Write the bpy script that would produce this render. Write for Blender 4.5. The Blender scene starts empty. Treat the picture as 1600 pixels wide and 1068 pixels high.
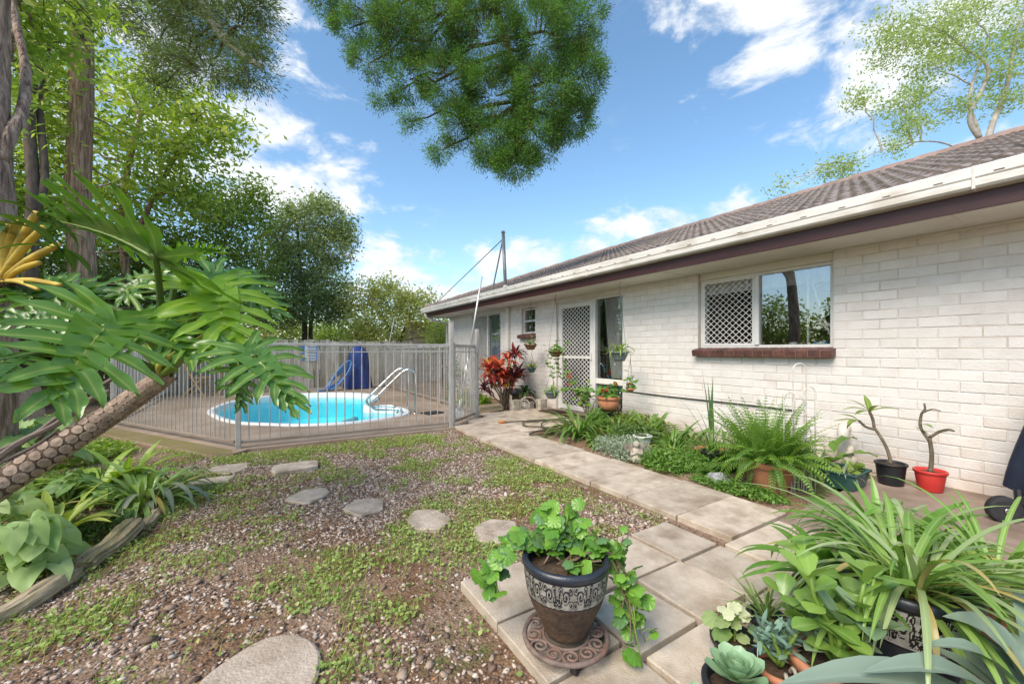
import bpy, bmesh, math, random
import numpy as np
from mathutils import Vector, Matrix

random.seed(7)
rng = np.random.default_rng(7)
scene = bpy.context.scene
COL = scene.collection
PI = math.pi

# ------------------------------------------------------------------ camera
# house axes: +Y runs along the house wall away from the camera, +X points at the wall
cam_d = bpy.data.cameras.new('camera')
cam_d.sensor_width = 36.0
cam_d.lens = 14.13
cam_d.shift_y = 0.0081
cam_d.clip_start = 0.05
cam_d.clip_end = 600
cam = bpy.data.objects.new('camera', cam_d)
COL.objects.link(cam)
cam.location = (0, 0, 1.1)
TH = math.radians(32.17)
cam.rotation_euler = (math.radians(90), 0, -TH)
scene.camera = cam

# ------------------------------------------------------------------ sky and sun
SUN_EL, SUN_AZ = 47.0, -108.0          # azimuth from +Y towards +X
world = bpy.data.worlds.new('World')
scene.world = world
world.use_nodes = True
wn, wl = world.node_tree.nodes, world.node_tree.links
wn.clear()
w_out = wn.new('ShaderNodeOutputWorld')
w_bg = wn.new('ShaderNodeBackground')
w_bg.inputs['Strength'].default_value = 0.14
w_sky = wn.new('ShaderNodeTexSky')
w_sky.sky_type = 'NISHITA'
w_sky.sun_disc = False
w_sky.sun_elevation = math.radians(SUN_EL)
w_sky.sun_rotation = math.radians(SUN_AZ)
w_sky.air_density = 1.0
w_sky.dust_density = 0.6
w_sky.ozone_density = 1.6
w_tc = wn.new('ShaderNodeTexCoord')


def wmath(op, a, b=None, c=None):
    n = wn.new('ShaderNodeMath')
    n.operation = op
    for i, v in enumerate((a, b, c)):
        if v is None:
            continue
        if isinstance(v, (int, float)):
            n.inputs[i].default_value = v
        else:
            wl.new(v, n.inputs[i])
    return n.outputs[0]


def direction(az_right_deg, el_deg):
    a = TH + math.radians(az_right_deg)
    e = math.radians(el_deg)
    return Vector((math.sin(a) * math.cos(e), math.cos(a) * math.cos(e), math.sin(e)))


def cloud_blob(az, el, wx, wy):
    """soft elliptical cloud body seen in a sky direction"""
    d = direction(az, el)
    s = wn.new('ShaderNodeVectorMath'); s.operation = 'SUBTRACT'
    wl.new(w_tc.outputs['Generated'], s.inputs[0]); s.inputs[1].default_value = d
    m = wn.new('ShaderNodeVectorMath'); m.operation = 'MULTIPLY'
    wl.new(s.outputs[0], m.inputs[0]); m.inputs[1].default_value = (1 / wx, 1 / wx, 1 / wy)
    le = wn.new('ShaderNodeVectorMath'); le.operation = 'LENGTH'
    wl.new(m.outputs[0], le.inputs[0])
    return wmath('SUBTRACT', 1.0, le.outputs['Value'])


w_map = wn.new('ShaderNodeMapping')
w_map.inputs['Scale'].default_value = (1, 1, 1.9)
wl.new(w_tc.outputs['Generated'], w_map.inputs[0])
w_n = wn.new('ShaderNodeTexNoise')
w_n.inputs['Scale'].default_value = 7.0
w_n.inputs['Detail'].default_value = 9
w_n.inputs['Roughness'].default_value = 0.62
w_n.inputs['Distortion'].default_value = 0.25
wl.new(w_map.outputs[0], w_n.inputs['Vector'])
# cumulus banks all the way round the horizon; those in view stand where the photograph has them
BANKS = [(-32.5, 25.3, .10, .10), (-29, 19.7, .17, .085), (-16, 11.0, .15, .085), (-12, 7.5, .2, .06), (3, 13.2, .17, .06),
         (11, 13.6, .14, .05), (22, 16.6, .24, .05), (34.7, 30.4, .12, .075), (46, 29, .24, .16), (32.5, 36.5, .15, .05),
         (-50, 30, .35, .25), (-70, 25, .4, .25), (-57, 8, .4, .12), (70, 20, .4, .16), (100, 28, .3, .2), (135, 18, .4, .16), (170, 24, .35, .2), (-110, 22, .4, .2), (-145, 30, .35, .2)]
tot = None
for b in BANKS:
    o = cloud_blob(*b)
    tot = o if tot is None else wmath('MAXIMUM', tot, o)
n_c = wmath('SUBTRACT', w_n.outputs['Fac'], 0.5)
dens = wmath('ADD', wmath('MULTIPLY', tot, 0.75), wmath('MULTIPLY', n_c, 3.3))
dens = wmath('MAXIMUM', dens, wmath('MULTIPLY', wmath('SUBTRACT', w_n.outputs['Fac'], 0.60), 1.2))
w_r = wn.new('ShaderNodeMapRange'); w_r.interpolation_type = 'SMOOTHSTEP'
w_r.inputs['From Min'].default_value = 0.0
w_r.inputs['From Max'].default_value = 0.75
wl.new(dens, w_r.inputs['Value'])
w_hsv = wn.new('ShaderNodeHueSaturation')
w_hsv.inputs['Hue'].default_value = 0.492
w_hsv.inputs['Saturation'].default_value = 1.08
w_hsv.inputs['Value'].default_value = 1.0
wl.new(w_sky.outputs[0], w_hsv.inputs['Color'])
w_mix = wn.new('ShaderNodeMixRGB')
wl.new(w_r.outputs[0], w_mix.inputs['Fac'])
wl.new(w_hsv.outputs[0], w_mix.inputs['Color1'])
w_cr = wn.new('ShaderNodeValToRGB')
w_cr.color_ramp.elements[0].position = 0.36
w_cr.color_ramp.elements[0].color = (3.0, 3.4, 3.9, 1)
w_cr.color_ramp.elements[1].position = 0.62
w_cr.color_ramp.elements[1].color = (4.3, 4.4, 4.5, 1)
wl.new(w_n.outputs['Fac'], w_cr.inputs[0])
wl.new(w_cr.outputs[0], w_mix.inputs['Color2'])
wl.new(w_mix.outputs[0], w_bg.inputs['Color'])
wl.new(w_bg.outputs[0], w_out.inputs[0])

sun_d = bpy.data.lights.new('sun', 'SUN')
sun_d.energy = 2.6
sun_d.angle = math.radians(38)
sun_d.color = (1.0, 0.89, 0.74)
sun = bpy.data.objects.new('sun', sun_d)
COL.objects.link(sun)
_a, _e = math.radians(SUN_AZ), math.radians(SUN_EL)
sun_dir = Vector((math.sin(_a) * math.cos(_e), math.cos(_a) * math.cos(_e), math.sin(_e)))
sun.rotation_euler = sun_dir.to_track_quat('Z', 'Y').to_euler()
sun.location = sun_dir * 30

scene.view_settings.view_transform = 'Standard'
scene.view_settings.look = 'None'
scene.view_settings.gamma = 1
scene.view_settings.exposure = 0.9
scene.render.engine = 'CYCLES'
scene.cycles.max_bounces = 7
scene.cycles.diffuse_bounces = 4
scene.cycles.transparent_max_bounces = 12
scene.cycles.caustics_reflective = False
scene.cycles.caustics_refractive = False
scene.cycles.sample_clamp_indirect = 6
try:
    scene.cycles.use_denoising = True
except Exception:
    pass

# ------------------------------------------------------------------ helpers
F_PX, CXP, HYP, CAMH = 628.0, 800.0, 547.0, 1.1
SN, CS = math.sin(TH), math.cos(TH)


def gp(px, py, Z=0.0):
    """ground point (height Z) seen at a pixel of the 1600 wide photograph"""
    z = F_PX * (CAMH - Z) / (py - HYP); u = (px - CXP) / F_PX
    return Vector((z * (SN + CS * u), z * (CS - SN * u), Z))


def dp(px, py, z):
    """point at distance z along the view axis"""
    u = (px - CXP) / F_PX
    return Vector((z * (SN + CS * u), z * (CS - SN * u), CAMH - (py - HYP) * z / F_PX))


def V(*a):
    return Vector(a)


class MB:
    """collects geometry for ONE mesh object"""

    def __init__(s):
        s.v, s.f, s.m = [], [], []

    def add(s, vs, fs, mid=None):
        o = len(s.v)
        s.v += [tuple(p) for p in vs]
        s.f += [tuple(i + o for i in f) for f in fs]
        s.m += list(mid) if mid is not None else [0.0] * len(vs)
        return s

    def box(s, c, size, rot=None):
        hx, hy, hz = size[0] / 2, size[1] / 2, size[2] / 2
        vs = [Vector((x, y, z)) for x in (-hx, hx) for y in (-hy, hy) for z in (-hz, hz)]
        if rot is not None:
            vs = [rot @ p for p in vs]
        c = Vector(c)
        s.add([p + c for p in vs], [(0, 1, 3, 2), (4, 6, 7, 5), (0, 4, 5, 1), (2, 3, 7, 6), (0, 2, 6, 4), (1, 5, 7, 3)])
        return s

    def bar(s, a, b, w, h=None, up=(0, 0, 1)):
        a, b = Vector(a), Vector(b)
        h = h or w
        d = (b - a); L = d.length; d.normalize()
        u = Vector(up)
        if abs(d.dot(u)) > .98:
            u = Vector((1, 0, 0))
        y = u.cross(d).normalized(); z = d.cross(y)
        R = Matrix((d, y, z)).transposed()
        return s.box((a + b) / 2, (L, w, h), R)

    def tube(s, pts, r, n=8, cap=True, mid=0.0):
        pts = [Vector(p) for p in pts]
        k = len(pts)
        rr = r if isinstance(r, (list, tuple)) else [r] * k
        t0 = (pts[1] - pts[0]).normalized()
        nrm = t0.orthogonal().normalized()
        vs, prev = [], t0
        for i, p in enumerate(pts):
            t = (pts[min(i + 1, k - 1)] - pts[max(i - 1, 0)])
            t = t.normalized() if t.length > 1e-9 else prev
            q = prev.rotation_difference(t)
            nrm = (q @ nrm).normalized(); prev = t
            b = t.cross(nrm)
            for j in range(n):
                a = 2 * PI * j / n
                vs.append(p + (nrm * math.cos(a) + b * math.sin(a)) * rr[i])
        fs = []
        for i in range(k - 1):
            for j in range(n):
                j2 = (j + 1) % n
                fs.append((i * n + j, i * n + j2, (i + 1) * n + j2, (i + 1) * n + j))
        if cap:
            fs.append(tuple(range(n))[::-1]); fs.append(tuple(range((k - 1) * n, k * n)))
        s.add(vs, fs, [mid] * len(vs))
        return s

    def lathe(s, prof, c=(0, 0, 0), n=28, sx=1, sy=1, closed=False, cap=True):
        c = Vector(c); k = len(prof)
        vs = [c + Vector((r * math.cos(2 * PI * j / n) * sx, r * math.sin(2 * PI * j / n) * sy, z)) for r, z in prof for j in range(n)]
        fs = []
        for i in range(k - 1):
            for j in range(n):
                j2 = (j + 1) % n
                fs.append((i * n + j, i * n + j2, (i + 1) * n + j2, (i + 1) * n + j))
        if cap:
            fs.append(tuple(range(n))[::-1])
        if closed:
            fs.append(tuple(range((k - 1) * n, k * n)))
        s.add(vs, fs)
        return s

    def build(s, name, mat, parent=None, smooth=False, bevel=0.0, kind=None):
        me = bpy.data.meshes.new(name)
        me.from_pydata(s.v, [], s.f)
        if any(s.m):
            at = me.attributes.new('mid', 'FLOAT', 'POINT')
            at.data.foreach_set('value', np.array(s.m, dtype=np.float32))
        if bevel > 0:
            bm = bmesh.new(); bm.from_mesh(me)
            bmesh.ops.remove_doubles(bm, verts=bm.verts, dist=1e-6)
            bmesh.ops.bevel(bm, geom=list(bm.edges), offset=bevel, segments=1, affect='EDGES', profile=.6)
            bm.to_mesh(me); bm.free()
        me.validate()
        if smooth:
            me.shade_smooth()
        if mat is not None:
            me.materials.append(mat)
        return link(name, me, parent, kind)


def link(name, data, parent=None, kind=None):
    o = bpy.data.objects.new(name, data)
    COL.objects.link(o)
    if parent is not None:
        o.parent = parent
        o.matrix_parent_inverse = Matrix.Translation(-Vector(parent.location))   # geometry is built in world coordinates
    if kind:
        o['kind'] = kind
    return o


def thing(name, label, cat, loc=(0, 0, 0), group=None):
    o = bpy.data.objects.new(name, None)
    COL.objects.link(o)
    o.location = loc
    o.empty_display_size = .1
    tag(o, label, cat, group)
    return o


def tag(o, label, cat, group=None):
    o['label'] = label; o['category'] = cat
    if group:
        o['group'] = group
    return o


def structure(o):
    o['kind'] = 'structure'
    return o


def np_mesh(name, co, faces, mat, parent=None, smooth=False, kind=None, rnd=None):
    """big mesh from numpy arrays; faces is an (n, k) index array"""
    me = bpy.data.meshes.new(name)
    nv, nf, k = len(co), len(faces), faces.shape[1]
    me.vertices.add(nv); me.vertices.foreach_set('co', np.ascontiguousarray(co, dtype=np.float32).ravel())
    me.loops.add(nf * k); me.loops.foreach_set('vertex_index', np.ascontiguousarray(faces, dtype=np.int32).ravel())
    me.polygons.add(nf)
    me.polygons.foreach_set('loop_start', np.arange(0, nf * k, k, dtype=np.int32))
    if rnd is not None:
        at = me.attributes.new('rnd', 'FLOAT', 'POINT')
        at.data.foreach_set('value', np.ascontiguousarray(rnd, dtype=np.float32))
    me.update(calc_edges=True)
    if smooth:
        me.shade_smooth()
    me.materials.append(mat)
    return link(name, me, parent, kind)


# ------------------------------------------------------------------ materials
def nodes_of(m):
    m.use_nodes = True
    nt = m.node_tree
    nt.nodes.clear()
    return nt, nt.nodes, nt.links


def rgba(c):
    return (c[0], c[1], c[2], 1)


def coords(nt, ns, ls, jitter=True):
    tc = ns.new('ShaderNodeTexCoord')
    if not jitter:
        return tc.outputs['Object']
    oi = ns.new('ShaderNodeObjectInfo')
    m = ns.new('ShaderNodeMath'); m.operation = 'MULTIPLY'; m.inputs[1].default_value = 37.0
    ls.new(oi.outputs['Random'], m.inputs[0])
    a = ns.new('ShaderNodeVectorMath'); a.operation = 'ADD'
    ls.new(tc.outputs['Object'], a.inputs[0]); ls.new(m.outputs[0], a.inputs[1])
    return a.outputs[0]


def mat(name, c1, c2=None, scale=6.0, rough=.7, bump=.0, bscale=None, metal=0.0, spec=.4, c3=None, s3=1.2, a3=.5, stretch=None,
        objvar=0.0, bdist=.01, fine=None, coat=0.0, contrast=(.35, .65)):
    """noise-mottled surface: c1 <-> c2 at scale, blotches of c3 at scale s3, fine grain as bump"""
    m = bpy.data.materials.new(name)
    nt, ns, ls = nodes_of(m)
    out = ns.new('ShaderNodeOutputMaterial'); b = ns.new('ShaderNodeBsdfPrincipled')
    ls.new(b.outputs[0], out.inputs[0])
    b.inputs['Roughness'].default_value = rough; b.inputs['Metallic'].default_value = metal
    b.inputs['Specular IOR Level'].default_value = spec
    if coat:
        b.inputs['Coat Weight'].default_value = coat
        b.inputs['Coat Roughness'].default_value = .15
    vec = coords(nt, ns, ls)
    if stretch:
        mp = ns.new('ShaderNodeMapping'); mp.inputs['Scale'].default_value = stretch
        ls.new(vec, mp.inputs[0]); vec = mp.outputs[0]
    n1 = ns.new('ShaderNodeTexNoise'); n1.inputs['Scale'].default_value = scale; n1.inputs['Detail'].default_value = 6
    n1.inputs['Roughness'].default_value = .62
    ls.new(vec, n1.inputs['Vector'])
    r = ns.new('ShaderNodeMapRange'); r.inputs['From Min'].default_value = contrast[0]; r.inputs['From Max'].default_value = contrast[1]
    ls.new(n1.outputs['Fac'], r.inputs['Value'])
    mx = ns.new('ShaderNodeMixRGB'); mx.inputs[1].default_value = rgba(c1); mx.inputs[2].default_value = rgba(c2 or c1)
    ls.new(r.outputs[0], mx.inputs[0])
    col = mx.outputs[0]
    if c3 is not None:
        n3 = ns.new('ShaderNodeTexNoise'); n3.inputs['Scale'].default_value = s3; n3.inputs['Detail'].default_value = 5
        n3.inputs['Roughness'].default_value = .6
        ls.new(vec, n3.inputs['Vector'])
        r3 = ns.new('ShaderNodeMapRange'); r3.inputs['From Min'].default_value = .48; r3.inputs['From Max'].default_value = .68
        r3.inputs['To Max'].default_value = a3
        ls.new(n3.outputs['Fac'], r3.inputs['Value'])
        m3 = ns.new('ShaderNodeMixRGB'); m3.inputs[2].default_value = rgba(c3)
        ls.new(r3.outputs[0], m3.inputs[0]); ls.new(col, m3.inputs[1]); col = m3.outputs[0]
    if objvar:
        oi = ns.new('ShaderNodeObjectInfo'); mr = ns.new('ShaderNodeMapRange')
        mr.inputs['To Min'].default_value = 1 - objvar; mr.inputs['To Max'].default_value = 1 + objvar
        ls.new(oi.outputs['Random'], mr.inputs['Value'])
        hv = ns.new('ShaderNodeHueSaturation'); ls.new(mr.outputs[0], hv.inputs['Value']); ls.new(col, hv.inputs['Color']); col = hv.outputs[0]
    ls.new(col, b.inputs['Base Color'])
    if bump:
        nb = ns.new('ShaderNodeTexNoise'); nb.inputs['Scale'].default_value = bscale or scale * 6; nb.inputs['Detail'].default_value = 5
        ls.new(vec, nb.inputs['Vector'])
        bp = ns.new('ShaderNodeBump'); bp.inputs['Strength'].default_value = bump; bp.inputs['Distance'].default_value = bdist
        ls.new(nb.outputs['Fac'], bp.inputs['Height']); ls.new(bp.outputs[0], b.inputs['Normal'])
    return m


def leafmat(name, c1, c2, rib=None, trans=.3, rough=.42, spec=.45, tcol=None, ribamt=.8, c3=None):
    """leaf: colour varies by the attribute rnd and by object, ribs by the attribute mid, some light passes through"""
    m = bpy.data.materials.new(name)
    nt, ns, ls = nodes_of(m)
    out = ns.new('ShaderNodeOutputMaterial'); b = ns.new('ShaderNodeBsdfPrincipled')
    b.inputs['Roughness'].default_value = rough; b.inputs['Specular IOR Level'].default_value = spec
    at = ns.new('ShaderNodeAttribute'); at.attribute_name = 'rnd'
    oi = ns.new('ShaderNodeObjectInfo')
    tc = ns.new('ShaderNodeTexCoord')
    nz = ns.new('ShaderNodeTexNoise'); nz.inputs['Scale'].default_value = 9; nz.inputs['Detail'].default_value = 3
    ls.new(tc.outputs['Object'], nz.inputs['Vector'])
    a1 = ns.new('ShaderNodeMath'); a1.operation = 'ADD'; ls.new(at.outputs['Fac'], a1.inputs[0]); ls.new(oi.outputs['Random'], a1.inputs[1])
    a2 = ns.new('ShaderNodeMath'); a2.operation = 'FRACT'; ls.new(a1.outputs[0], a2.inputs[0])
    a3 = ns.new('ShaderNodeMath'); a3.operation = 'MULTIPLY_ADD'; ls.new(nz.outputs['Fac'], a3.inputs[0]); a3.inputs[1].default_value = .7
    ls.new(a2.outputs[0], a3.inputs[2])
    a4 = ns.new('ShaderNodeMath'); a4.operation = 'SUBTRACT'; a4.use_clamp = True; ls.new(a3.outputs[0], a4.inputs[0]); a4.inputs[1].default_value = .3
    mx = ns.new('ShaderNodeMixRGB'); mx.inputs[1].default_value = rgba(c1); mx.inputs[2].default_value = rgba(c2)
    ls.new(a4.outputs[0], mx.inputs[0]); col = mx.outputs[0]
    if c3 is not None:
        g = ns.new('ShaderNodeMath'); g.operation = 'GREATER_THAN'; g.inputs[1].default_value = .93
        ls.new(a2.outputs[0], g.inputs[0])
        m3 = ns.new('ShaderNodeMixRGB'); m3.inputs[2].default_value = rgba(c3); ls.new(g.outputs[0], m3.inputs[0]); ls.new(col, m3.inputs[1])
        col = m3.outputs[0]
    if rib is not None:
        am = ns.new('ShaderNodeAttribute'); am.attribute_name = 'mid'
        pw = ns.new('ShaderNodeMath'); pw.operation = 'POWER'; pw.inputs[1].default_value = 7.0; ls.new(am.outputs['Fac'], pw.inputs[0])
        ml = ns.new('ShaderNodeMath'); ml.operation = 'MULTIPLY'; ml.inputs[1].default_value = ribamt; ls.new(pw.outputs[0], ml.inputs[0])
        mr = ns.new('ShaderNodeMixRGB'); mr.inputs[2].default_value = rgba(rib); ls.new(ml.outputs[0], mr.inputs[0]); ls.new(col, mr.inputs[1])
        col = mr.outputs[0]
    ls.new(col, b.inputs['Base Color'])
    t = ns.new('ShaderNodeBsdfTranslucent')
    tm = ns.new('ShaderNodeMixRGB'); tm.blend_type = 'MULTIPLY'; tm.inputs[0].default_value = 1
    tm.inputs[2].default_value = rgba(tcol or (1.5, 1.5, .6)); ls.new(col, tm.inputs[1]); ls.new(tm.outputs[0], t.inputs['Color'])
    mix = ns.new('ShaderNodeMixShader'); mix.inputs[0].default_value = trans
    ls.new(b.outputs[0], mix.inputs[1]); ls.new(t.outputs[0], mix.inputs[2]); ls.new(mix.outputs[0], out.inputs[0])
    return m


def glassmat(name, tint, gloss=.05, amt=.12):
    m = bpy.data.materials.new(name)
    nt, ns, ls = nodes_of(m)
    out = ns.new('ShaderNodeOutputMaterial')
    tr = ns.new('ShaderNodeBsdfTransparent'); tr.inputs[0].default_value = rgba(tint)
    gl = ns.new('ShaderNodeBsdfGlossy'); gl.inputs['Roughness'].default_value = gloss; gl.inputs[0].default_value = (.95, .97, 1, 1)
    fr = ns.new('ShaderNodeLayerWeight'); fr.inputs[0].default_value = .5
    pw = ns.new('ShaderNodeMath'); pw.operation = 'POWER'; pw.inputs[1].default_value = 4.0; ls.new(fr.outputs['Facing'], pw.inputs[0])
    ad = ns.new('ShaderNodeMath'); ad.operation = 'MULTIPLY_ADD'; ad.use_clamp = True; ad.inputs[1].default_value = .8; ad.inputs[2].default_value = amt
    ls.new(pw.outputs[0], ad.inputs[0])
    mx = ns.new('ShaderNodeMixShader'); ls.new(ad.outputs[0], mx.inputs[0]); ls.new(tr.outputs[0], mx.inputs[1]); ls.new(gl.outputs[0], mx.inputs[2])
    ls.new(mx.outputs[0], out.inputs[0])
    return m


# ------------------------------------------------------------------ leaf and plant geometry
def frame(d, up):
    d = Vector(d).normalized(); up = Vector(up)
    s = up.cross(d)
    if s.length < 1e-4:
        s = Vector((1, 0, 0)).cross(d)
    s.normalize()
    return d, s, d.cross(s)


def place(vs, pos, d, up, k=1.0):
    x, y, z = frame(d, up); pos = Vector(pos)
    return [pos + x * (p[0] * k) + y * (p[1] * k) + z * (p[2] * k) for p in vs]


WF = {
    'lance': lambda t: (math.sin(PI * min(1, t * 1.02 + .03)) ** .8) * (1 - .25 * t),
    'ovate': lambda t: math.sin(PI * min(1, t ** .75)) ** .75 if 0 < t < 1 else 0.02,
    'strap': lambda t: min(1, .55 + 1.5 * t) * (1 - max(0, (t - .55) / .45) ** 2) + .01,
    'spoon': lambda t: (.35 + .65 * math.sin(PI * .62 * t + .05) ** 2) * (1 - max(0, (t - .72) / .28) ** 2.2) + .01,
    'agave': lambda t: (.8 + .35 * math.sin(PI * t)) * (1 - t ** 3) + .005,
    'round': lambda t: math.sqrt(max(0, 1 - (2 * t - 1) ** 2)) + .02,
}


def blade(L, W, shape='lance', rows=7, bend=0.0, fold=.25, wav=0.0, seed=0):
    """leaf along +x, normal +z: returns verts, faces, mid"""
    f = WF[shape]
    vs, fs, md = [], [], []
    x = z = tp = 0.0
    for i in range(rows + 1):
        t = 1 - (1 - i / rows) ** 1.5 if shape in ('spoon', 'ovate', 'round') else i / rows
        a = -bend * t
        if i:
            x += math.cos(a) * L * (t - tp); z += math.sin(a) * L * (t - tp)
        tp = t
        w = W * .5 * f(t)
        wz = wav * W * math.sin(t * 17 + seed)
        wz2 = wav * W * math.sin(t * 15 + 2 + seed)
        vs += [(x, -w, z + fold * w + wz), (x, 0, z), (x, w, z + fold * w + wz2)]
        md += [0, 1, 0]
    for i in range(rows):
        o = i * 3
        fs += [(o, o + 1, o + 4, o + 3), (o + 1, o + 2, o + 5, o + 4)]
    return vs, fs, md


def polar_leaf(outline, cup=.15, seed=0):
    """leaf fan: outline [(x, y)] about the petiole point at the origin, tip along +x"""
    vs = [(0, 0, 0)]; md = [1.0]
    k = len(outline)
    for ring in (.55, 1.0):
        for i, (x, y) in enumerate(outline):
            r2 = x * x + y * y
            zz = -cup * r2 * ring * ring + (.04 * math.sin(i * 2.1 + seed) * ring)
            vs.append((x * ring, y * ring, zz * math.sqrt(max(r2, 1e-6)) if False else zz)); md.append(0.25 if ring < 1 else 0)
    fs = []
    for i in range(k):
        j = (i + 1) % k
        fs.append((0, 1 + i, 1 + j)); fs.append((1 + i, 1 + k + i, 1 + k + j, 1 + j))
    return vs, fs, md


def ivy_outline():
    pts = []
    for i in range(26):
        a = -PI + .22 + (2 * PI - .44) * i / 25
        lob = .88 + .09 * math.cos(5 * a) + .03 * math.cos(13 * a + .5)
        pts.append((lob * math.cos(a) * .55 + .12, lob * math.sin(a) * .58))
    return pts


def arrow_outline():
    half = [(1.0, 0), (.78, .12), (.5, .27), (.2, .36), (0, .38), (-.18, .42), (-.36, .36), (-.33, .22), (-.12, .08)]
    return half + [(x, -y) for x, y in half[::-1][:-1]]


def arc_path(pos, az, el, L, droop, n=8, wob=0.0, r=random):
    """path of a leaf or stem that starts at elevation el and bends down"""
    p = Vector(pos); out = [p.copy()]
    e = el
    a = az
    for i in range(n):
        t = (i + 1) / n
        e = el - droop * t ** 1.3
        a = az + wob * math.sin(t * 3)
        p = p + Vector((math.cos(a) * math.cos(e), math.sin(a) * math.cos(e), math.sin(e))) * (L / n)
        out.append(p.copy())
    return out


def strap_mesh(pts, W, shape='strap', fold=.3, mb=None):
    mb = mb or MB()
    n = len(pts) - 1
    f = WF[shape]
    vs, fs, md = [], [], []
    h = Vector((pts[-1].x - pts[0].x, pts[-1].y - pts[0].y, 0))
    side = Vector((-h.y, h.x, 0)).normalized() if h.length > 1e-5 else Vector((1, 0, 0))
    for i, p in enumerate(pts):
        t = (pts[min(i + 1, n)] - pts[max(i - 1, 0)]).normalized()
        nn = t.cross(side)
        if nn.z < 0 and abs(nn.z) > .2:
            nn = -nn
        w = W * .5 * f(i / n)
        vs += [p - side * w + nn * (fold * w), p, p + side * w + nn * (fold * w)]
        md += [0, 1, 0]
    for i in range(n):
        o = i * 3
        fs += [(o, o + 1, o + 4, o + 3), (o + 1, o + 2, o + 5, o + 4)]
    mb.add(vs, fs, md)
    return mb


def strap_clump(t, pos, n, L, W, m, el=(.7, 1.45), droop=(1.2, 2.4), base=.04, shape='strap', az=None, seed=1, name='leaf', rows=8, fold=.3):
    r = random.Random(seed)
    pos = Vector(pos)
    for i in range(n):
        a = (2 * PI * i / n + r.uniform(-.35, .35)) if az is None else r.uniform(*az)
        l = L * r.uniform(.65, 1.1)
        b = pos + Vector((math.cos(a), math.sin(a), 0)) * base * r.random()
        pts = arc_path(b, a, r.uniform(*el), l, r.uniform(*droop), rows, wob=r.uniform(-.25, .25))
        strap_mesh(pts, W * r.uniform(.75, 1.15), shape, fold=fold).build(name, m, t, smooth=True)


def frond_mesh(pts, W, mb=None, pairs=16, leafw=.32, hang=.25):
    """fern frond: rachis with tapering pairs of leaflets"""
    mb = mb or MB()
    n = len(pts) - 1
    mb.tube(pts, [.0035 * (1 - .7 * i / n) for i in range(n + 1)], 4, mid=.6)
    h = Vector((pts[-1].x - pts[0].x, pts[-1].y - pts[0].y, 0))
    side = Vector((-h.y, h.x, 0)).normalized() if h.length > 1e-5 else Vector((1, 0, 0))
    for k in range(pairs):
        t = .1 + .88 * k / pairs
        q = t * n; i = min(int(q), n - 1); fr = q - i
        p = pts[i].lerp(pts[i + 1], fr)
        d = (pts[i + 1] - pts[i]).normalized()
        nn = d.cross(side)
        if nn.z < 0:
            nn = -nn
        w = W * (math.sin(PI * (.12 + .85 * t)) ** .7) * (1 - .35 * t)
        lw = W * leafw * (1 - .4 * t)
        for s in (-1, 1):
            dr = (side * s + d * .45 - Vector((0, 0, hang))).normalized()
            bv, bf, bm_ = blade(w, lw, 'lance', 2, .35, .1)
            mb.add(place(bv, p, dr, nn), bf, [.0] * len(bv))
    return mb


def scatter_leaves(cent, size, aspect, up_bias=.35, droop=.0, fold=True, r=rng, rndc=None):
    """numpy leaf cloud: one folded kite (4 verts, 2 tris) for each centre -> co, faces, rnd"""
    n = len(cent)
    d = r.normal(size=(n, 3)); d[:, 2] = d[:, 2] * .7 - droop
    d /= np.linalg.norm(d, axis=1)[:, None]
    u = r.normal(size=(n, 3)); u[:, 2] += up_bias * 3
    s = np.cross(u, d); s /= np.linalg.norm(s, axis=1)[:, None] + 1e-9
    nn = np.cross(d, s)
    L = (size * r.uniform(.6, 1.25, n))[:, None]
    W = L * aspect
    a = cent - d * L * .5
    b = cent + d * L * .5
    c = cent + s * W * .5 + nn * W * .14
    e = cent - s * W * .5 + nn * W * .14
    co = np.stack([a, c, b, e], 1).reshape(-1, 3)
    i = np.arange(n)[:, None] * 4
    faces = np.concatenate([i + np.array([[0, 1, 2]]), i + np.array([[0, 2, 3]])], 0)
    rn = np.repeat(rndc if rndc is not None else r.random(n), 4)
    return co, faces, rn


def blob_points(blobs, per, clump, spread, r=rng, shell=.45):
    """clumped points in ellipsoids: returns leaf centres, clump centres, clump owner blob"""
    cs, own, ls, rn = [], [], [], []
    for bi, (c, rad, w) in enumerate(blobs):
        k = max(3, int(clump * w))
        d = r.normal(size=(k, 3)); d /= np.linalg.norm(d, axis=1)[:, None]
        q = (shell + (1 - shell) * r.random(k)) ** .7
        cc = np.array(c) + d * q[:, None] * np.array(rad)
        cs.append(cc); own += [bi] * k
        tone = r.random(k)
        m = per
        p = np.repeat(cc, m, 0) + r.normal(size=(k * m, 3)) * np.array(spread)
        ls.append(p); rn.append(np.clip(np.repeat(tone, m) * .7 + r.random(k * m) * .3, 0, .999))
    return np.concatenate(ls), np.concatenate(cs), own, np.concatenate(rn)


def limb_path(a, b, n=6, sag=0.0, wob=.06, r=random):
    a, b = Vector(a), Vector(b)
    L = (b - a).length
    out = []
    for i in range(n + 1):
        t = i / n
        p = a.lerp(b, t)
        k = math.sin(PI * t)
        p += Vector((r.uniform(-1, 1), r.uniform(-1, 1), r.uniform(-1, 1))) * (wob * L * .5 * (k if i < n else 0)) + Vector((0, 0, -sag * k))
        out.append(p)
    return out


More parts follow.
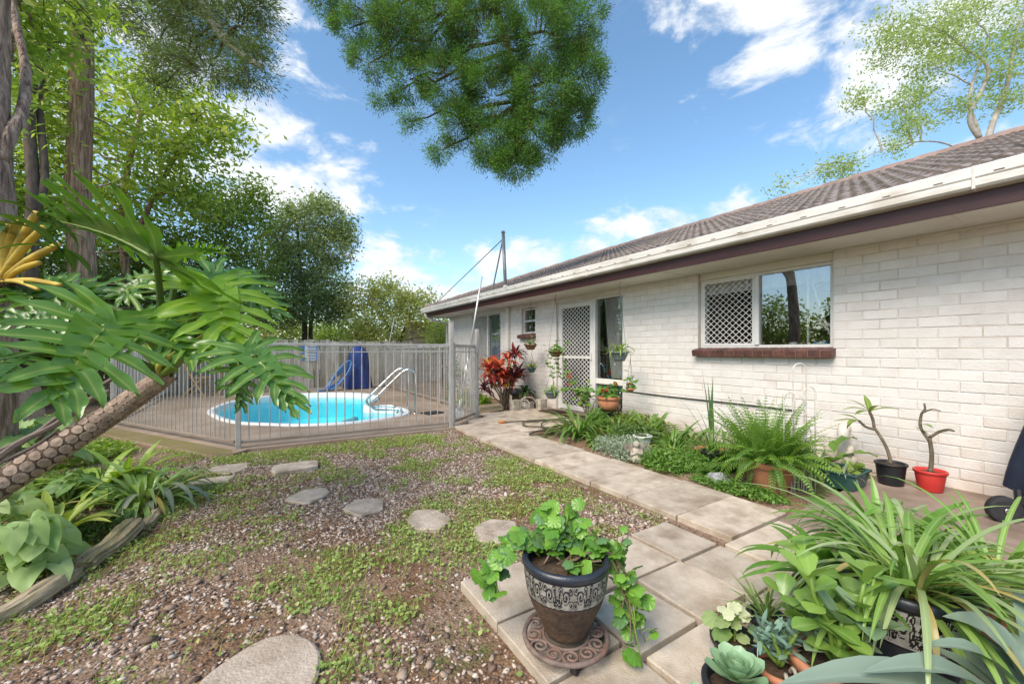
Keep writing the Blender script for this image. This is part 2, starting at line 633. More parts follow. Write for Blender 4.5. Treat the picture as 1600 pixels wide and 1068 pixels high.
def vnoise(x, y, seed=0):
    xi, yi = np.floor(x).astype(np.int64), np.floor(y).astype(np.int64)
    xf, yf = x - xi, y - yi
    u, v = xf * xf * (3 - 2 * xf), yf * yf * (3 - 2 * yf)

    def h(a, b):
        n = (a * 374761393 + b * 668265263 + seed * 982451653) & 0x7fffffff
        n = ((n ^ (n >> 13)) * 1274126177) & 0x7fffffff
        return ((n ^ (n >> 16)) & 0xffff) / 65535.0
    return (h(xi, yi) * (1 - u) + h(xi + 1, yi) * u) * (1 - v) + (h(xi, yi + 1) * (1 - u) + h(xi + 1, yi + 1) * u) * v


def fbm(x, y, s=1.0, o=3, seed=0):
    t = 0; a = .5; k = s; tot = 0
    for i in range(o):
        t = t + a * vnoise(x * k, y * k, seed + i); tot += a; a *= .5; k *= 2.1
    return t / tot

# ------------------------------------------------------------------ ground
POOL = [(-0.7, 8.83), (-0.65, 9.62), (-0.39, 10.44), (0.13, 11.04), (0.75, 11.29), (1.56, 11.08), (2.09, 10.6), (2.31, 9.98), (2.24, 9.37),
        (2.0, 8.76), (1.78, 8.3), (1.76, 8.02), (1.9, 7.95), (2.12, 7.72), (2.23, 7.38), (2.21, 7.05), (2.08, 6.77), (1.82, 6.61), (1.41, 6.46),
        (1.01, 6.45), (0.54, 6.61), (0.08, 6.99), (-0.22, 7.3), (-0.49, 7.91)][::-1]


def smooth_loop(pts, n=4):
    out = []
    k = len(pts)
    for i in range(k):
        p0, p1, p2, p3 = (Vector(pts[(i + j) % k]) for j in (-1, 0, 1, 2))
        for j in range(n):
            t = j / n
            out.append(.5 * ((2 * p1) + (p2 - p0) * t + (2 * p0 - 5 * p1 + 4 * p2 - p3) * t * t + (3 * p1 - p0 - 3 * p2 + p3) * t ** 3))
    return out


POOL_L = smooth_loop(POOL, 4)


def offset_loop(loop, d):
    k = len(loop); out = []
    for i in range(k):
        t = loop[(i + 1) % k] - loop[i - 1]
        nrm = Vector((-t.y, t.x)).normalized()
        out.append(loop[i] + nrm * d)
    return out


def inside(x, y, poly):
    r = False
    k = len(poly)
    for i in range(k):
        x1, y1 = poly[i][0], poly[i][1]; x2, y2 = poly[i - 1][0], poly[i - 1][1]
        if (y1 > y) != (y2 > y) and x < (x2 - x1) * (y - y1) / (y2 - y1) + x1:
            r = not r
    return r


def soil_material():
    m = bpy.data.materials.new('soil')
    nt, ns, ls = nodes_of(m)
    out = ns.new('ShaderNodeOutputMaterial'); b = ns.new('ShaderNodeBsdfPrincipled'); ls.new(b.outputs[0], out.inputs[0])
    b.inputs['Roughness'].default_value = .9; b.inputs['Specular IOR Level'].default_value = .25
    tc = ns.new('ShaderNodeTexCoord')

    def noise(s, d=6):
        n = ns.new('ShaderNodeTexNoise'); n.inputs['Scale'].default_value = s; n.inputs['Detail'].default_value = d
        n.inputs['Roughness'].default_value = .65
        ls.new(tc.outputs['Object'], n.inputs['Vector']); return n.outputs['Fac']

    def ramp(v, a, c):
        r = ns.new('ShaderNodeMapRange'); r.inputs['From Min'].default_value = a; r.inputs['From Max'].default_value = c
        ls.new(v, r.inputs['Value']); return r.outputs[0]

    def mix(f, a, c):
        x = ns.new('ShaderNodeMixRGB'); ls.new(f, x.inputs[0])
        for i, k in ((1, a), (2, c)):
            if isinstance(k, tuple):
                x.inputs[i].default_value = rgba(k)
            else:
                ls.new(k, x.inputs[i])
        return x.outputs[0]
    earth = mix(ramp(noise(14), .35, .65), (.135, .072, .042), (.27, .165, .10))
    vo = ns.new('ShaderNodeTexVoronoi'); vo.inputs['Scale'].default_value = 75; ls.new(tc.outputs['Object'], vo.inputs['Vector'])
    stone = mix(vo.outputs['Color'], (.14, .088, .06), (.40, .29, .21))
    mask = ramp(noise(1.4, 4), .42, .55)
    col = mix(mask, earth, stone)
    col = mix(ramp(noise(2.3, 7), .54, .66), col, (.105, .12, .035))
    ls.new(col, b.inputs['Base Color'])
    bp = ns.new('ShaderNodeBump'); bp.inputs['Strength'].default_value = .7; bp.inputs['Distance'].default_value = .012
    ls.new(vo.outputs['Distance'], bp.inputs['Height'])
    b2 = ns.new('ShaderNodeBump'); b2.inputs['Strength'].default_value = .6; b2.inputs['Distance'].default_value = .02
    ls.new(noise(40), b2.inputs['Height']); ls.new(bp.outputs[0], b2.inputs['Normal']); ls.new(b2.outputs[0], b.inputs['Normal'])
    return m


M = {}
M['soil'] = soil_material()
M['deck'] = mat('deck_concrete', (.28, .205, .15), (.38, .30, .235), 3.0, .85, .35, 60, c3=(.20, .145, .085), s3=.9, a3=.75)
M['mossdeck'] = mat('mossy_concrete', (.20, .155, .075), (.17, .155, .045), 5, .9, .4, 50, c3=(.27, .2, .13), s3=3)
M['slab'] = mat('paver_concrete', (.43, .355, .275), (.58, .50, .405), 9.0, .85, .45, 150, c3=(.22, .155, .10), s3=3.4, a3=.75, objvar=.13)
M['patio'] = mat('patio_concrete', (.24, .175, .135), (.33, .26, .21), 4.0, .8, .3, 120, c3=(.15, .105, .075), s3=1.7, a3=.7)
M['stone'] = mat('step_stone', (.41, .33, .26), (.55, .465, .385), 12.0, .9, .7, 90, c3=(.19, .15, .10), s3=7, a3=.7, objvar=.1)

near = np.arange(-2.6, 4.71, .07)
xs = np.concatenate([[-260, -120, -50, -25, -14, -9, -6, -4.5, -3.4], near, np.arange(5.2, 12, 1.0), [15, 25, 50, 120, 260]])
ys = np.concatenate([[-260, -120, -50, -20, -8, -4, -2], np.arange(-1, 6.2, .07), np.arange(6.2, 13.5, .2), [15, 18, 24, 40, 80, 140, 300]])
GX, GY = np.meshgrid(xs, ys, indexing='ij')
bed_l = (GX < -.62) & (GY > 1.0)


def ground_z(x, y):
    """height of the yard: gravel a little below the pavers, garden beds slightly heaped"""
    z = -.028 + .022 * (fbm(x, y, 1.1, 3, 5) - .5) + .014 * (fbm(x, y, 7.0, 2, 9) - .5)
    left = np.clip((-.75 - x) / .5, 0, 1) * np.clip((5.6 - y) / .6, 0, 1) * np.clip((y - .6) / .6, 0, 1)
    bed = np.clip((x - 3.04) / .12, 0, 1) * np.clip((y - 1.32) / .06, 0, 1) * np.clip((4.45 - y) / .1, 0, 1)
    far = np.clip((abs(x - 1) + abs(y - 5) - 14) / 10, 0, 1)
    return z + left * .05 + bed * .035 - .03 * far


GZ = ground_z(GX, GY)
nx, ny = GX.shape
gi = np.arange(nx * ny).reshape(nx, ny)
faces = np.stack([gi[:-1, :-1], gi[1:, :-1], gi[1:, 1:], gi[:-1, 1:]], -1).reshape(-1, 4)
fc = np.stack([GX.ravel(), GY.ravel()], 1)[faces].mean(1)
big = offset_loop(POOL_L, -.06)
keep = np.array([not (-1.2 < a < 2.9 and 6 < b < 11.8 and inside(a, b, [(-.95, 6.25), (2.5, 6.25), (2.6, 11.5), (-.95, 11.5)])) for a, b in fc])
structure(np_mesh('ground', np.stack([GX.ravel(), GY.ravel(), GZ.ravel()], 1), faces[keep], M['soil'], smooth=True))


# ------------------------------------------------------------------ pool deck and pool
def ring_fill(name, outer, inner, z, m, thick=.09):
    bm = bmesh.new()
    loops = []
    for lp in (outer, inner):
        if lp is None:
            continue
        vs = [bm.verts.new((p[0], p[1], z)) for p in lp]
        es = [bm.edges.new((vs[i], vs[(i + 1) % len(vs)])) for i in range(len(vs))]
        loops.append((vs, es))
    bmesh.ops.triangle_fill(bm, use_beauty=True, edges=[e for _, es in loops for e in es])
    top = list(bm.faces)
    for vs, es in loops:
        lo = [bm.verts.new((v.co.x, v.co.y, z - thick)) for v in vs]
        for i in range(len(vs)):
            j = (i + 1) % len(vs)
            bm.faces.new((vs[i], vs[j], lo[j], lo[i]))
    bmesh.ops.recalc_face_normals(bm, faces=bm.faces)
    me = bpy.data.meshes.new(name)
    bm.to_mesh(me); bm.free()
    me.materials.append(m)
    return link(name, me)


deck_out = [(2.36, 5.27), (1.2, 5.31), (-.1, 5.36), (-.24, 5.2), (-.42, 5.28), (-.9, 6.0), (-1.5, 6.95), (-2.05, 7.9), (-2.2, 8.6), (-2.2, 13.2),
            (3.5, 13.2), (3.5, 6.2), (3.12, 5.95)]
pool_out = offset_loop(POOL_L, -.07)
structure(ring_fill('pool_deck', deck_out, [tuple(p) for p in pool_out], 0.0, M['deck'], .12))
structure(ring_fill('mossy_apron', [(-.245, 5.205), (-.42, 5.285), (-.9, 6.005), (-1.5, 6.955), (-2.05, 7.9), (-1.86, 8.0), (-1.3, 7.1), (-.26, 5.40)],
                    None, .004, M['mossdeck'], .003))

M['shell'] = mat('pool_shell', (.16, .72, .82), (.24, .78, .86), 1.5, .4, 0, spec=.4, c3=(.10, .62, .78), s3=1.3, a3=.6)
M['coping'] = mat('pool_coping', (.66, .70, .72), (.74, .77, .78), 4, .4, 0, c3=(.55, .56, .55), s3=3, a3=.4)


def water_material():
    m = bpy.data.materials.new('pool_water')
    nt, ns, ls = nodes_of(m)
    out = ns.new('ShaderNodeOutputMaterial')
    tr = ns.new('ShaderNodeBsdfTransparent'); tr.inputs[0].default_value = (.60, .965, .99, 1)
    gl = ns.new('ShaderNodeBsdfGlossy'); gl.inputs['Roughness'].default_value = .04
    fr = ns.new('ShaderNodeLayerWeight'); fr.inputs[0].default_value = .5
    pw = ns.new('ShaderNodeMath'); pw.operation = 'POWER'; pw.inputs[1].default_value = 5.0
    ad = ns.new('ShaderNodeMath'); ad.operation = 'MULTIPLY_ADD'; ad.use_clamp = True; ad.inputs[1].default_value = .5; ad.inputs[2].default_value = .02
    ls.new(fr.outputs['Facing'], pw.inputs[0]); ls.new(pw.outputs[0], ad.inputs[0])
    tc = ns.new('ShaderNodeTexCoord')
    n = ns.new('ShaderNodeTexNoise'); n.inputs['Scale'].default_value = 5; n.inputs['Detail'].default_value = 3
    ls.new(tc.outputs['Object'], n.inputs['Vector'])
    bp = ns.new('ShaderNodeBump'); bp.inputs['Strength'].default_value = .25; bp.inputs['Distance'].default_value = .03
    ls.new(n.outputs['Fac'], bp.inputs['Height']); ls.new(bp.outputs[0], gl.inputs['Normal']); ls.new(bp.outputs[0], fr.inputs['Normal'])
    mx = ns.new('ShaderNodeMixShader'); ls.new(ad.outputs[0], mx.inputs[0]); ls.new(tr.outputs[0], mx.inputs[1]); ls.new(gl.outputs[0], mx.inputs[2])
    ls.new(mx.outputs[0], out.inputs[0])
    return m


M['water'] = water_material()
pool = thing('swimming_pool', 'kidney-shaped in-ground pool of turquoise water with white rim', 'pool', (.8, 8.5, 0))


def loops_mesh(loops, cap=False):
    mb = MB()
    k = len(loops[0][0])
    for a, (lp, z) in enumerate(loops):
        mb.add([(p[0], p[1], z) for p in lp], [])
    for a in range(len(loops) - 1):
        mb.f += [(a * k + i, a * k + (i + 1) % k, (a + 1) * k + (i + 1) % k, (a + 1) * k + i) for i in range(k)]
    if cap:
        mb.f.append(tuple(range((len(loops) - 1) * k, len(loops) * k)))
    return mb


loops_mesh([(offset_loop(POOL_L, -.075), -.02), (offset_loop(POOL_L, -.075), .02), (offset_loop(POOL_L, -.05), .032), (POOL_L, .03), (offset_loop(POOL_L, .03), .015),
            (offset_loop(POOL_L, .035), -.17)]).build('rim', M['coping'], pool, smooth=True)
loops_mesh([(offset_loop(POOL_L, .036), -.16), (offset_loop(POOL_L, .05), -.6), (offset_loop(POOL_L, .16), -.72)], cap=True).build('basin', M['shell'], pool)
structure_w = loops_mesh([(offset_loop(POOL_L, .034), -.10)], cap=True).build('water', M['water'], pool)
# the curved step inside the shallow lobe
st = [Vector((1.74 + .62 * math.cos(a), 7.05 + .62 * math.sin(a) * 1.25)) for a in np.linspace(PI * .62, PI * 1.62, 14)]
mb = MB()
mb.tube([(p.x, p.y, -.17) for p in st], .055, 8)
mb.build('step', M['coping'], pool, smooth=True)


# ------------------------------------------------------------------ paved path and patio
def slab(x0, x1, y0, y1, z=.012, th=.045, parent=None, name='paver', m='slab', seed=0):
    r = random.Random(seed)
    j = lambda: r.uniform(-.004, .004)
    g = .0035
    vs = [(x0 + g + j(), y0 + g + j()), (x1 - g + j(), y0 + g + j()), (x1 - g + j(), y1 - g + j()), (x0 + g + j(), y1 - g + j())]
    mb = MB()
    t = [z + r.uniform(-.003, .003) for _ in range(4)]
    mb.add([(v[0], v[1], t[i]) for i, v in enumerate(vs)] + [(v[0], v[1], z - th) for v in vs],
           [(0, 1, 2, 3), (7, 6, 5, 4), (0, 4, 5, 1), (1, 5, 6, 2), (2, 6, 7, 3), (3, 7, 4, 0)])
    return mb.build(name, M[m], parent, bevel=.004)


bed = MB().box((2.66, 2.98, -.045), (.6, 3.3, .012)).build('paved_path', M['soil'])
structure(bed)
yy = [1.30, 1.67, 2.09, 2.49, 2.895, 3.30, 3.70, 4.11, 4.54, 4.95]
for i in range(len(yy) - 1):
    slab(2.33, 3.0 + (.02 if i % 2 else 0), yy[i], yy[i + 1], parent=bed, seed=i)
# pavers spreading towards the door and the gate
k = 20
for (x0, x1, y0, y1) in [(2.36, 3.0, 4.95, 5.36), (3.02, 3.62, 4.50, 4.92), (3.02, 3.62, 4.92, 5.34), (3.64, 4.3, 4.50, 4.92), (3.64, 4.3, 4.92, 5.34),
                         (2.72, 3.3, 5.36, 5.78), (3.32, 3.92, 5.36, 5.78), (3.94, 4.5, 5.36, 5.78), (3.2, 3.92, 5.78, 6.2), (3.94, 4.5, 5.78, 6.2)]:
    slab(x0, x1, y0, y1, parent=bed, seed=k, z=.012 if x0 < 3.02 else .006); k += 1
for x0, x1, rows in [(.80, 1.145, [(1.395, 1.735), (1.05, 1.385), (.70, 1.04), (.35, .69)]),
                     (1.16, 1.50, [(1.32, 1.665), (.975, 1.305), (.63, .955), (.28, .62)]),
                     (1.515, 1.845, [(1.32, 1.665), (.965, 1.30), (.62, .945), (.28, .61)]),
                     (1.855, 2.19, [(1.305, 1.645), (.945, 1.29), (.60, .935), (.26, .59), (-.1, .25)])]:
    for y0, y1 in rows:
        slab(x0, x1, y0, y1, parent=bed, seed=k, z=.012 + .004 * math.sin(k * 2.3)); k += 1
for y0, y1 in [(.935, 1.28), (.58, .925), (.23, .57), (-.12, .22)]:
    slab(2.215, 2.82, y0, y1, parent=bed, seed=k); k += 1
patio = MB()
patio.box((3.75, -.42, -.02), (1.83, 3.40, .06))
structure(patio.build('patio', M['patio'], bevel=.004))

# ------------------------------------------------------------------ stepping stones
STONES = [
    ('stepping_stone', 'irregular stepping stone nearest the pool fence corner post', [(-0.43, 4.66), (-0.36, 4.79), (-0.11, 4.78), (-0.09, 4.58), (-0.23, 4.44)]),
    ('stepping_stone', 'small stepping stone half hidden by the strap leaves', [(-0.52, 4.30), (-0.42, 4.39), (-0.18, 4.36), (-0.22, 4.22), (-0.38, 4.12)]),
    ('stepping_stone', 'oblong stepping stone with a raised cut edge', [(0.11, 4.42), (0.47, 4.43), (0.47, 4.2), (0.12, 4.15)]),
    ('stepping_stone', 'diamond-shaped stepping stone between the oblong one and the gravel', [(0.16, 3.44), (0.29, 3.6), (0.45, 3.57), (0.47, 3.44), (0.31, 3.27)]),
    ('stepping_stone', 'small pale stepping stone in the middle of the gravel', [(0.5, 3.02), (0.6, 3.16), (0.78, 3.08), (0.74, 2.88), (0.58, 2.84)]),
    ('stepping_stone', 'cracked stepping stone with a sprig of clover on each side', [(0.82, 2.60), (0.91, 2.73), (1.04, 2.68), (1.08, 2.48), (0.96, 2.37), (0.83, 2.44)]),
    ('stepping_stone', 'six-sided stepping stone just behind the patterned pot', [(1.13, 2.26), (1.28, 2.33), (1.41, 2.22), (1.36, 2.08), (1.21, 2.0), (1.08, 2.1)]),
    ('stepping_stone', 'large oval stepping stone at the bottom edge', [(-.2, 1.60), (-0.16, 1.72), (-0.06, 1.80), (0.02, 1.83), (0.11, 1.80), (0.17, 1.72), (0.19, 1.62), (0.16, 1.5), (.08, 1.40), (-.06, 1.40), (-.15, 1.48)]),
]
for i, (nm, lb, pts) in enumerate(STONES):
    loop = smooth_loop([tuple(p) for p in pts], 4) if i == 7 else smooth_loop(pts, 3)
    if i != 7:
        # keep the broken corners fairly crisp
        loop = [loop[j].lerp(Vector(pts[j // 3]), .45 if j % 3 else 1) for j in range(len(loop))]
    area = sum(loop[j].x * loop[(j + 1) % len(loop)].y - loop[(j + 1) % len(loop)].x * loop[j].y for j in range(len(loop)))
    if area < 0:
        loop = loop[::-1]
    z = .014 if i == 2 else -.012
    mb = loops_mesh([(loop, -.05), (loop, z - .006), ([p + (Vector((sum(q.x for q in loop), sum(q.y for q in loop))) / len(loop) - p) * .05 for p in loop], z)], cap=True)
    o = mb.build(nm, M['stone'])
    tag(o, lb, 'stepping stone', 'stepping stones across the gravel')

# ------------------------------------------------------------------ gravel, weeds and litter (nobody could count them)
GREEN = [(gp(px, py), r, w) for px, py, r, w in [
    (330, 700, .5, .9), (420, 705, .45, 1), (480, 695, .5, 1), (560, 690, .5, 1), (640, 685, .4, .9), (700, 700, .3, .5), (830, 735, .32, 1), (800, 745, .3, .7),
    (300, 760, .3, .9), (250, 800, .25, .9), (210, 850, .25, .8), (330, 740, .3, .8), (120, 950, .16, .8), (170, 930, .18, .9), (60, 990, .12, .6), (330, 1000, .12, .7),
    (440, 880, .18, .6), (500, 900, .2, .8), (420, 920, .15, .5), (700, 850, .28, 1), (740, 830, .25, .9), (640, 830, .2, .7), (620, 940, .12, .7), (560, 1010, .1, .8),
    (520, 1040, .1, 1), (600, 870, .16, .5), (830, 780, .25, .8), (900, 770, .2, .5), (720, 790, .3, .7), (480, 740, .25, .5), (660, 720, .3, .5), (770, 720, .25, .5),
    (230, 640, 1.2, 1), (150, 640, 1.0, 1), (120, 660, .8, .9)]]


def green_mask(x, y):
    g = np.zeros_like(x)
    for c, r, w in GREEN:
        d = np.sqrt((x - c.x) ** 2 + (y - c.y) ** 2) / r
        g = np.maximum(g, w * np.clip(1.45 - d, 0, 1))
    return np.clip(g + (fbm(x, y, 5.5, 3, 3) - .53) * 2.2, 0, 1)


def on_paving(x, y):
    p = (x > 2.3) | ((x > .79) & (y < 1.745) & (x < 1.15)) | ((x > 1.15) & (y < 1.67)) | (y > 5.27) & (x > -.45)
    return p


def in_stone(x, y):
    r = np.zeros(len(x), bool)
    for _, _, pts in STONES:
        c = np.mean(pts, 0); q = [tuple(c + (np.array(p) - c) * .93) for p in pts]
        m = (abs(x - c[0]) < .3) & (abs(y - c[1]) < .3)
        for k_ in np.nonzero(m)[0]:
            if inside(x[k_], y[k_], q):
                r[k_] = True
    return r


def sample_yard(n, x0, x1, y0, y1):
    """points spread so that the density on the ground falls with distance from the camera"""
    x = rng.uniform(x0, x1, n); y = rng.uniform(y0, y1, n)
    ok = ~on_paving(x, y) & ~in_stone(x, y)
    return x[ok], y[ok]


ico = bmesh.new(); bmesh.ops.create_icosphere(ico, subdivisions=1, radius=1)
IV = np.array([v.co[:] for v in ico.verts]); IF = np.array([[v.index for v in f.verts] for f in ico.faces]); ico.free()


def pebble_material():
    m = mat('pebbles', (.2, .15, .12), (.3, .24, .2), 30, .75, .2, 200)
    nt, ns, ls = m.node_tree, m.node_tree.nodes, m.node_tree.links
    b = next(n for n in ns if n.type == 'BSDF_PRINCIPLED')
    at = ns.new('ShaderNodeAttribute'); at.attribute_name = 'rnd'
    cr = ns.new('ShaderNodeValToRGB')
    stops = [(0, (.05, .034, .028)), (.16, (.15, .10, .075)), (.38, (.28, .20, .152)), (.6, (.39, .295, .23)), (.78, (.49, .40, .33)), (.92, (.60, .52, .445)), (1, (.27, .24, .225))]
    while len(cr.color_ramp.elements) < len(stops):
        cr.color_ramp.elements.new(.5)
    for e, (p, c) in zip(cr.color_ramp.elements, stops):
        e.position = p; e.color = rgba(c)
    ls.new(at.outputs['Fac'], cr.inputs[0]); ls.new(cr.outputs[0], b.inputs['Base Color'])
    return m


x, y = sample_yard(95000, -1.15, 2.30, .95, 5.3)
d = fbm(x, y, 1.3, 3, 21) + .25 * np.exp(-((x - 1.0) ** 2 + (y - 3.6) ** 2) / 1.2) - .15 * (y < 2.0) * (x < .1) - .1 * (x < -.5)
ok = rng.random(len(x)) < np.clip((d - .30) * 3.2, .14, 1)
gm = green_mask(x, y)
ok &= rng.random(len(x)) > gm * .75
x, y = x[ok], y[ok]
n = len(x)
sz = rng.lognormal(math.log(.0066), .36, n)
sc = np.stack([sz * rng.uniform(.9, 1.5, n), sz * rng.uniform(.7, 1.1, n), sz * rng.uniform(.35, .7, n)], 1)
a = rng.uniform(0, 2 * PI, n); ca, sa = np.cos(a), np.sin(a)
P0 = IV[None] * (1 + rng.uniform(-.18, .18, (n, len(IV), 1)))
P0 = P0 * sc[:, None]
tl = rng.uniform(-.5, .5, (n, 1))
P1 = np.stack([P0[..., 0] * ca[:, None] - P0[..., 1] * sa[:, None], P0[..., 0] * sa[:, None] + P0[..., 1] * ca[:, None], P0[..., 2] + P0[..., 0] * tl], -1)
P1 += np.stack([x, y, ground_z(x, y) + sc[:, 2] * .35], 1)[:, None]
pf = (IF[None] + (np.arange(n) * len(IV))[:, None, None]).reshape(-1, 3)
M['pebble'] = pebble_material()
o = np_mesh('gravel', P1.reshape(-1, 3), pf, M['pebble'], smooth=True, kind='stuff', rnd=np.repeat(rng.random(n), len(IV)))
tag(o, 'brown and grey pebbles strewn over the bare yard', 'gravel')

M['weed'] = leafmat('weed_leaf', (.21, .33, .075), (.36, .46, .14), trans=.3, rough=.55, c3=(.45, .47, .2))
M['grass'] = leafmat('grass_blade', (.22, .28, .05), (.38, .42, .10), trans=.3, rough=.55, c3=(.45, .40, .18))
x, y = sample_yard(520000, -3.6, 2.30, .95, 10.0)
ok = rng.random(len(x)) < green_mask(x, y) * np.where(y > 5.2, .45, .9) * (1 - ((x > -2.2) & (y > 5.25) & (x > -.42 - (y - 5.3) * .62)))
x, y = x[ok], y[ok]; n = len(x)
half = n // 2
h = rng.uniform(.004, .03, half)
cen = np.stack([x[:half], y[:half], ground_z(x[:half], y[:half]) + h], 1)
co, fa, rn = scatter_leaves(cen, .020, .85, up_bias=1.0)
tag(np_mesh('clover', co, fa, M['weed'], kind='stuff', rnd=rn), 'low clover and weeds creeping over the gravel', 'weeds')
xb, yb = x[half:], y[half:]; nb = len(xb)
zb = ground_z(xb, yb)
a = rng.uniform(0, 2 * PI, nb); L = rng.uniform(.018, .05, nb); lean = rng.uniform(.2, 1.1, nb)
dx, dy = np.cos(a), np.sin(a)
base = np.stack([xb, yb, zb], 1)
side = np.stack([-dy, dx, np.zeros(nb)], 1) * .0022
tip = base + np.stack([dx * L * lean, dy * L * lean, L], 1)
co = np.stack([base - side, base + side, tip], 1).reshape(-1, 3)
tag(np_mesh('grass', co, np.arange(nb * 3).reshape(-1, 3), M['grass'], kind='stuff', rnd=np.repeat(rng.random(nb), 3)), 'sparse yellow-green grass at the foot of the pool fence', 'grass')
# litter: chips, twigs and fallen leaves
x, y = sample_yard(9000, -1.1, 2.3, .95, 5.2)
x2, y2 = rng.uniform(-.05, .02, 500) + 2.26, rng.uniform(1.3, 5, 500)
x, y = np.concatenate([x, x2]), np.concatenate([y, y2])
cen = np.stack([x, y, ground_z(x, y) + .008], 1)
M['litter'] = leafmat('litter', (.10, .045, .022), (.28, .15, .075), trans=.05, rough=.8, c3=(.42, .20, .09))
co, fa, rn = scatter_leaves(cen, .018, .42, up_bias=2.2)
tag(np_mesh('leaf_litter', co, fa, M['litter'], kind='stuff', rnd=rn), 'brown bark chips and dead leaves on the ground', 'leaf litter')

# ------------------------------------------------------------------ the house
M['paint'] = mat('painted_brick', (.665, .63, .60), (.725, .69, .66), 8, .75, .35, 70, c3=(.58, .49, .42), s3=2.2, a3=.35, objvar=.045)
M['joint'] = mat('painted_joint', (.61, .57, .53), (.68, .64, .60), 12, .85, .4, 90, c3=(.40, .29, .21), s3=2.5, a3=.5)
for _k in ('paint', 'joint'):
    # tan splash-back dirt of uneven height along the foot of the wall
    _nt = M[_k].node_tree; _n = _nt.nodes; _b = next(n for n in _n if n.type == 'BSDF_PRINCIPLED'); _c = _b.inputs['Base Color'].links[0].from_socket
    _g = _n.new('ShaderNodeNewGeometry'); _s = _n.new('ShaderNodeSeparateXYZ'); _nt.links.new(_g.outputs['Position'], _s.inputs[0])
    _z = _n.new('ShaderNodeTexNoise'); _z.inputs['Scale'].default_value = 2.6; _z.inputs['Detail'].default_value = 6; _nt.links.new(_g.outputs['Position'], _z.inputs['Vector'])
    _a = _n.new('ShaderNodeMath'); _a.operation = 'MULTIPLY_ADD'; _a.inputs[1].default_value = -1.3; _nt.links.new(_s.outputs['Z'], _a.inputs[0]); _nt.links.new(_z.outputs['Fac'], _a.inputs[2])
    _r = _n.new('ShaderNodeMapRange'); _r.inputs['From Min'].default_value = .12; _r.inputs['From Max'].default_value = .62; _r.inputs['To Max'].default_value = .55; _nt.links.new(_a.outputs[0], _r.inputs['Value'])
    _m = _n.new('ShaderNodeMixRGB'); _m.inputs[2].default_value = (.50, .36, .25, 1); _nt.links.new(_r.outputs[0], _m.inputs[0]); _nt.links.new(_c, _m.inputs[1]); _nt.links.new(_m.outputs[0], _b.inputs['Base Color'])
M['tile'] = mat('roof_tile', (.13, .108, .098), (.27, .235, .215), 9, .8, .35, 60, c3=(.29, .23, .20), s3=3.0, a3=.55, objvar=.16)
M['ridge'] = mat('ridge_tile', (.24, .165, .14), (.33, .24, .21), 7, .8, .3, 60, c3=(.2, .13, .11), s3=3, objvar=.1)
M['gutter'] = mat('gutter_paint', (.58, .56, .52), (.68, .66, .62), 2.5, .45, .05, c3=(.36, .29, .21), s3=5.5, a3=.5, stretch=(1, .5, 2))
M['fascia'] = mat('fascia_maroon', (.045, .015, .015), (.065, .023, .022), 3, .4, .1, stretch=(1, .3, 4), c3=(.06, .025, .025), s3=5)
M['soffit'] = mat('soffit_board', (.66, .625, .57), (.72, .685, .63), 2, .7, .05, c3=(.55, .50, .43), s3=1.4, a3=.4)
M['alu'] = mat('white_aluminium', (.62, .61, .59), (.70, .69, .67), 5, .4, .05, c3=(.5, .47, .42), s3=6, a3=.4)
M['trim'] = mat('white_trim', (.68, .65, .60), (.73, .70, .65), 4, .6, .05)
M['sillbrick'] = mat('sill_brick', (.075, .035, .032), (.16, .07, .055), 14, .55, .4, 70, c3=(.05, .03, .035), s3=8, objvar=.25)
M['silljoint'] = mat('sill_joint', (.36, .26, .16), (.42, .32, .21), 20, .9, .3)
M['glass'] = glassmat('window_glass', (.86, .88, .87), .0, .17)
M['sheer'] = leafmat('sheer_curtain', (.72, .71, .68), (.78, .77, .74), trans=.4, rough=.9, spec=.1, tcol=(1, 1, 1))
M['bluecurtain'] = leafmat('blue_curtain', (.34, .40, .44), (.42, .48, .50), trans=.35, rough=.9, spec=.1, tcol=(1, 1, 1))
M['room'] = mat('room_wall', (.30, .22, .14), (.36, .27, .18), 1.5, .9)
M['roomfloor'] = mat('room_floor', (.12, .08, .05), (.16, .11, .07), 3, .6)
M['darkwood'] = mat('dark_wood', (.07, .035, .02), (.12, .06, .035), 4, .5, .1, stretch=(1, 1, .2))
M['pvc'] = mat('pvc_pipe', (.66, .62, .56), (.72, .68, .62), 5, .45, 0, c3=(.5, .42, .32), s3=5, a3=.4)

WX = 4.65           # face of the wall
TOP = 2.05          # soffit
house = thing('house', 'single-storey white painted brick house with brown tiled roof', 'house', (6.5, 5, 0))
OPEN = [(1.62, 3.02, 1.09, TOP), (4.25, 5.86, 0.03, 1.985), (6.53, 7.02, 1.38, 2.0), (7.89, 9.35, .30, 1.985)]
PITCH, COURSE = .24, .0855

# walls: rendered backing with openings; bricks stand proud of it
wall = MB()
ys_w = sorted({-1.6, 10.75} | {a for o in OPEN for a in o[:2]})
for y0, y1 in zip(ys_w[:-1], ys_w[1:]):
    op = next((o for o in OPEN if o[0] <= y0 + 1e-6 and o[1] >= y1 - 1e-6), None)
    spans = [(-.1, TOP)] if op is None else [(-.1, op[2]), (op[3], TOP)]
    for z0, z1 in spans:
        if z1 - z0 > .005:
            wall.box((WX + .0038 + .11, (y0 + y1) / 2, (z0 + z1) / 2), (.22, y1 - y0 + .0005, z1 - z0))
wall.box((8.1, 10.64, .975), (6.5, .22, 2.15))
wall.box((11.2, 4.5, .975), (.22, 12, 2.15))
wall.box((8.1, -1.49, .975), (6.5, .22, 2.15))
brick_wall = wall.build('brick_wall', M['joint'], house)


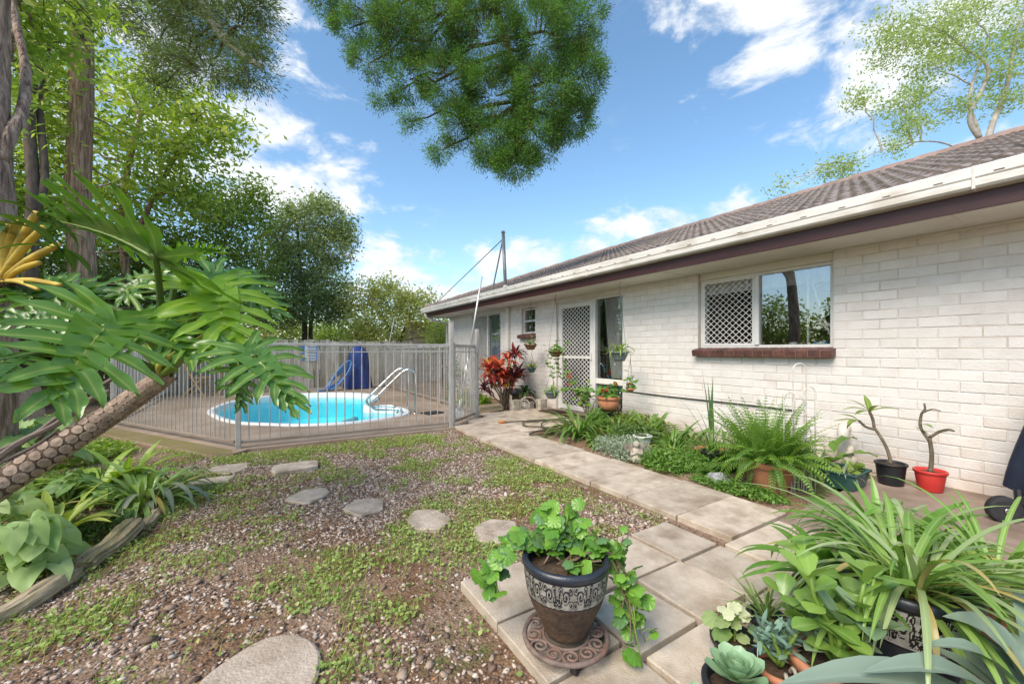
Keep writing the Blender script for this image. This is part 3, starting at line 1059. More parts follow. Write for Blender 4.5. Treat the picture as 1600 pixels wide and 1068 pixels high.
def brick_mesh(L, h=COURSE - .009, dpt=.05):
    mb = MB().box((0, 0, 0), (dpt, L, h))
    o = mb.build('brick', M['paint'], None, bevel=.003)
    me = o.data
    bpy.data.objects.remove(o)
    return me


full = brick_mesh(PITCH - .009)
cache = {}
bricks = []
row = 0
z = .002 - COURSE
while z < TOP - .02:
    zc = z + COURSE / 2
    off = (row % 2) * PITCH / 2
    yb0 = -1.6 - PITCH + off
    cuts = [(o[0], o[1]) for o in OPEN if o[2] < zc < o[3]]
    segs = [(-1.6, 10.75)]
    for c0, c1 in cuts:
        segs = [s for a, b in segs for s in ((a, min(b, c0)), (max(a, c1), b)) if s[1] - s[0] > .02]
    y = yb0
    while y < 10.75:
        for a, b in segs:
            u0, u1 = max(y, a), min(y + PITCH, b)
            if u1 - u0 > .035:
                bricks.append(((u0 + u1) / 2, zc, u1 - u0))
        y += PITCH
    z += COURSE; row += 1
shown = []
for b in bricks:
    dd = SN * WX + CS * b[0]; rr = CS * WX - SN * b[0]
    if dd <= .3:
        vis = False
    else:
        pxx = 800 + 628 * rr / dd
        vis = 600 < pxx < 1605 and not (b[1] < .25 and 1000 < pxx < 1330)
    shown.append((0 if vis else 1, dd, b))
shown.sort(key=lambda s: s[:2])
rest = MB()
rb = random.Random(3)
for k, (_, _, (yc, zc, L)) in enumerate(shown):
    xj = rb.uniform(-.0025, .0025)
    if k < 300:
        if L > PITCH - .002:
            me = full
        else:
            key = round(L, 2)
            me = cache.setdefault(key, None) or brick_mesh(max(.02, L - .009))
            cache[key] = me
        o = link('brick', me, brick_wall)
        o.location = (WX + .025 + xj, yc + rb.uniform(-.002, .002), zc + rb.uniform(-.0015, .0015))
        o.rotation_euler = (rb.uniform(-.004, .004), 0, rb.uniform(-.006, .006))
    else:
        rest.box((WX + .025 + xj, yc, zc), (.05, L - .009, COURSE - .009))
rest.build('far_bricks', M['paint'], brick_wall, kind='stuff')

# room behind the windows
room = MB()
room.box((7.9, 4.5, -.03), (6.4, 12, .04))
room.build('room_floor', M['roomfloor'], house)
room = MB()
room.box((8.2, 4.5, 1.05), (.08, 11.8, 2.1)); room.box((6.4, 4.08, 1.05), (3.2, .1, 2.1)); room.box((6.4, 7.4, 1.05), (3.2, .1, 2.1))
room.build('room_partition', M['room'], house)

# eaves
EX = 4.05
soff = MB()
soff.box(((EX + .03 + WX + .2) / 2, 4.75, TOP + .006), (WX + .2 - EX - .03, 12.7, .012))
so = soff.build('soffit', M['soffit'], house)
jm = MB()
for yj in (.75, 3.15, 5.55, 7.95):
    jm.box(((EX + WX) / 2 + .02, yj, TOP - .001), (WX - EX - .06, .012, .006))
jm.build('soffit_joint', M['joint'], so)
MB().box((WX - .012, 0.05, TOP - .012), (.022, 3.1, .02)).build('soffit_bead', M['trim'], so)
MB().box((EX + .016, 4.76, 2.105), (.03, 12.72, .125)).build('fascia', M['fascia'], house)
MB().box((EX + 3.8, 11.13, 2.105), (7.6, .03, .125)).build('end_fascia', M['fascia'], house)
g = MB()
# quad gutter: front face, bottom, lip
prof = [(EX + .0, 2.155), (EX - .075, 2.16), (EX - .09, 2.175), (EX - .09, 2.215), (EX - .083, 2.222), (EX - .094, 2.232), (EX - .094, 2.295), (EX - .086, 2.305), (EX - .072, 2.30), (EX - .078, 2.285), (EX - .074, 2.18), (EX, 2.17)]
y0, y1 = -1.6, 11.18
k = len(prof)
g.add([(p[0], y0, p[1]) for p in prof] + [(p[0], y1, p[1]) for p in prof], [(i, i + 1, k + i + 1, k + i) for i in range(k - 1)] + [tuple(range(k))[::-1], tuple(range(k, 2 * k))])
gut = g.build('gutter', M['gutter'], house)
for yj in (.62, 4.3, 8.0):
    MB().box((EX - .046, yj, 2.229), (.1, .018, .152)).build('gutter_joiner', M['gutter'], gut, bevel=.004)
sl = MB()
for i in range(42):
    sl.box((EX - .0953, -.3 + i * .27, 2.243), (.003, .045, .006))
sl.build('overflow_slot', M['darkwood'], gut)
MB().bar((EX - .09, 11.18, 2.23), (11.5, 11.18, 2.23), .12, .14).build('end_gutter', M['gutter'], house)
# down-pipe at the far corner
dpm = MB()
dpm.tube([(EX - .03, 11.05, 2.17), (EX - .02, 11.02, 2.05), (EX + .2, 10.96, 1.95), (WX - .05, 10.86, 1.88), (WX - .05, 10.84, 0)], .04, 8)
dpm.build('corner_downpipe', M['gutter'], house, smooth=True)
MB().box((WX - .045, 7.50, 1.02), (.075, .085, 2.05)).build('wall_downpipe', M['pvc'], house, bevel=.01)

# roof: hipped, courses of fluted tiles
SL = .384
SLEN = math.hypot(1, SL)
RX, RZ = 7.75, 2.30 + SL * (7.75 - EX)
YF, YN = 11.2, -1.7
roof = MB()
yr = YF - (RX - EX)
roof.add([(EX + .01, YN, 2.26), (EX + .01, YF - .02, 2.26), (RX, yr, RZ - .05), (RX, YN, RZ - .05), (11.45, YN, 2.26), (11.45, YF - .02, 2.26)],
         [(0, 3, 2, 1), (1, 2, 5), (2, 3, 4, 5), (0, 4, 3), (0, 1, 5, 4)])
roof_o = roof.build('roof', M['tile'], house)
TW, TL = .20, .33


def tile_geo(nw=2, seg=5):
    vs, fs = [], []
    n = nw * seg
    for e, (dx, lift) in enumerate(((-.03, .026), (TL + .01, .0))):
        for i in range(n + 1):
            t = i / n
            w = .013 * (1 - math.cos(2 * PI * nw * t)) * .5 * 2
            vs.append((dx, (t - .5) * TW * 1.0, lift + w))
    for i in range(n + 1):
        t = i / n
        vs.append((-.03, (t - .5) * TW, .004 + .013 * (1 - math.cos(2 * PI * nw * t)) * .9))
    for i in range(n):
        fs.append((i, i + 1, n + 1 + i + 1, n + 1 + i))
        fs.append((i + 1, i, 2 * (n + 1) + i, 2 * (n + 1) + i + 1))
    return vs, fs


tv, tf = tile_geo()
sx, sz = 1 / SLEN, SL / SLEN
tvr = [(p[0] * sx - p[2] * sz, p[1], p[0] * sz + p[2] * sx) for p in tv]
tm = bpy.data.meshes.new('roof_tile'); tm.from_pydata(tvr, [], tf); tm.materials.append(M['tile'])
tiles = []
nrow = int((RX - EX) * SLEN / TL) + 1
for r_ in range(nrow):
    s0 = r_ * TL
    x0, z0 = EX - .02 + s0 * sx, 2.285 + s0 * sz
    y = YN + .1 + (r_ % 2) * TW * .0
    lim = YF - (x0 - EX) - .05
    while y < lim:
        tiles.append((SN * x0 + CS * y, x0, y, z0)); y += TW
infr = lambda t: (t[0] > .5 and (CS * t[1] - SN * t[2]) / t[0] < 1.30)
tiles.sort(key=lambda t: (0 if infr(t) else 1, t[0]))
restt = MB()
for k, (dd, x0, y0_, z0) in enumerate(tiles):
    if k < 300:
        o = link('roof_tile', tm, roof_o)
        o.location = (x0, y0_, z0 + rb.uniform(-.002, .003))
        o.rotation_euler = (rb.uniform(-.004, .004), 0, rb.uniform(-.006, .006))
    else:
        restt.add([(p[0] + x0, p[1] + y0_, p[2] + z0) for p in tvr], tf)
restt.build('far_roof_tiles', M['tile'], roof_o, kind='stuff')
# ridge and hip caps
cap = MB()
cv, cf = [], []
for e, (yy_, rr_) in enumerate(((0, .115), (.36, .13), (.40, .13))):
    for i in range(7):
        a = PI * (i / 6)
        cv.append((math.cos(a) * rr_ * 1.15, yy_, math.sin(a) * rr_ * .75))
cf = [(e * 7 + i, e * 7 + i + 1, e * 7 + 8 + i, e * 7 + 7 + i) for e in range(2) for i in range(6)] + [tuple(range(14, 21))]
capm = bpy.data.meshes.new('ridge_cap'); capm.from_pydata(cv, [], cf); capm.materials.append(M['ridge'])
yk = yr - .05
while yk > YN:
    o = link('ridge_cap', capm, roof_o); o.location = (RX, yk - .36, RZ - .03); yk -= .36
hv = Vector((RX - EX, yr - YF, RZ - 2.30)); hl = hv.length; hv.normalize()
for i in range(int(hl / .36)):
    p = Vector((EX, YF, 2.28)) + hv * (i * .36 + .05)
    o = link('ridge_cap', capm, roof_o); o.location = p
    o.rotation_euler = hv.to_track_quat('Y', 'Z').to_euler()


# windows
def framed(name, y0, y1, z0, z1, x=WX + .07, w=.035, d=.05, m='alu', parent=house):
    mb = MB()
    mb.box((x, (y0 + y1) / 2, z0 + w / 2), (d, y1 - y0, w)); mb.box((x, (y0 + y1) / 2, z1 - w / 2), (d, y1 - y0, w))
    mb.box((x, y0 + w / 2, (z0 + z1) / 2), (d - .002, w, z1 - z0 - 2 * w)); mb.box((x, y1 - w / 2, (z0 + z1) / 2), (d - .002, w, z1 - z0 - 2 * w))
    return mb.build(name, M[m], parent, bevel=.003)


def pane(parent, y0, y1, z0, z1, x):
    return MB().box((x, (y0 + y1) / 2, (z0 + z1) / 2), (.006, y1 - y0, z1 - z0)).build('pane', M['glass'], parent)


def grille(parent, y0, y1, z0, z1, x, p=.085, w=.010, name='security_grille', q=None):
    """diamond lattice with cells p wide and q tall"""
    mb = MB()
    q = q or p
    for s in (1, -1):
        n = int(((y1 - y0) / p + (z1 - z0) / q)) + 2
        for i in range(-int((z1 - z0) / q) - 2, n):
            # line: (y-y0)/p - s*(z-z0)/q = i
            pts = []
            for z in np.linspace(z0, z1, 2):
                pts.append((y0 + p * (i + s * (z - z0) / q), z))
            (ya, za), (yb_, zb_) = pts
            # clip to the opening
            t0, t1 = 0.0, 1.0
            dy = yb_ - ya
            for lo, hi in ((y0, y1),):
                ta, tb = (lo - ya) / dy, (hi - ya) / dy
                if ta > tb:
                    ta, tb = tb, ta
                t0, t1 = max(t0, ta), min(t1, tb)
            if t1 - t0 > .01:
                A = (x + (.002 if s > 0 else -.002), ya + dy * t0, za + (zb_ - za) * t0); B = (x + (.002 if s > 0 else -.002), ya + dy * t1, za + (zb_ - za) * t1)
                mb.bar(A, B, w, .005, up=(1, 0, 0))
    return mb.build(name, M['alu'], parent)


def curtain(parent, y0, y1, z0, z1, x, m, gather=1.0, n=60, name='curtain', swept=0.0):
    vs, fs = [], []
    rows = 8
    for j in range(rows + 1):
        t = j / rows
        for i in range(n + 1):
            s = i / n
            yy_ = y0 + (y1 - y0) * s
            yy_ = yy_ + swept * (y0 - yy_) * t ** 1.2 * .75
            vs.append((x + .022 * math.sin(s * n * .62 + .4 * math.sin(t * 3 + s * 9)) * gather, yy_, z1 + (z0 - z1) * t))
    for j in range(rows):
        for i in range(n):
            o = j * (n + 1) + i
            fs.append((o, o + 1, o + n + 2, o + n + 1))
    return MB().add(vs, fs).build(name, m, parent, smooth=True)


# main window (right): grille to the far half, clear sliding pane to the near half
win = framed('window', 1.625, 3.015, 1.125, 1.965)
MB().box((WX + .06, 2.32, 2.008), (.05, 1.39, .08)).build('head_board', M['trim'], win)
MB().box((WX + .05, 2.335, 1.545), (.045, .045, .77)).build('mullion', M['alu'], win, bevel=.003)
pane(win, 1.66, 2.31, 1.16, 1.93, WX + .07)
fr = framed('screen_frame', 2.36, 2.985, 1.15, 1.94, x=WX + .052, w=.03, d=.022, parent=win)
grille(win, 2.385, 2.96, 1.175, 1.915, WX + .052, .076, .0072, q=.070)
MB().box((WX + .10, 1.865, 1.545), (.02, .016, .77)).build('sash_bar', M['alu'], win)
curtain(win, 1.64, 2.98, 1.79, 1.94, WX + .16, M['sheer'], name='valance', n=90)
sill = MB().box((WX + .0, 2.32, 1.085), (.13, 1.44, .012)).build('window_sill', M['silljoint'], house)
sill.location = (0, 0, 0)
tilt = Matrix.Rotation(math.radians(-12), 3, 'Y')
for i in range(14):
    yb_ = 1.592 + i * .104 + .052
    MB().box((WX - .002, yb_, 1.082), (.19, .094, .076), tilt).build('brick', M['sillbrick'], sill, bevel=.004)
mj = MB().box((WX + .004, 2.32, 1.082), (.172, 1.44, .066), tilt).build('sill_mortar', M['silljoint'], sill)

# door, sidelight
dr = thing_door = framed('door_frame', 4.255, 5.855, .03, 1.98, x=WX + .07, w=.045)
MB().box((WX + .05, 4.885, 1.0), (.06, .05, 1.89)).build('mullion', M['alu'], dr, bevel=.003)
MB().box((WX + .05, 4.565, .60), (.05, .585, .085)).build('transom', M['trim'], dr, bevel=.003)
pane(dr, 4.30, 4.86, .65, 1.94, WX + .08)
pane(dr, 4.30, 4.86, .08, .55, WX + .08)
curtain(dr, 4.31, 4.74, .66, 1.93, WX + .12, M['sheer'], n=40, swept=.5)
door = framed('security_door', 4.92, 5.80, .05, 1.93, x=WX + .045, w=.075, d=.035, parent=house)
MB().box((WX + .045, 5.36, .98), (.03, .74, .05)).build('mid_rail', M['alu'], door)
grille(door, 4.99, 5.73, .12, 1.86, WX + .04, .098, .0105, q=.074)
MB().box((WX + .085, 5.36, .99), (.02, .86, 1.86)).build('screen', mat('door_screen', (.02, .017, .016), (.03, .025, .023), 8, .8), door)
MB().box((WX + .02, 4.96, 1.0), (.03, .035, .13)).build('door_handle', M['alu'], door, bevel=.006)
MB().box((WX + .06, 5.05, 2.017), (.05, 1.6, .062)).build('door_head', M['trim'], house)
MB().box((WX + .01, 5.06, .015), (.16, 1.6, .03)).build('door_step', M['patio'], house, bevel=.004)

# small bathroom window
w2 = framed('small_window', 6.54, 7.01, 1.44, 1.96)
MB().box((WX + .06, 6.775, 1.70), (.045, .42, .035)).build('sash_bar', M['alu'], w2)
pane(w2, 6.57, 6.98, 1.475, 1.685, WX + .075); pane(w2, 6.57, 6.98, 1.715, 1.925, WX + .085)
s2 = MB().box((WX, 6.775, 1.395), (.12, .56, .012)).build('small_window_sill', M['silljoint'], house)
for i in range(5):
    MB().box((WX - .002, 6.55 + i * .112, 1.395), (.19, .104, .076), tilt).build('brick', M['sillbrick'], s2, bevel=.004)

# far sliding window
w3 = framed('sliding_window', 7.9, 9.34, .31, 1.98)
MB().box((WX + .05, 8.55, 1.14), (.05, .05, 1.6)).build('mullion', M['alu'], w3)
pane(w3, 7.93, 8.53, .35, 1.94, WX + .08); 
grille(w3, 8.6, 9.3, .36, 1.94, WX + .05, .088, .013, q=.066)
curtain(w3, 7.93, 8.55, .35, 1.94, WX + .14, M['bluecurtain'], n=40)
framed('small_window_trim', 6.52, 7.03, 1.97, 2.05, x=WX + .05, w=.02, d=.04, m='trim', parent=w2)

# black conduit along the wall, PVC stub by the planter
cd = MB()
cd.tube([(WX - .012, 4.18, .49), (WX - .012, 3.4, .482), (WX - .012, 2.6, .488), (WX - .012, 1.93, .485)], .0085, 6)
cd.build('wall_conduit', mat('conduit', (.045, .04, .036), (.06, .05, .045), 5, .6), house)
dpv = MB()
dpv.tube([(WX - .07, 1.52, .0), (WX - .07, 1.52, .32), (WX - .06, 1.52, .37), (WX - .02, 1.52, .40)], .045, 10)
dpv.build('waste_pipe', M['pvc'], house, smooth=True)

# mast on the far eave with its stays, and a small aerial
M['galv'] = mat('galvanised', (.34, .33, .32), (.45, .44, .43), 9, .45, .1, metal=.6, spec=.5)
mp = dp(790, 453, 0)
u_ = (790 - 800) / 628.0
base = Vector((4.1, (4.1 / (SN + CS * u_)) * (CS - SN * u_), 2.3))
mast = thing('mast', 'grey steel service mast with wire stay rising from the far gutter', 'mast', base)
topm = base + Vector((-.02, .06, 1.12))
MB().tube([base + V(0, 0, -.02), topm], .033, 10).build('pole', M['galv'], mast, smooth=True)
MB().tube([topm, topm + V(0, 0, .035)], [.045, .03], 10).build('cap', M['galv'], mast, smooth=True)
MB().lathe([(.075, 0), (.06, .05), (.034, .09)], base + V(0, 0, -.01), 12).build('flashing', M['gutter'], mast, smooth=True)
MB().tube([topm + V(0, 0, -.12), V(4.2, 10.9, 2.36)], .011, 6).build('stay', M['galv'], mast)
MB().tube([topm + V(0, 0, -.1), base + V(-.02, .5, .02)], .016, 6).build('stay', M['galv'], mast)

# ------------------------------------------------------------------ pool fence, gate, paling fence
M['fence'] = mat('fence_steel', (.41, .395, .375), (.52, .505, .485), 6, .5, .1, metal=.25, spec=.5, c3=(.24, .19, .15), s3=5, a3=.4)
M['rust'] = mat('rail_weathered', (.24, .20, .17), (.32, .27, .23), 8, .65, .2, c3=(.17, .11, .07), s3=4, a3=.6)
M['paling'] = mat('grey_paling', (.39, .345, .27), (.56, .51, .42), 5, .9, .45, 30, stretch=(4, 4, .6), c3=(.16, .15, .09), s3=1.6, a3=.6, objvar=.28)
M['palerail'] = mat('paling_rail', (.22, .17, .12), (.3, .25, .19), 5, .9, .3, stretch=(.6, 4, 4))
barm = MB().tube([(0, 0, 0), (0, 0, 1.085)], .0068, 6).build('bar', M['fence']).data
bpy.data.objects.remove(bpy.data.objects['bar'])


def post(parent, p, h, w=.05, name='post', cap=True):
    mb = MB().box((p[0], p[1], h / 2 - .03), (w, w, h + .06))
    mb.build(name, M['fence'], parent, bevel=.006)
    if cap:
        MB().box((p[0], p[1], h + .006), (w + .008, w + .008, .014)).build('post_cap', M['fence'], parent, bevel=.004)


def fence_run(label, a, b, posts, spacing=.098, h=1.19, name='pool_fence', zoff=0.0, cat='fence', barstep=None):
    a, b = Vector(a), Vector(b)
    t = thing(name, label, cat, (a.x, a.y, 0), 'panels of the steel pool fence' if name == 'pool_fence' else None)
    d = (b - a); L = d.length; u = d.normalized()
    A, B = Vector((a.x, a.y, 0)), Vector((b.x, b.y, 0))
    MB().bar(A + V(0, 0, h - .02), B + V(0, 0, h - .02), .035, .035).build('top_rail', M['fence'], t, bevel=.004)
    MB().bar(A + V(0, 0, .065), B + V(0, 0, .065), .03, .03).build('bottom_rail', M['rust'], t, bevel=.004)
    MB().bar(A + V(0, 0, h - .11), B + V(0, 0, h - .11), .012, .012).build('upper_rail', M['fence'], t)
    for s, hh, w in posts:
        p = a + u * s
        post(t, p, hh, w)
    n = int(L / spacing)
    for i in range(1, n):
        s = L * i / n
        if any(abs(s - q[0]) < .03 for q in posts):
            continue
        o = link('bar', barm, t); p = a + u * s
        o.location = (p.x, p.y, .075)
        o.scale = (1, 1, (h - .11) / 1.085)
    return t


Pc, Pg, Ph = V(-.2, 5.46), V(2.33, 5.34), V(3.07, 5.98)
fence_run('long steel bar pool fence panel facing the gravel', Pc, Pg, [(0, 1.24, .055), (2.53, 1.5, .062)])
fence_run('steel pool fence panel running back left behind the strap leaves', V(-.235, 5.52), V(-1.84, 8.19), [(3.1, 1.2, .05)])
fence_run('far left steel pool fence panel reaching the palings', V(-1.87, 8.25), V(-1.9, 13.0), [(2.4, 1.2, .05)])
fence_run('steel pool fence panel running back beside the house wall', V(3.16, 6.1), V(3.22, 12.9), [(1.75, 1.2, .05), (4.2, 1.2, .05)])
gt = fence_run('closed pool gate of steel bars beside the tall post', V(2.39, 5.39), V(3.02, 5.935), [(.0, 1.2, .03), (.80, 1.2, .03)], name='pool_gate', cat='gate', spacing=.058)
MB().box((3.02, 5.90, 1.12), (.05, .05, .16)).build('latch', M['fence'], gt, bevel=.006)
pt = MB().box((Ph.x, Ph.y, .71), (.055, .055, 1.48)).build('gate_post', M['fence'], bevel=.006)
tag(pt, 'latch post of the pool gate next to the red-leaved bush', 'post')

pal = thing('paling_fence', 'weathered grey timber paling fence behind the pool', 'fence', (0, 13.3, 0))
rp = random.Random(5)
xp = -8.0
MB().bar(V(-8, 13.36, .35), V(4.4, 13.36, .35), .04, .07).build('rail', M['palerail'], pal)
MB().bar(V(-8, 13.36, 1.2), V(4.4, 13.36, 1.2), .04, .07).build('rail', M['palerail'], pal)
i = 0
while xp < 4.35:
    w = rp.uniform(.105, .135)
    h = 1.42 + rp.uniform(-.03, .035)
    rot = Matrix.Rotation(rp.uniform(-.012, .012), 3, 'Y')
    MB().box((xp + w / 2, 13.31 + (i % 2) * .012 + rp.uniform(0, .006), h / 2 - .02), (w, .017, h), rot).build('paling', M['paling'], pal)
    xp += w + rp.uniform(.004, .028); i += 1

# pale block wall past the end of the house
M['block'] = mat('pale_block', (.42, .33, .27), (.52, .43, .36), 8, .9, .3, 60, objvar=.1)
M['blockj'] = mat('block_joint', (.3, .24, .19), (.36, .29, .24), 9, .95)
bw = thing('boundary_wall', 'pale brown block wall beyond the far corner of the house', 'wall', (5.0, 13.6, 0))
bw['kind'] = 'thing'
MB().box((5.9, 13.72, 1.05), (3.2, .12, 2.1)).build('mortar', M['blockj'], bw)
for r_ in range(11):
    for c_ in range(8):
        x0 = 4.32 + c_ * .40 + (r_ % 2) * .2
        if x0 < 7.2:
            MB().box((x0 + .19, 13.65, .09 + r_ * .19), (.385, .04, .176)).build('block', M['block'], bw, bevel=.005)

# sheds beyond the palings
M['shed'] = mat('shed_sheet', (.50, .52, .52), (.60, .61, .60), 3, .6, .1, c3=(.38, .33, .28), s3=2)
sh = thing('neighbour_shed', 'low pale metal shed roof showing over the palings', 'shed', (-2.6, 17, 0))
MB().box((-2.6, 17.6, .8), (3.4, 2.2, 1.6)).build('wall', M['shed'], sh)
v = []
for i in range(29):
    v += [(-4.5 + i * .136, 16.2, 1.62 + .02 * (i % 2)), (-4.5 + i * .136, 18.9, 2.05 + .02 * (i % 2))]
MB().add(v, [(2 * i, 2 * i + 2, 2 * i + 3, 2 * i + 1) for i in range(28)]).build('roof', M['shed'], sh)

# ------------------------------------------------------------------ around the pool
M['steel'] = mat('stainless', (.62, .61, .59), (.68, .67, .65), 8, .18, 0, metal=1.0)
for k, (dx, dy, lb) in enumerate([(0, 0, 'nearer bent stainless steel pool handrail beside the black mat'), (.02, .46, 'rear bent stainless steel pool handrail at the shallow end')]):
    pts = [V(2.30, 6.82, 0), V(2.30, 6.82, .45), V(2.30, 6.83, .66), V(2.27, 6.84, .74), V(2.20, 6.86, .765), V(2.10, 6.9, .72), V(1.96, 6.95, .58),
           V(1.72, 7.03, .33), V(1.64, 7.06, .24), V(1.62, 7.06, .17), V(1.67, 7.05, .10), V(1.76, 7.02, .085), V(1.98, 6.92, .09), V(2.06, 6.86, .07), V(2.10, 6.82, 0), V(2.10, 6.80, -.03)]
    pts = [p + V(dx, dy, 0) for p in pts]
    sm = []
    for i in range(len(pts) - 1):
        p0, p1, p2, p3 = pts[max(i - 1, 0)], pts[i], pts[i + 1], pts[min(i + 2, len(pts) - 1)]
        for j in range(4):
            t = j / 4
            sm.append(.5 * ((2 * p1) + (p2 - p0) * t + (2 * p0 - 5 * p1 + 4 * p2 - p3) * t * t + (3 * p1 - p0 - 3 * p2 + p3) * t ** 3))
    sm.append(pts[-1])
    hr = thing('handrail', lb, 'handrail', pts[0], 'pool handrails')
    MB().tube(sm, .021, 10).build('rail', M['steel'], hr, smooth=True)
    for q in (pts[0], pts[-2]):
        MB().lathe([(.05, .0), (.05, .012), (.026, .02)], (q.x, q.y, .001), 14).build('flange', M['steel'], hr, smooth=True)

M['blackrubber'] = mat('black_rubber', (.018, .018, .02), (.03, .03, .032), 15, .75, .2)
o = MB().box((2.56, 6.68, .012), (.34, .26, .016), Matrix.Rotation(.25, 3, 'Z')).build('skimmer_lid', M['blackrubber'], bevel=.005)
tag(o, 'flat black lid on the deck at the foot of the handrail', 'lid')
fm = MB().box((4.46, 5.56, .017), (.42, .62, .012), Matrix.Rotation(.05, 3, 'Z')).build('door_mat', mat('mat_brown', (.045, .022, .018), (.075, .04, .03), 60, .95, .6, 200), bevel=.003)
tag(fm, 'dark brown door mat in front of the security door', 'mat')

# blue cover, vacuum hose
M['tarp'] = mat('blue_tarp', (.012, .03, .15), (.03, .065, .26), 5, .45, .2, 10, spec=.5)
tp = MB()
nn, rows = 28, 10
vs, fs = [], []
for j in range(rows + 1):
    t = j / rows
    for i in range(nn):
        a = 2 * PI * i / nn
        rr = (.23 + .13 * (1 - t)) * (1 + .16 * math.sin(a * 5 + t * 2) * (1 - .5 * t) + .06 * math.sin(a * 9))
        if j == rows:
            rr *= .45
        vs.append((2.42 + math.cos(a) * rr * 1.0, 12.2 + math.sin(a) * rr * .7, .02 + 1.14 * t + (.06 if j == rows else 0) + .03 * math.sin(a * 2) * t))
for j in range(rows):
    for i in range(nn):
        fs.append((j * nn + i, j * nn + (i + 1) % nn, (j + 1) * nn + (i + 1) % nn, (j + 1) * nn + i))
fs.append(tuple(range(rows * nn, rows * nn + nn)))
o = tp.add(vs, fs).build('covered_filter', M['tarp'], smooth=True)
tag(o, 'upright bundle draped in a royal blue tarpaulin by the palings', 'cover')
M['bluehose'] = mat('blue_hose', (.10, .22, .47), (.14, .28, .55), 10, .45, .2, 60)
hs = thing('vacuum_hose', 'light blue pool vacuum hose looped against the blue tarpaulin', 'hose', (2.0, 11.9, 0))
hp = []
for k in range(3):
    n = 26
    a0 = Vector((1.62 - .05 * k, 11.75 + .06 * k, .05)); top = Vector((2.16 + .05 * k, 11.9 + .03 * k, .80 - .06 * k))
    for i in range(n):
        a = 2 * PI * i / n
        c = (a0 + top) / 2
        ax = (top - a0) / 2
        sd = Vector((.10, .0, -.055))
        hp.append(c - ax * math.cos(a) + sd * math.sin(a) * (1.1 - .2 * k))
MB().tube(hp, .024, 7).build('coil', M['bluehose'], hs, smooth=True)
MB().tube([V(1.6, 11.75, .04), V(1.4, 11.7, .035), V(1.3, 11.66, .04), V(1.28, 11.72, .05)], .026, 8).build('hose_end', M['bluehose'], hs, smooth=True)

# leaning poles
M['poleal'] = mat('pole_aluminium', (.60, .59, .57), (.68, .67, .65), 4, .35, 0, metal=.5)
M['bluewhite'] = mat('brush_plastic', (.55, .63, .72), (.7, .74, .78), 5, .5)
bot = gp(722, 640, .03); bot = V(2.66, 5.83, .05)
topp = dp(753, 432, SN * 3.0 + CS * 5.75)
net = thing('pool_pole', 'long pale aluminium pool pole leaning over the gate with a white brush', 'pole', bot)
dirp = (topp - bot).normalized()
MB().tube([bot + dirp * .22, bot + dirp * 1.0], .019, 8).build('lower_tube', M['poleal'], net, smooth=True)
MB().tube([bot + dirp * 1.0, topp], .015, 8).build('upper_tube', M['poleal'], net, smooth=True)
bv = []
sidev = V(CS, -SN, 0)
MB().tube([bot + dirp * .12, bot + dirp * .30], [.035, .018], 8).build('socket', M['bluewhite'], net, smooth=True)
br = MB()
rbb = random.Random(2)
for i in range(120):
    s = rbb.uniform(-1, 1); d2 = rbb.uniform(-1, 1)
    br.bar(bot + dirp * .16 + sidev * (.03 * s), bot + sidev * (.12 * s) + dirp * (-.02 - .02 * s * s) + V(d2 * .02 * SN, d2 * .02 * CS, .01), .006, .006)
br.build('bristles', mat('bristle', (.6, .62, .64), (.7, .71, .72), 20, .7), net)
pl = thing('leaning_stick', 'thin grey stick leaning behind the palings under the bushes', 'stick', (2.3, 13.2, 0))
MB().tube([dp(606, 545, 12.6), dp(616, 496, 12.7)], .014, 6).build('shaft', M['poleal'], pl)
MB().tube([dp(605, 549, 12.6), dp(606.5, 542, 12.6)], .02, 6).build('grip', M['blackrubber'], pl)

# pool safety sign: white chart with a blue band and lines of print
M['signw'] = mat('sign_white', (.68, .70, .71), (.72, .74, .75), 5, .5)
M['signb'] = mat('sign_blue', (.05, .20, .55), (.06, .24, .6), 5, .5)
M['signk'] = mat('sign_ink', (.13, .15, .19), (.2, .22, .26), 30, .6)
M['signy'] = mat('sign_yellow', (.62, .45, .06), (.66, .5, .08), 5, .5)
sg = thing('safety_sign', 'white pool safety chart with blue band on the palings', 'sign', (1.2, 13.26, 1))
s0 = V(1.06, 13.285, 1.26)
MB().box((1.28, 13.288, 1.02), (.40, .008, .46)).build('board', M['signw'], sg)
MB().box((1.10, 13.281, 1.02), (.07, .006, .46)).build('band', M['signb'], sg)
MB().box((1.10, 13.276, .93), (.06, .005, .08)).build('emblem', M['signy'], sg)
ln = MB()
for i in range(5):
    ln.box((1.32 - .01 * (i % 2), 13.281, 1.20 - i * .085), (.25 + .02 * (i % 2), .006, .012)); ln.box((1.34, 13.281, 1.175 - i * .085), (.20, .006, .009))
ln.build('print', M['signk'], sg)
MB().box((1.46, 13.281, 1.02), (.03, .006, .46)).build('edge_band', M['signb'], sg)

# folding timber table and chair behind the left fence
M['teak'] = mat('folding_timber', (.42, .28, .12), (.55, .39, .19), 6, .6, .15, stretch=(3, 3, 1))


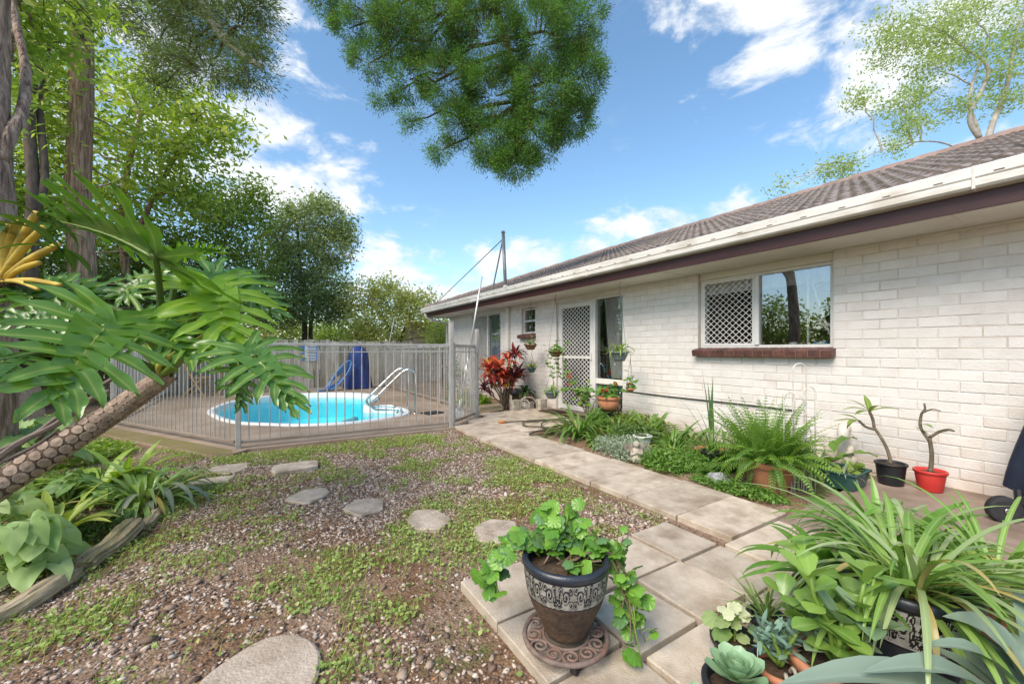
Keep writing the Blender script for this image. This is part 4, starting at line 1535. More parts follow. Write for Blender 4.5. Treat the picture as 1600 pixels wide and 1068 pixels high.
def folding_chair(loc, rz, label):
    t = thing('folding_chair', label, 'chair', loc, 'yellow timber folding furniture')
    R = Matrix.Rotation(rz, 3, 'Z'); L0 = Vector(loc)
    q = lambda x, y, z: L0 + R @ Vector((x, y, z))
    for sx_ in (-.2, .2):
        MB().bar(q(sx_, -.24, 0), q(sx_, .24, .86), .022, .03).build('back_leg', M['teak'], t)
        MB().bar(q(sx_ * .85, .25, 0), q(sx_ * .85, -.2, .46), .022, .03).build('front_leg', M['teak'], t)
    for i in range(5):
        MB().bar(q(-.19, -.2 + i * .085, .445), q(.19, -.2 + i * .085, .445), .06, .014).build('seat_slat', M['teak'], t)
    for i in range(3):
        MB().bar(q(-.2, .15 + i * .036, .62 + i * .085), q(.2, .15 + i * .036, .62 + i * .085), .012, .05).build('back_slat', M['teak'], t)
    MB().bar(q(-.2, -.16, .14), q(.2, -.16, .14), .02, .02).build('stretcher', M['teak'], t)


folding_chair((-1.25, 12.2, 0.0), 1.2, 'yellow timber folding chair behind the bars, left of the table')
tb = thing('folding_table', 'small yellow slatted folding table carrying a potted plant', 'table', (-.62, 12.3, 0), 'yellow timber folding furniture')
for i in range(6):
    MB().bar(V(-.95, 12.02 + i * .1, .66), V(-.25, 12.02 + i * .1, .66), .085, .016).build('slat', M['teak'], tb)
for sy in (12.08, 12.48):
    MB().bar(V(-.9, sy, 0), V(-.3, sy, .64), .022, .032).build('leg', M['teak'], tb)
    MB().bar(V(-.3, sy + .03, 0), V(-.9, sy + .03, .64), .022, .032).build('leg', M['teak'], tb)
MB().bar(V(-.88, 12.02, .635), V(-.88, 12.54, .635), .02, .03).build('batten', M['teak'], tb)
MB().bar(V(-.32, 12.02, .635), V(-.32, 12.54, .635), .02, .03).build('batten', M['teak'], tb)

# ------------------------------------------------------------------ timber edging, planter by the left bed
M['log'] = mat('old_log', (.22, .17, .10), (.46, .38, .265), 7, .92, 1.0, 16, stretch=(.5, 5, 5), c3=(.12, .12, .045), s3=2.0, a3=.75)
M['logend'] = mat('log_end', (.12, .075, .045), (.2, .14, .09), 18, .95, .5)


def log(label, a, b, r0, r1, seed):
    r = random.Random(seed)
    a, b = Vector(a), Vector(b)
    L = (b - a).length
    n, k = 26, 26
    groove = [1 + .10 * math.sin(j * 2.7 + seed) * (j % 3) / 2 + r.uniform(-.07, .05) for j in range(k)]
    vs, fs = [], []
    for i in range(n + 1):
        t = i / n
        rr = (r0 + (r1 - r0) * t) * (1 + .03 * math.sin(t * 9 + seed) + .02 * math.sin(t * 23 + seed))
        if i in (0, n):
            rr *= .84
        for j in range(k):
            an = 2 * PI * j / k
            q = rr * (groove[j] + .025 * math.sin(t * 13 + j * 1.7 + seed) + r.uniform(-.02, .02))
            jag = (r.uniform(-.03, .03) if i in (0, n) else 0)
            vs.append((L * t + jag, math.cos(an) * q + .02 * math.sin(t * 5 + seed), math.sin(an) * q * .78 + .008 * math.sin(t * 9 + seed)))
    for i in range(n):
        for j in range(k):
            fs.append((i * k + j, i * k + (j + 1) % k, (i + 1) * k + (j + 1) % k, (i + 1) * k + j))
    t_ = thing('edging_log', label, 'log', a, 'rotting logs edging the left bed')
    rot = (b - a).to_track_quat('X', 'Z').to_euler()
    for o in (MB().add(vs, fs + [tuple(range(k))[::-1]]).build('bark', M['log'], t_),
              MB().add([(p[0] + .003, p[1], p[2]) for p in vs[n * k:]], [tuple(range(k))]).build('cut_end', M['logend'], t_)):
        o.location = a
        o.rotation_euler = rot


log('middle rotting edging log with a split mossy end', gp(132, 888, .0), gp(205, 818, .04), .056, .062, 1)
log('near rotting edging log running out of the frame on the left', gp(-70, 1000, .0), gp(122, 890, .0), .052, .05, 2)
log('short far edging log under the strap leaves', gp(216, 822, .0), gp(262, 790, .0), .04, .045, 4)
M['aggregate'] = mat('aggregate_pot', (.30, .22, .16), (.50, .41, .33), 55, .9, .6, 90, c3=(.2, .14, .1), s3=30)
pp = dp(22, 600, 5.6)
ag = thing('aggregate_planter', 'tall brown exposed aggregate planter behind the philodendron leaves', 'planter', (pp.x, pp.y, 0))
MB().lathe([(.27, 0), (.30, .1), (.25, .55), (.235, .62)], (pp.x, pp.y, -.02), 24).build('body', M['aggregate'], ag, smooth=True)
MB().lathe([(.27, .62), (.29, .64), (.29, .685), (.24, .69), (.22, .62)], (pp.x, pp.y, -.02), 24, cap=False).build('rim', M['aggregate'], ag, smooth=True)
MB().lathe([(.225, .63), (.1, .64), (.01, .645)], (pp.x, pp.y, -.02), 16).build('soil', M['soil'], ag)

# ------------------------------------------------------------------ trees
M['bark'] = mat('rough_bark', (.24, .16, .12), (.58, .44, .35), 7, .95, 1.0, 12, stretch=(3.5, 3.5, .6), c3=(.09, .06, .05), s3=6, a3=.9, bdist=.06)
M['barkpale'] = mat('fibrous_bark', (.27, .16, .11), (.60, .42, .31), 6, .95, 1.0, 11, stretch=(4, 4, .35), c3=(.11, .075, .06), s3=5, a3=.85, bdist=.08)
M['barkdark'] = mat('dark_bark', (.06, .045, .035), (.13, .10, .08), 7, .95, .6, 20, stretch=(2, 2, .5))
M['barkgum'] = mat('gum_bark', (.36, .33, .29), (.5, .47, .43), 4, .8, .2, c3=(.2, .17, .14), s3=3, a3=.6)
M['twig'] = mat('twig', (.085, .06, .045), (.13, .095, .07), 9, .9)
M['lime'] = leafmat('lime_leaf', (.18, .30, .055), (.36, .46, .11), trans=.52, rough=.45, c3=(.55, .56, .2))
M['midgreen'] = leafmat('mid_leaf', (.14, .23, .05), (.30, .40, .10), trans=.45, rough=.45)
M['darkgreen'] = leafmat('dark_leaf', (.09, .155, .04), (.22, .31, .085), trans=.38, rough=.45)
M['greygreen'] = leafmat('grey_leaf', (.13, .19, .085), (.32, .40, .21), trans=.35, rough=.4, c3=(.34, .43, .15))
M['yellowgreen'] = leafmat('yellow_leaf', (.24, .30, .08), (.44, .47, .18), trans=.42, rough=.5, c3=(.36, .28, .12))
M['needle'] = leafmat('cypress_spray', (.055, .14, .03), (.18, .36, .075), trans=.35, rough=.6, c3=(.12, .08, .04))
M['needledark'] = leafmat('pine_spray', (.06, .105, .028), (.16, .23, .065), trans=.3, rough=.6, c3=(.13, .09, .05))
M['gumleaf'] = leafmat('gum_leaf', (.24, .36, .14), (.42, .52, .25), trans=.45, rough=.45)


def px_blob(px, py, z, rx, ry, w=1.0, rd=None):
    c = dp(px, py, z)
    k = z / F_PX
    rd = rd or rx
    return (tuple(c), (rx * k, (rd) * k, ry * k), w)


def crown_mesh(name, co, fa, rn, m, parent):
    return np_mesh(name, co, fa, m, parent, kind='stuff', rnd=rn)


def radial_sprays(blobs, clump, per, L, aspect, spread, r, droop=.25, shell=.4):
    """feathery conifer sprays: thin kites fanning outward from twig ends"""
    ls, cs, own, rn = blob_points(blobs, per, clump, spread, r, shell)
    n = len(ls)
    cc = np.repeat(cs, per, 0)
    bc = np.array([blobs[o][0] for o in own]); out = np.repeat(cs - bc, per, 0)
    out /= np.linalg.norm(out, axis=1)[:, None] + 1e-6
    d = out * .8 + r.normal(size=(n, 3)) * .45; d[:, 2] -= droop
    d += (ls - cc) / np.array(spread).mean() * .35
    d /= np.linalg.norm(d, axis=1)[:, None]
    s = np.cross(d, r.normal(size=(n, 3))); s /= np.linalg.norm(s, axis=1)[:, None] + 1e-9
    Ls = (L * r.uniform(.5, 1.3, n))[:, None]; W = Ls * aspect
    co = np.stack([ls, ls + d * Ls * .45 + s * W * .5, ls + d * Ls, ls + d * Ls * .45 - s * W * .5], 1).reshape(-1, 3)
    i = np.arange(n)[:, None] * 4
    fa = np.concatenate([i + np.array([[0, 1, 2]]), i + np.array([[0, 2, 3]])], 0)
    return co, fa, np.repeat(rn, 4), cs, own


def trunk_mesh(pts, rad, n=14, rough=.06, seed=0):
    r = random.Random(seed)
    mb = MB().tube(pts, rad, n)
    k = len(pts)
    ridge = [1 + r.uniform(-rough, rough) for _ in range(n)]
    for i in range(k):
        c = Vector(pts[i])
        for j in range(n):
            q = i * n + j
            v = Vector(mb.v[q])
            mb.v[q] = tuple(c + (v - c) * (ridge[j] * (1 + r.uniform(-rough, rough) * .6)))
    return mb


def dense_path(pts, n):
    out = []
    pts = [Vector(p) for p in pts]
    for i in range(len(pts) - 1):
        p0, p1, p2, p3 = pts[max(i - 1, 0)], pts[i], pts[i + 1], pts[min(i + 2, len(pts) - 1)]
        for j in range(n):
            t = j / n
            out.append(.5 * ((2 * p1) + (p2 - p0) * t + (2 * p0 - 5 * p1 + 4 * p2 - p3) * t * t + (3 * p1 - p0 - 3 * p2 + p3) * t ** 3))
    out.append(pts[-1])
    return out


def twigs_mesh(cs, own, blobs, r, frac=.6, rad=.008):
    mb = MB()
    for c, o in zip(cs, own):
        if r.random() > frac:
            continue
        b = Vector(blobs[o][0]); c = Vector(c)
        p = limb_path(b.lerp(c, .35), c, 3, -.02, .16)
        mb.tube(p, [rad, rad * .8, rad * .6, rad * .35], 4, cap=False)
    return mb


def tree(name, label, trunks, blobs, bark, leaf, clump, per, spread, size, aspect, seed, group=None, needles=False, twig_r=.008, limb_r=.03,
         up_bias=.35, droop=.1, cat='tree', shell=.45, limbs=True, twfrac=.6, rough=.06, twbark=None):
    r = np.random.default_rng(seed); rr = random.Random(seed)
    t = thing(name, label, cat, Vector(trunks[0][0][0]), group)
    allp = []
    for pts, rad in trunks:
        dpts = dense_path(pts, 5)
        k = len(dpts)
        if isinstance(rad, tuple):
            rads = [rad[0] + (rad[1] - rad[0]) * i / (k - 1) for i in range(k)]
        else:
            rads = rad
        trunk_mesh(dpts, rads, 14, rough, seed).build('trunk', bark, t, smooth=True)
        allp += dpts
    if limbs:
        for b in blobs:
            c = Vector(b[0])
            near_ = min(allp, key=lambda p: (p - c).length + max(0, p.z - c.z) * 1.5)
            if (near_ - c).length > .15:
                n = 6
                MB().tube(limb_path(near_, c, n, -.12 * (near_ - c).length * .5, .1, rr), [limb_r * (1 - .65 * i / n) for i in range(n + 1)], 6, cap=False).build('limb', bark, t, smooth=True)
    if needles:
        co, fa, rn, cs, own = radial_sprays(blobs, clump, per, size, aspect, spread, r, droop, shell)
    else:
        ls, cs, own, rn = blob_points(blobs, per, clump, spread, r, shell)
        co, fa, rn = scatter_leaves(ls, size, aspect, up_bias, droop, r=r, rndc=rn)
    twigs_mesh(cs, own, blobs, r, twfrac, twig_r).build('twigs', twbark or M['twig'], t, kind='stuff')
    crown_mesh('crown', co, fa, rn, leaf, t)
    return t


Z0 = V(0, 0, -.1)
G1 = 'trees along the left boundary'
# rough-barked tree at the left edge of the frame
b_ = dp(-14, 790, 3.05)
tree('garden_tree', 'thick rough-barked tree cut by the left edge of the frame', [([V(b_.x, b_.y, -.1), dp(-12, 560, 3.05), dp(-8, 400, 3.05), dp(-14, 200, 3.1), dp(-12, 60, 3.2), dp(-8, -120, 3.2)], (.135, .075)),
     ([dp(0, 250, 3.08), dp(18, 205, 3.15), dp(34, 175, 3.25), dp(40, 110, 3.4), dp(24, 30, 3.5), dp(10, -60, 3.6)], (.045, .022))],
     [px_blob(60, -40, 3.9, 120, 60), px_blob(10, 110, 4.0, 40, 60, .5), px_blob(-30, -20, 3.8, 90, 60), px_blob(60, 60, 4.2, 45, 35, .4)],
     M['bark'], M['lime'], 42, 24, (.13, .13, .11), .10, .42, 11, G1, limb_r=.025, rough=.10)

# tall cypress whose limbs reach over the yard
c0 = dp(130, 640, 8.6)
cy_tr = [V(c0.x, c0.y, -.1), dp(130, 520, 8.6), dp(128, 400, 8.6), dp(122, 300, 8.6), dp(127, 150, 8.6), dp(128, 40, 8.6), dp(132, -160, 8.6), dp(150, -420, 8.5)]
bough = [px_blob(*q) for q in [
    (905, 40, 6.3, 45, 45, .8), (908, 120, 6.2, 34, 42, .8), (890, 180, 6.3, 34, 34, .7), (840, 70, 6.2, 60, 55, 1.2), (850, 150, 6.1, 50, 45, 1.0), (840, 215, 6.2, 42, 34, .9),
    (805, 255, 6.2, 34, 24, .7), (775, 225, 6.3, 42, 32, .8), (775, 150, 6.3, 55, 50, 1.0), (760, 60, 6.2, 65, 55, 1.3), (700, 130, 6.4, 48, 50, .8), (715, 195, 6.4, 34, 28, .5),
    (680, 40, 6.3, 60, 50, 1.1), (630, 45, 6.4, 50, 45, .8), (585, 25, 6.5, 45, 32, .6), (640, 125, 6.5, 34, 36, .4), (575, 100, 6.6, 28, 26, .3), (545, 45, 6.6, 25, 28, .3), (505, 0, 6.6, 22, 14, .25),
    (600, 150, 6.6, 18, 20, .15), (690, 235, 6.5, 20, 14, .15), (640, 190, 6.5, 18, 12, .12), (790, -60, 6.3, 130, 70, 1.6), (640, -70, 6.4, 110, 60, 1.2), (900, -60, 6.3, 50, 60, .8)]]
over = [px_blob(*q) for q in [
    (300, 25, 6.8, 70, 40, .9), (370, 45, 6.6, 45, 35, .6), (230, 15, 7.2, 70, 30, .8), (325, 110, 6.8, 60, 24, .6), (270, 100, 7.0, 40, 28, .4), (390, 110, 6.6, 28, 26, .3), (405, 100, 6.5, 18, 30, .2),
    (160, 5, 7.6, 60, 30, .7), (400, 10, 6.5, 28, 30, .4), (250, 60, 7.2, 60, 30, .6), (300, -60, 6.8, 140, 50, 1.2), (90, 10, 7.6, 50, 26, .5), (245, 135, 7.0, 26, 14, .2)]]
cyp = thing('cypress_tree', 'tall brown-trunked cypress with feathery dark boughs hanging over the yard', 'tree', V(c0.x, c0.y, 0), G1)
dpts = dense_path(cy_tr, 6); k = len(dpts)
trunk_mesh(dpts, [.235 - .07 * i / (k - 1) for i in range(k)], 18, .05, 3).build('trunk', M['barkpale'], cyp, smooth=True)
rr = random.Random(8)
for a, b, c, r0 in [(dp(132, -170, 8.6), dp(230, -140, 7.6), dp(330, 20, 6.9), .13)]:
    pass
lim = dense_path([dp(132, -160, 8.6), dp(240, -150, 7.6), dp(300, -30, 6.9), dp(325, 20, 6.8), dp(352, 62, 6.7), dp(385, 90, 6.6), dp(408, 104, 6.5)], 5)
MB().tube(lim, [.115 * (1 - .62 * i / len(lim)) for i in range(len(lim))], 10).build('limb', M['barkgum'], cyp, smooth=True)
lim = dense_path([dp(150, -420, 8.5), dp(420, -420, 7.4), dp(640, -260, 6.7), dp(740, -60, 6.4), dp(790, 60, 6.3), dp(810, 170, 6.25)], 6)
MB().tube(lim, [.15 * (1 - .8 * i / len(lim)) for i in range(len(lim))], 10).build('limb', M['barkpale'], cyp, smooth=True)
for b in bough:
    c = Vector(b[0]); s = min(lim[12:], key=lambda p: (p - c).length)
    MB().tube(limb_path(s, c, 6, 0, .12, rr), [.035 * (1 - .7 * i / 6) for i in range(7)], 6, cap=False).build('branch', M['barkdark'], cyp, smooth=True)
lo = dense_path([dp(132, -160, 8.6), dp(240, -150, 7.6), dp(300, -30, 6.9), dp(352, 62, 6.7)], 5)
for b in over:
    c = Vector(b[0]); s = min(lo + dpts[-14:], key=lambda p: (p - c).length)
    MB().tube(limb_path(s, c, 6, 0, .12, rr), [.03 * (1 - .7 * i / 6) for i in range(7)], 6, cap=False).build('branch', M['barkdark'], cyp, smooth=True)
# short dead branches low on the trunk
for i in range(16):
    p = dpts[8 + i * 1]; a = rr.uniform(0, 2 * PI); L = rr.uniform(.5, 1.8)
    pts = arc_path(p, a, rr.uniform(-.2, .35), L, rr.uniform(-.3, .7), 6, wob=.4)
    MB().tube(pts, [.022 * (1 - .8 * j / 6) for j in range(7)], 5, cap=False).build('dead_branch', M['barkpale'], cyp, smooth=True)
r1 = np.random.default_rng(31)
co, fa, rn, cs, own = radial_sprays(bough, 66, 250, .046, .22, (.060, .060, .066), r1, .25, .6)
crown_mesh('hanging_bough', co, fa, rn, M['needle'], cyp)
twigs_mesh(cs, own, bough, r1, .55, .008).build('twigs', M['twig'], cyp, kind='stuff')
co, fa, rn, cs, own = radial_sprays(over, 75, 100, .07, .18, (.13, .13, .07), r1, .05, .35)
crown_mesh('crown', co, fa, rn, M['needledark'], cyp)
twigs_mesh(cs, own, over, r1, .8, .009).build('twigs', M['twig'], cyp, kind='stuff')

# second, thin dark trunk and the lime-green trees behind
b_ = dp(48, 640, 7.6)
tree('slender_tree', 'slender dark-trunked tree between the rough-barked tree and the cypress', [([V(b_.x, b_.y, -.1), dp(47, 420, 7.6), dp(52, 300, 7.6), dp(46, 180, 7.7), dp(60, 40, 7.8)], (.12, .07)),
     ([dp(52, 330, 7.6), dp(70, 280, 7.7), dp(62, 150, 7.9), dp(80, 60, 8.0)], (.07, .04))],
     [px_blob(40, 230, 8.2, 45, 45, .9), px_blob(80, 150, 8.4, 45, 60, 1), px_blob(20, 330, 8.4, 50, 60, 1), px_blob(70, 330, 9, 40, 50, .8), px_blob(80, 60, 8.4, 45, 45, .8), px_blob(30, 120, 8.4, 40, 40, .6)],
     M['barkdark'], M['lime'], 44, 26, (.28, .28, .22), .16, .42, 12, G1)
b_ = dp(205, 615, 10.5)
tree('leafy_tree', 'yellow-green leafy tree filling the gap right of the cypress trunk', [([V(b_.x, b_.y, -.1), dp(205, 500, 10.5), dp(190, 330, 10.5), dp(220, 180, 10.5)], (.14, .05)), ([dp(195, 400, 10.5), dp(255, 280, 10.3), dp(300, 200, 10.2)], (.07, .03))],
     [px_blob(*q) for q in [(200, 130, 10.5, 55, 40, .8), (260, 160, 10.3, 55, 32, .8), (320, 175, 10.0, 45, 28, .7), (345, 205, 10.0, 26, 26, .4), (180, 210, 10.5, 50, 40, .8), (250, 225, 10.2, 60, 36, .9),
       (310, 240, 10.0, 45, 30, .6), (180, 290, 10.6, 50, 40, .9), (250, 290, 10.4, 55, 36, .9), (300, 305, 10.4, 45, 32, .7), (100, 230, 10.8, 50, 60, .8), (100, 330, 10.8, 50, 50, .8), (200, 340, 11, 50, 36, .8), (130, 140, 11, 50, 50, .6)]],
     M['barkpale'], M['lime'], 40, 26, (.32, .32, .18), .18, .38, 13, G1, limb_r=.04, droop=.25, twig_r=.01, shell=.3)
G2 = 'shrubs behind the pool'
def shrub(label, px, py_base, z, blobs, leaf, clump, per, spread, size, aspect, seed, group=G2, bark='barkdark', **kw):
    b = dp(px, 600, z)
    top = Vector(blobs[0][0])
    return tree('shrub', label, [([V(b.x, b.y, -.1), V(b.x + .05, b.y, .6), V((b.x + top.x) / 2, (b.y + top.y) / 2, max(.9, top.z * .7))], (.06, .03))], blobs, M[bark], leaf, clump, per, spread, size, aspect, seed, group, cat='shrub', limb_r=.02, **kw)


shrub('dense mid-green shrub behind the philodendron on the right', 330, 0, 12.5, [px_blob(*q) for q in [(350, 320, 12.5, 55, 45, 1), (300, 350, 12.3, 50, 45, 1), (385, 330, 12.5, 40, 36, .8), (340, 400, 12.3, 60, 45, 1.1), (395, 400, 12.6, 40, 45, .8), (330, 460, 12.2, 60, 40, 1), (395, 470, 12.5, 40, 40, .7), (400, 300, 12.6, 22, 22, .3)]],
      M['midgreen'], 56, 34, (.26, .26, .22), .14, .42, 21)
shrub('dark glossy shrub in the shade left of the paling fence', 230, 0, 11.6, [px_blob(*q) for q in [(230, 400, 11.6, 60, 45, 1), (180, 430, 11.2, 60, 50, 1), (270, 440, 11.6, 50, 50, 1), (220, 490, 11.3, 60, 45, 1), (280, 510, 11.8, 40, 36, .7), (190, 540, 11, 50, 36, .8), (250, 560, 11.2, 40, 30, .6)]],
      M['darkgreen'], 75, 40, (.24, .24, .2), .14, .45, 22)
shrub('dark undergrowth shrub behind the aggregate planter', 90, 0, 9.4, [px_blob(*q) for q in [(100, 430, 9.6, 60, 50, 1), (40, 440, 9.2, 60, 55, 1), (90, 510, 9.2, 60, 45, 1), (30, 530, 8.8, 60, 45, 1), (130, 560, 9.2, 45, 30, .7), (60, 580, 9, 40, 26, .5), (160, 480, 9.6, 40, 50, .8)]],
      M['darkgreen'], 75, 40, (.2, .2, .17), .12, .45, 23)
shrub('tall shrub at the extreme left behind the rough-barked tree', -60, 0, 7.5, [px_blob(*q) for q in [(-60, 420, 7.5, 80, 70, 1), (-40, 300, 7.8, 80, 80, 1), (-90, 180, 8, 90, 90, 1), (-30, 520, 7.3, 60, 50, 1), (-130, 520, 7, 70, 60, 1)]],
      M['midgreen'], 70, 36, (.22, .22, .2), .14, .45, 24)
b_ = dp(475, 600, 14.6)
tree('grey_green_tree', 'dense grey-green tree with two dark stems behind the palings', [([V(b_.x, b_.y, -.1), dp(476, 500, 14.6), dp(470, 430, 14.6), dp(465, 360, 14.6)], (.11, .04)), ([V(b_.x + .25, b_.y, -.1), dp(486, 500, 14.6), dp(500, 430, 14.6), dp(510, 350, 14.6)], (.09, .03))],
     [px_blob(*q) for q in [(505, 345, 14.6, 34, 30, .9), (460, 370, 14.6, 40, 34, 1), (520, 385, 14.5, 34, 36, 1), (430, 390, 14.6, 34, 34, .8), (480, 415, 14.4, 48, 34, 1.2), (440, 450, 14.4, 45, 32, 1.1), (510, 445, 14.5, 40, 34, 1), (480, 480, 14.3, 50, 26, 1.1), (430, 490, 14.4, 36, 26, .7), (525, 480, 14.5, 26, 26, .5),
       (500, 318, 14.6, 10, 14, .25), (456, 330, 14.6, 9, 16, .25), (540, 360, 14.6, 14, 22, .3)]],
     M['barkdark'], M['greygreen'], 84, 36, (.19, .19, .16), .13, .42, 14, G2, limb_r=.03, shell=.5)
b_ = dp(620, 600, 14.2)
tree('loose_tree', 'loose yellow-green bushy tree leaning towards the far house corner', [([V(b_.x, b_.y, -.1), dp(612, 530, 14.2), dp(600, 500, 14.2), dp(575, 470, 14.2)], (.08, .03)), ([V(b_.x, b_.y, .2), dp(630, 520, 14.2), dp(650, 480, 14.0)], (.06, .025))],
     [px_blob(*q) for q in [(575, 460, 14.2, 30, 24, .8), (610, 470, 14.2, 34, 26, .9), (640, 480, 14.0, 30, 24, .8), (585, 500, 14.2, 40, 26, 1), (635, 510, 14.0, 40, 24, 1), (665, 470, 13.9, 16, 12, .35), (560, 520, 14.2, 30, 18, .6), (600, 525, 14.1, 40, 14, .7), (605, 445, 14.2, 14, 12, .25), (545, 480, 14.3, 20, 22, .5), (675, 500, 13.9, 20, 16, .4)]],
     M['barkdark'], M['yellowgreen'], 56, 30, (.2, .2, .16), .13, .38, 15, G2, limb_r=.025, shell=.35)
shrub('small bright bush at the far corner of the house', 688, 0, 12.6, [px_blob(*q) for q in [(690, 512, 12.6, 16, 14, .7), (678, 524, 12.6, 16, 12, .6), (700, 522, 12.5, 12, 12, .5), (685, 545, 12.5, 20, 16, .7)]], M['midgreen'], 30, 22, (.12, .12, .1), .09, .45, 25)
# creeping bushes at the palings
for i, (px, z, w, lf, lb) in enumerate([(300, 12.6, 34, 'midgreen', 'weedy bush in the corner behind the folding chair'), (225, 12.0, 50, 'darkgreen', 'dark bush at the left end of the pool deck')]):
    shrub(lb, px, 0, z, [px_blob(px, 575, z, w, 26, .9), px_blob(px - 20, 545, z, w * .8, 24, .8), px_blob(px + 12, 520, z, w * .6, 24, .6)], M[lf], 30, 24, (.14, .14, .12), .09, .45, 40 + i)

# gum tree beyond the roof
b_ = dp(1555, 560, 17)
gum = [px_blob(*q) for q in [(1450, 40, 17, 60, 40, 1), (1520, 20, 17, 50, 34, .9), (1400, 75, 17, 45, 26, .7), (1380, 40, 17, 30, 24, .35), (1345, 150, 17, 16, 18, .3), (1450, 110, 17, 40, 24, .6), (1410, 165, 17, 30, 16, .4), (1440, 150, 17, 26, 16, .35), (1500, 165, 17, 20, 16, .35),
      (1560, 120, 17, 26, 20, .5), (1585, 60, 17, 26, 30, .5), (1310, 265, 17, 34, 16, .6), (1415, 200, 17, 18, 14, .35), (1400, 232, 17, 10, 12, .2), (1570, 160, 17, 22, 14, .35), (1225, 290, 17, 14, 12, .12), (1440, 190, 17, 22, 12, .2), (1480, 70, 17, 40, 26, .6), (1620, 20, 17, 50, 60, .9), (1620, 120, 17, 40, 40, .6), (1520, 90, 17, 30, 20, .4)]]
tree('gum_tree', 'sparse pale gum tree with grey forked limbs rising behind the roof', [([V(b_.x, b_.y, -.1), dp(1548, 300, 17), dp(1545, 215, 17), dp(1572, 140, 17), dp(1590, 40, 17)], (.19, .05)), ([dp(1546, 260, 17), dp(1528, 205, 17), dp(1515, 150, 17), dp(1545, 60, 17)], (.11, .03)),
     ([dp(1530, 215, 17), dp(1515, 180, 17), dp(1545, 110, 17), dp(1500, 70, 17), dp(1478, 52, 17)], (.10, .03)), ([dp(1550, 270, 17), dp(1480, 225, 17), dp(1410, 225, 17), dp(1340, 250, 17)], (.045, .012))],
     gum, M['barkgum'], M['gumleaf'], 60, 26, (.27, .27, .2), .15, .40, 16, None, limb_r=.032, twig_r=.011, droop=.4, shell=.3, twbark=M['barkgum'])

# greenery past the boundary, closing the view above the palings
G4 = 'trees beyond the paling fence'
for i, (px, z, w, h, py, lf, lb) in enumerate([
        (395, 19, 60, 45, 505, 'yellowgreen', 'pale green tree beyond the palings left of the grey-green tree'),
        (545, 20, 50, 26, 520, 'midgreen', 'low green tree beyond the palings in the gap between two trees'),
        (300, 18, 70, 50, 500, 'midgreen', 'mid-green tree beyond the palings behind the philodendron'),
        (650, 19, 50, 16, 532, 'greygreen', 'distant grey-green hedge tree beside the far gutter end'),
        (470, 21, 60, 30, 515, 'midgreen', 'distant green tree behind the two dark stems')]):
    b = dp(px, 560, z)
    tree('boundary_tree', lb, [([V(b.x, b.y, -.1), V(b.x, b.y, .7), V(b.x + .1, b.y, 1.6)], (.09, .04))],
         [px_blob(px, py, z, w * .7, h, 1), px_blob(px - w * .5, py + h * .3, z, w * .5, h * .8, .8), px_blob(px + w * .5, py + h * .3, z, w * .5, h * .8, .8), px_blob(px, py + h * .9, z, w, h * .7, 1)],
         M['barkdark'], M[lf], 46, 26, (.28, .28, .22), .19, .42, 70 + i, G4, limb_r=.03)
# hedge along the left boundary, mirrored in the kitchen window
for i, (x_, y_, h_, lb) in enumerate([(-5.4, 1.8, 2.4, 'hedge shrub seen only as a reflection low in the clear window pane'), (-5.6, 4.4, 2.6, 'hedge shrub mirrored beside the dark trunk in the window pane'),
                                      (-5.4, 7.0, 2.7, 'third hedge shrub along the left boundary, behind the rough-barked tree'), (-5.2, 9.6, 2.8, 'hedge shrub at the left end of the palings')]):
    tree('hedge_shrub', lb, [([V(x_, y_, -.1), V(x_, y_, 1), V(x_ + .1, y_, 2)], (.08, .04))],
         [((x_, y_, h_ * .75), (1.0, 1.3, .8), 1.3), ((x_ + .2, y_ - .6, h_ * .42), (.9, .9, .8), 1), ((x_ + .2, y_ + .6, h_ * .42), (.9, .9, .8), 1), ((x_ + .2, y_, h_ * .15), (1, 1.2, .5), 1)],
         M['barkdark'], M['midgreen'], 60, 30, (.2, .2, .18), .15, .42, 80 + i, 'hedge along the left boundary', cat='shrub')

# ------------------------------------------------------------------ left garden bed: the philodendron
M['philo'] = leafmat('philodendron_leaf', (.06, .155, .024), (.12, .25, .04), rib=(.36, .46, .12), trans=.3, rough=.24, spec=.75, tcol=(1.6, 1.7, .4))
M['philolight'] = leafmat('philodendron_young_leaf', (.16, .32, .025), (.23, .40, .035), rib=(.42, .52, .12), trans=.4, rough=.3, spec=.55, tcol=(1.5, 1.5, .3))
M['petiole'] = mat('petiole', (.13, .22, .035), (.19, .29, .05), 6, .45, .05, spec=.5)
M['petioledark'] = mat('petiole_dark', (.055, .10, .018), (.09, .15, .03), 6, .45, .05, spec=.5)
M['petioleyellow'] = mat('petiole_yellow', (.42, .44, .08), (.5, .5, .12), 6, .45, .05)
M['ptrunk'] = mat('philodendron_trunk', (.07, .045, .032), (.125, .085, .06), 14, .9, .6, 40)
M['scar'] = mat('leaf_scar', (.26, .185, .14), (.43, .335, .27), 22, .85, .6, 60, objvar=.2, c3=(.15, .105, .08), s3=16)
_nt = M['scar'].node_tree; _b = next(n for n in _nt.nodes if n.type == 'BSDF_PRINCIPLED'); _l = _b.inputs['Base Color'].links[0].from_socket
_at = _nt.nodes.new('ShaderNodeAttribute'); _at.attribute_name = 'mid'
_mx = _nt.nodes.new('ShaderNodeMixRGB'); _mx.inputs[2].default_value = (.075, .048, .035, 1); _nt.links.new(_at.outputs['Fac'], _mx.inputs[0]); _nt.links.new(_l, _mx.inputs[1]); _nt.links.new(_mx.outputs[0], _b.inputs['Base Color'])
M['aerial'] = mat('aerial_root', (.15, .115, .10), (.23, .18, .155), 8, .85, .4, 30, stretch=(1, 1, 4))


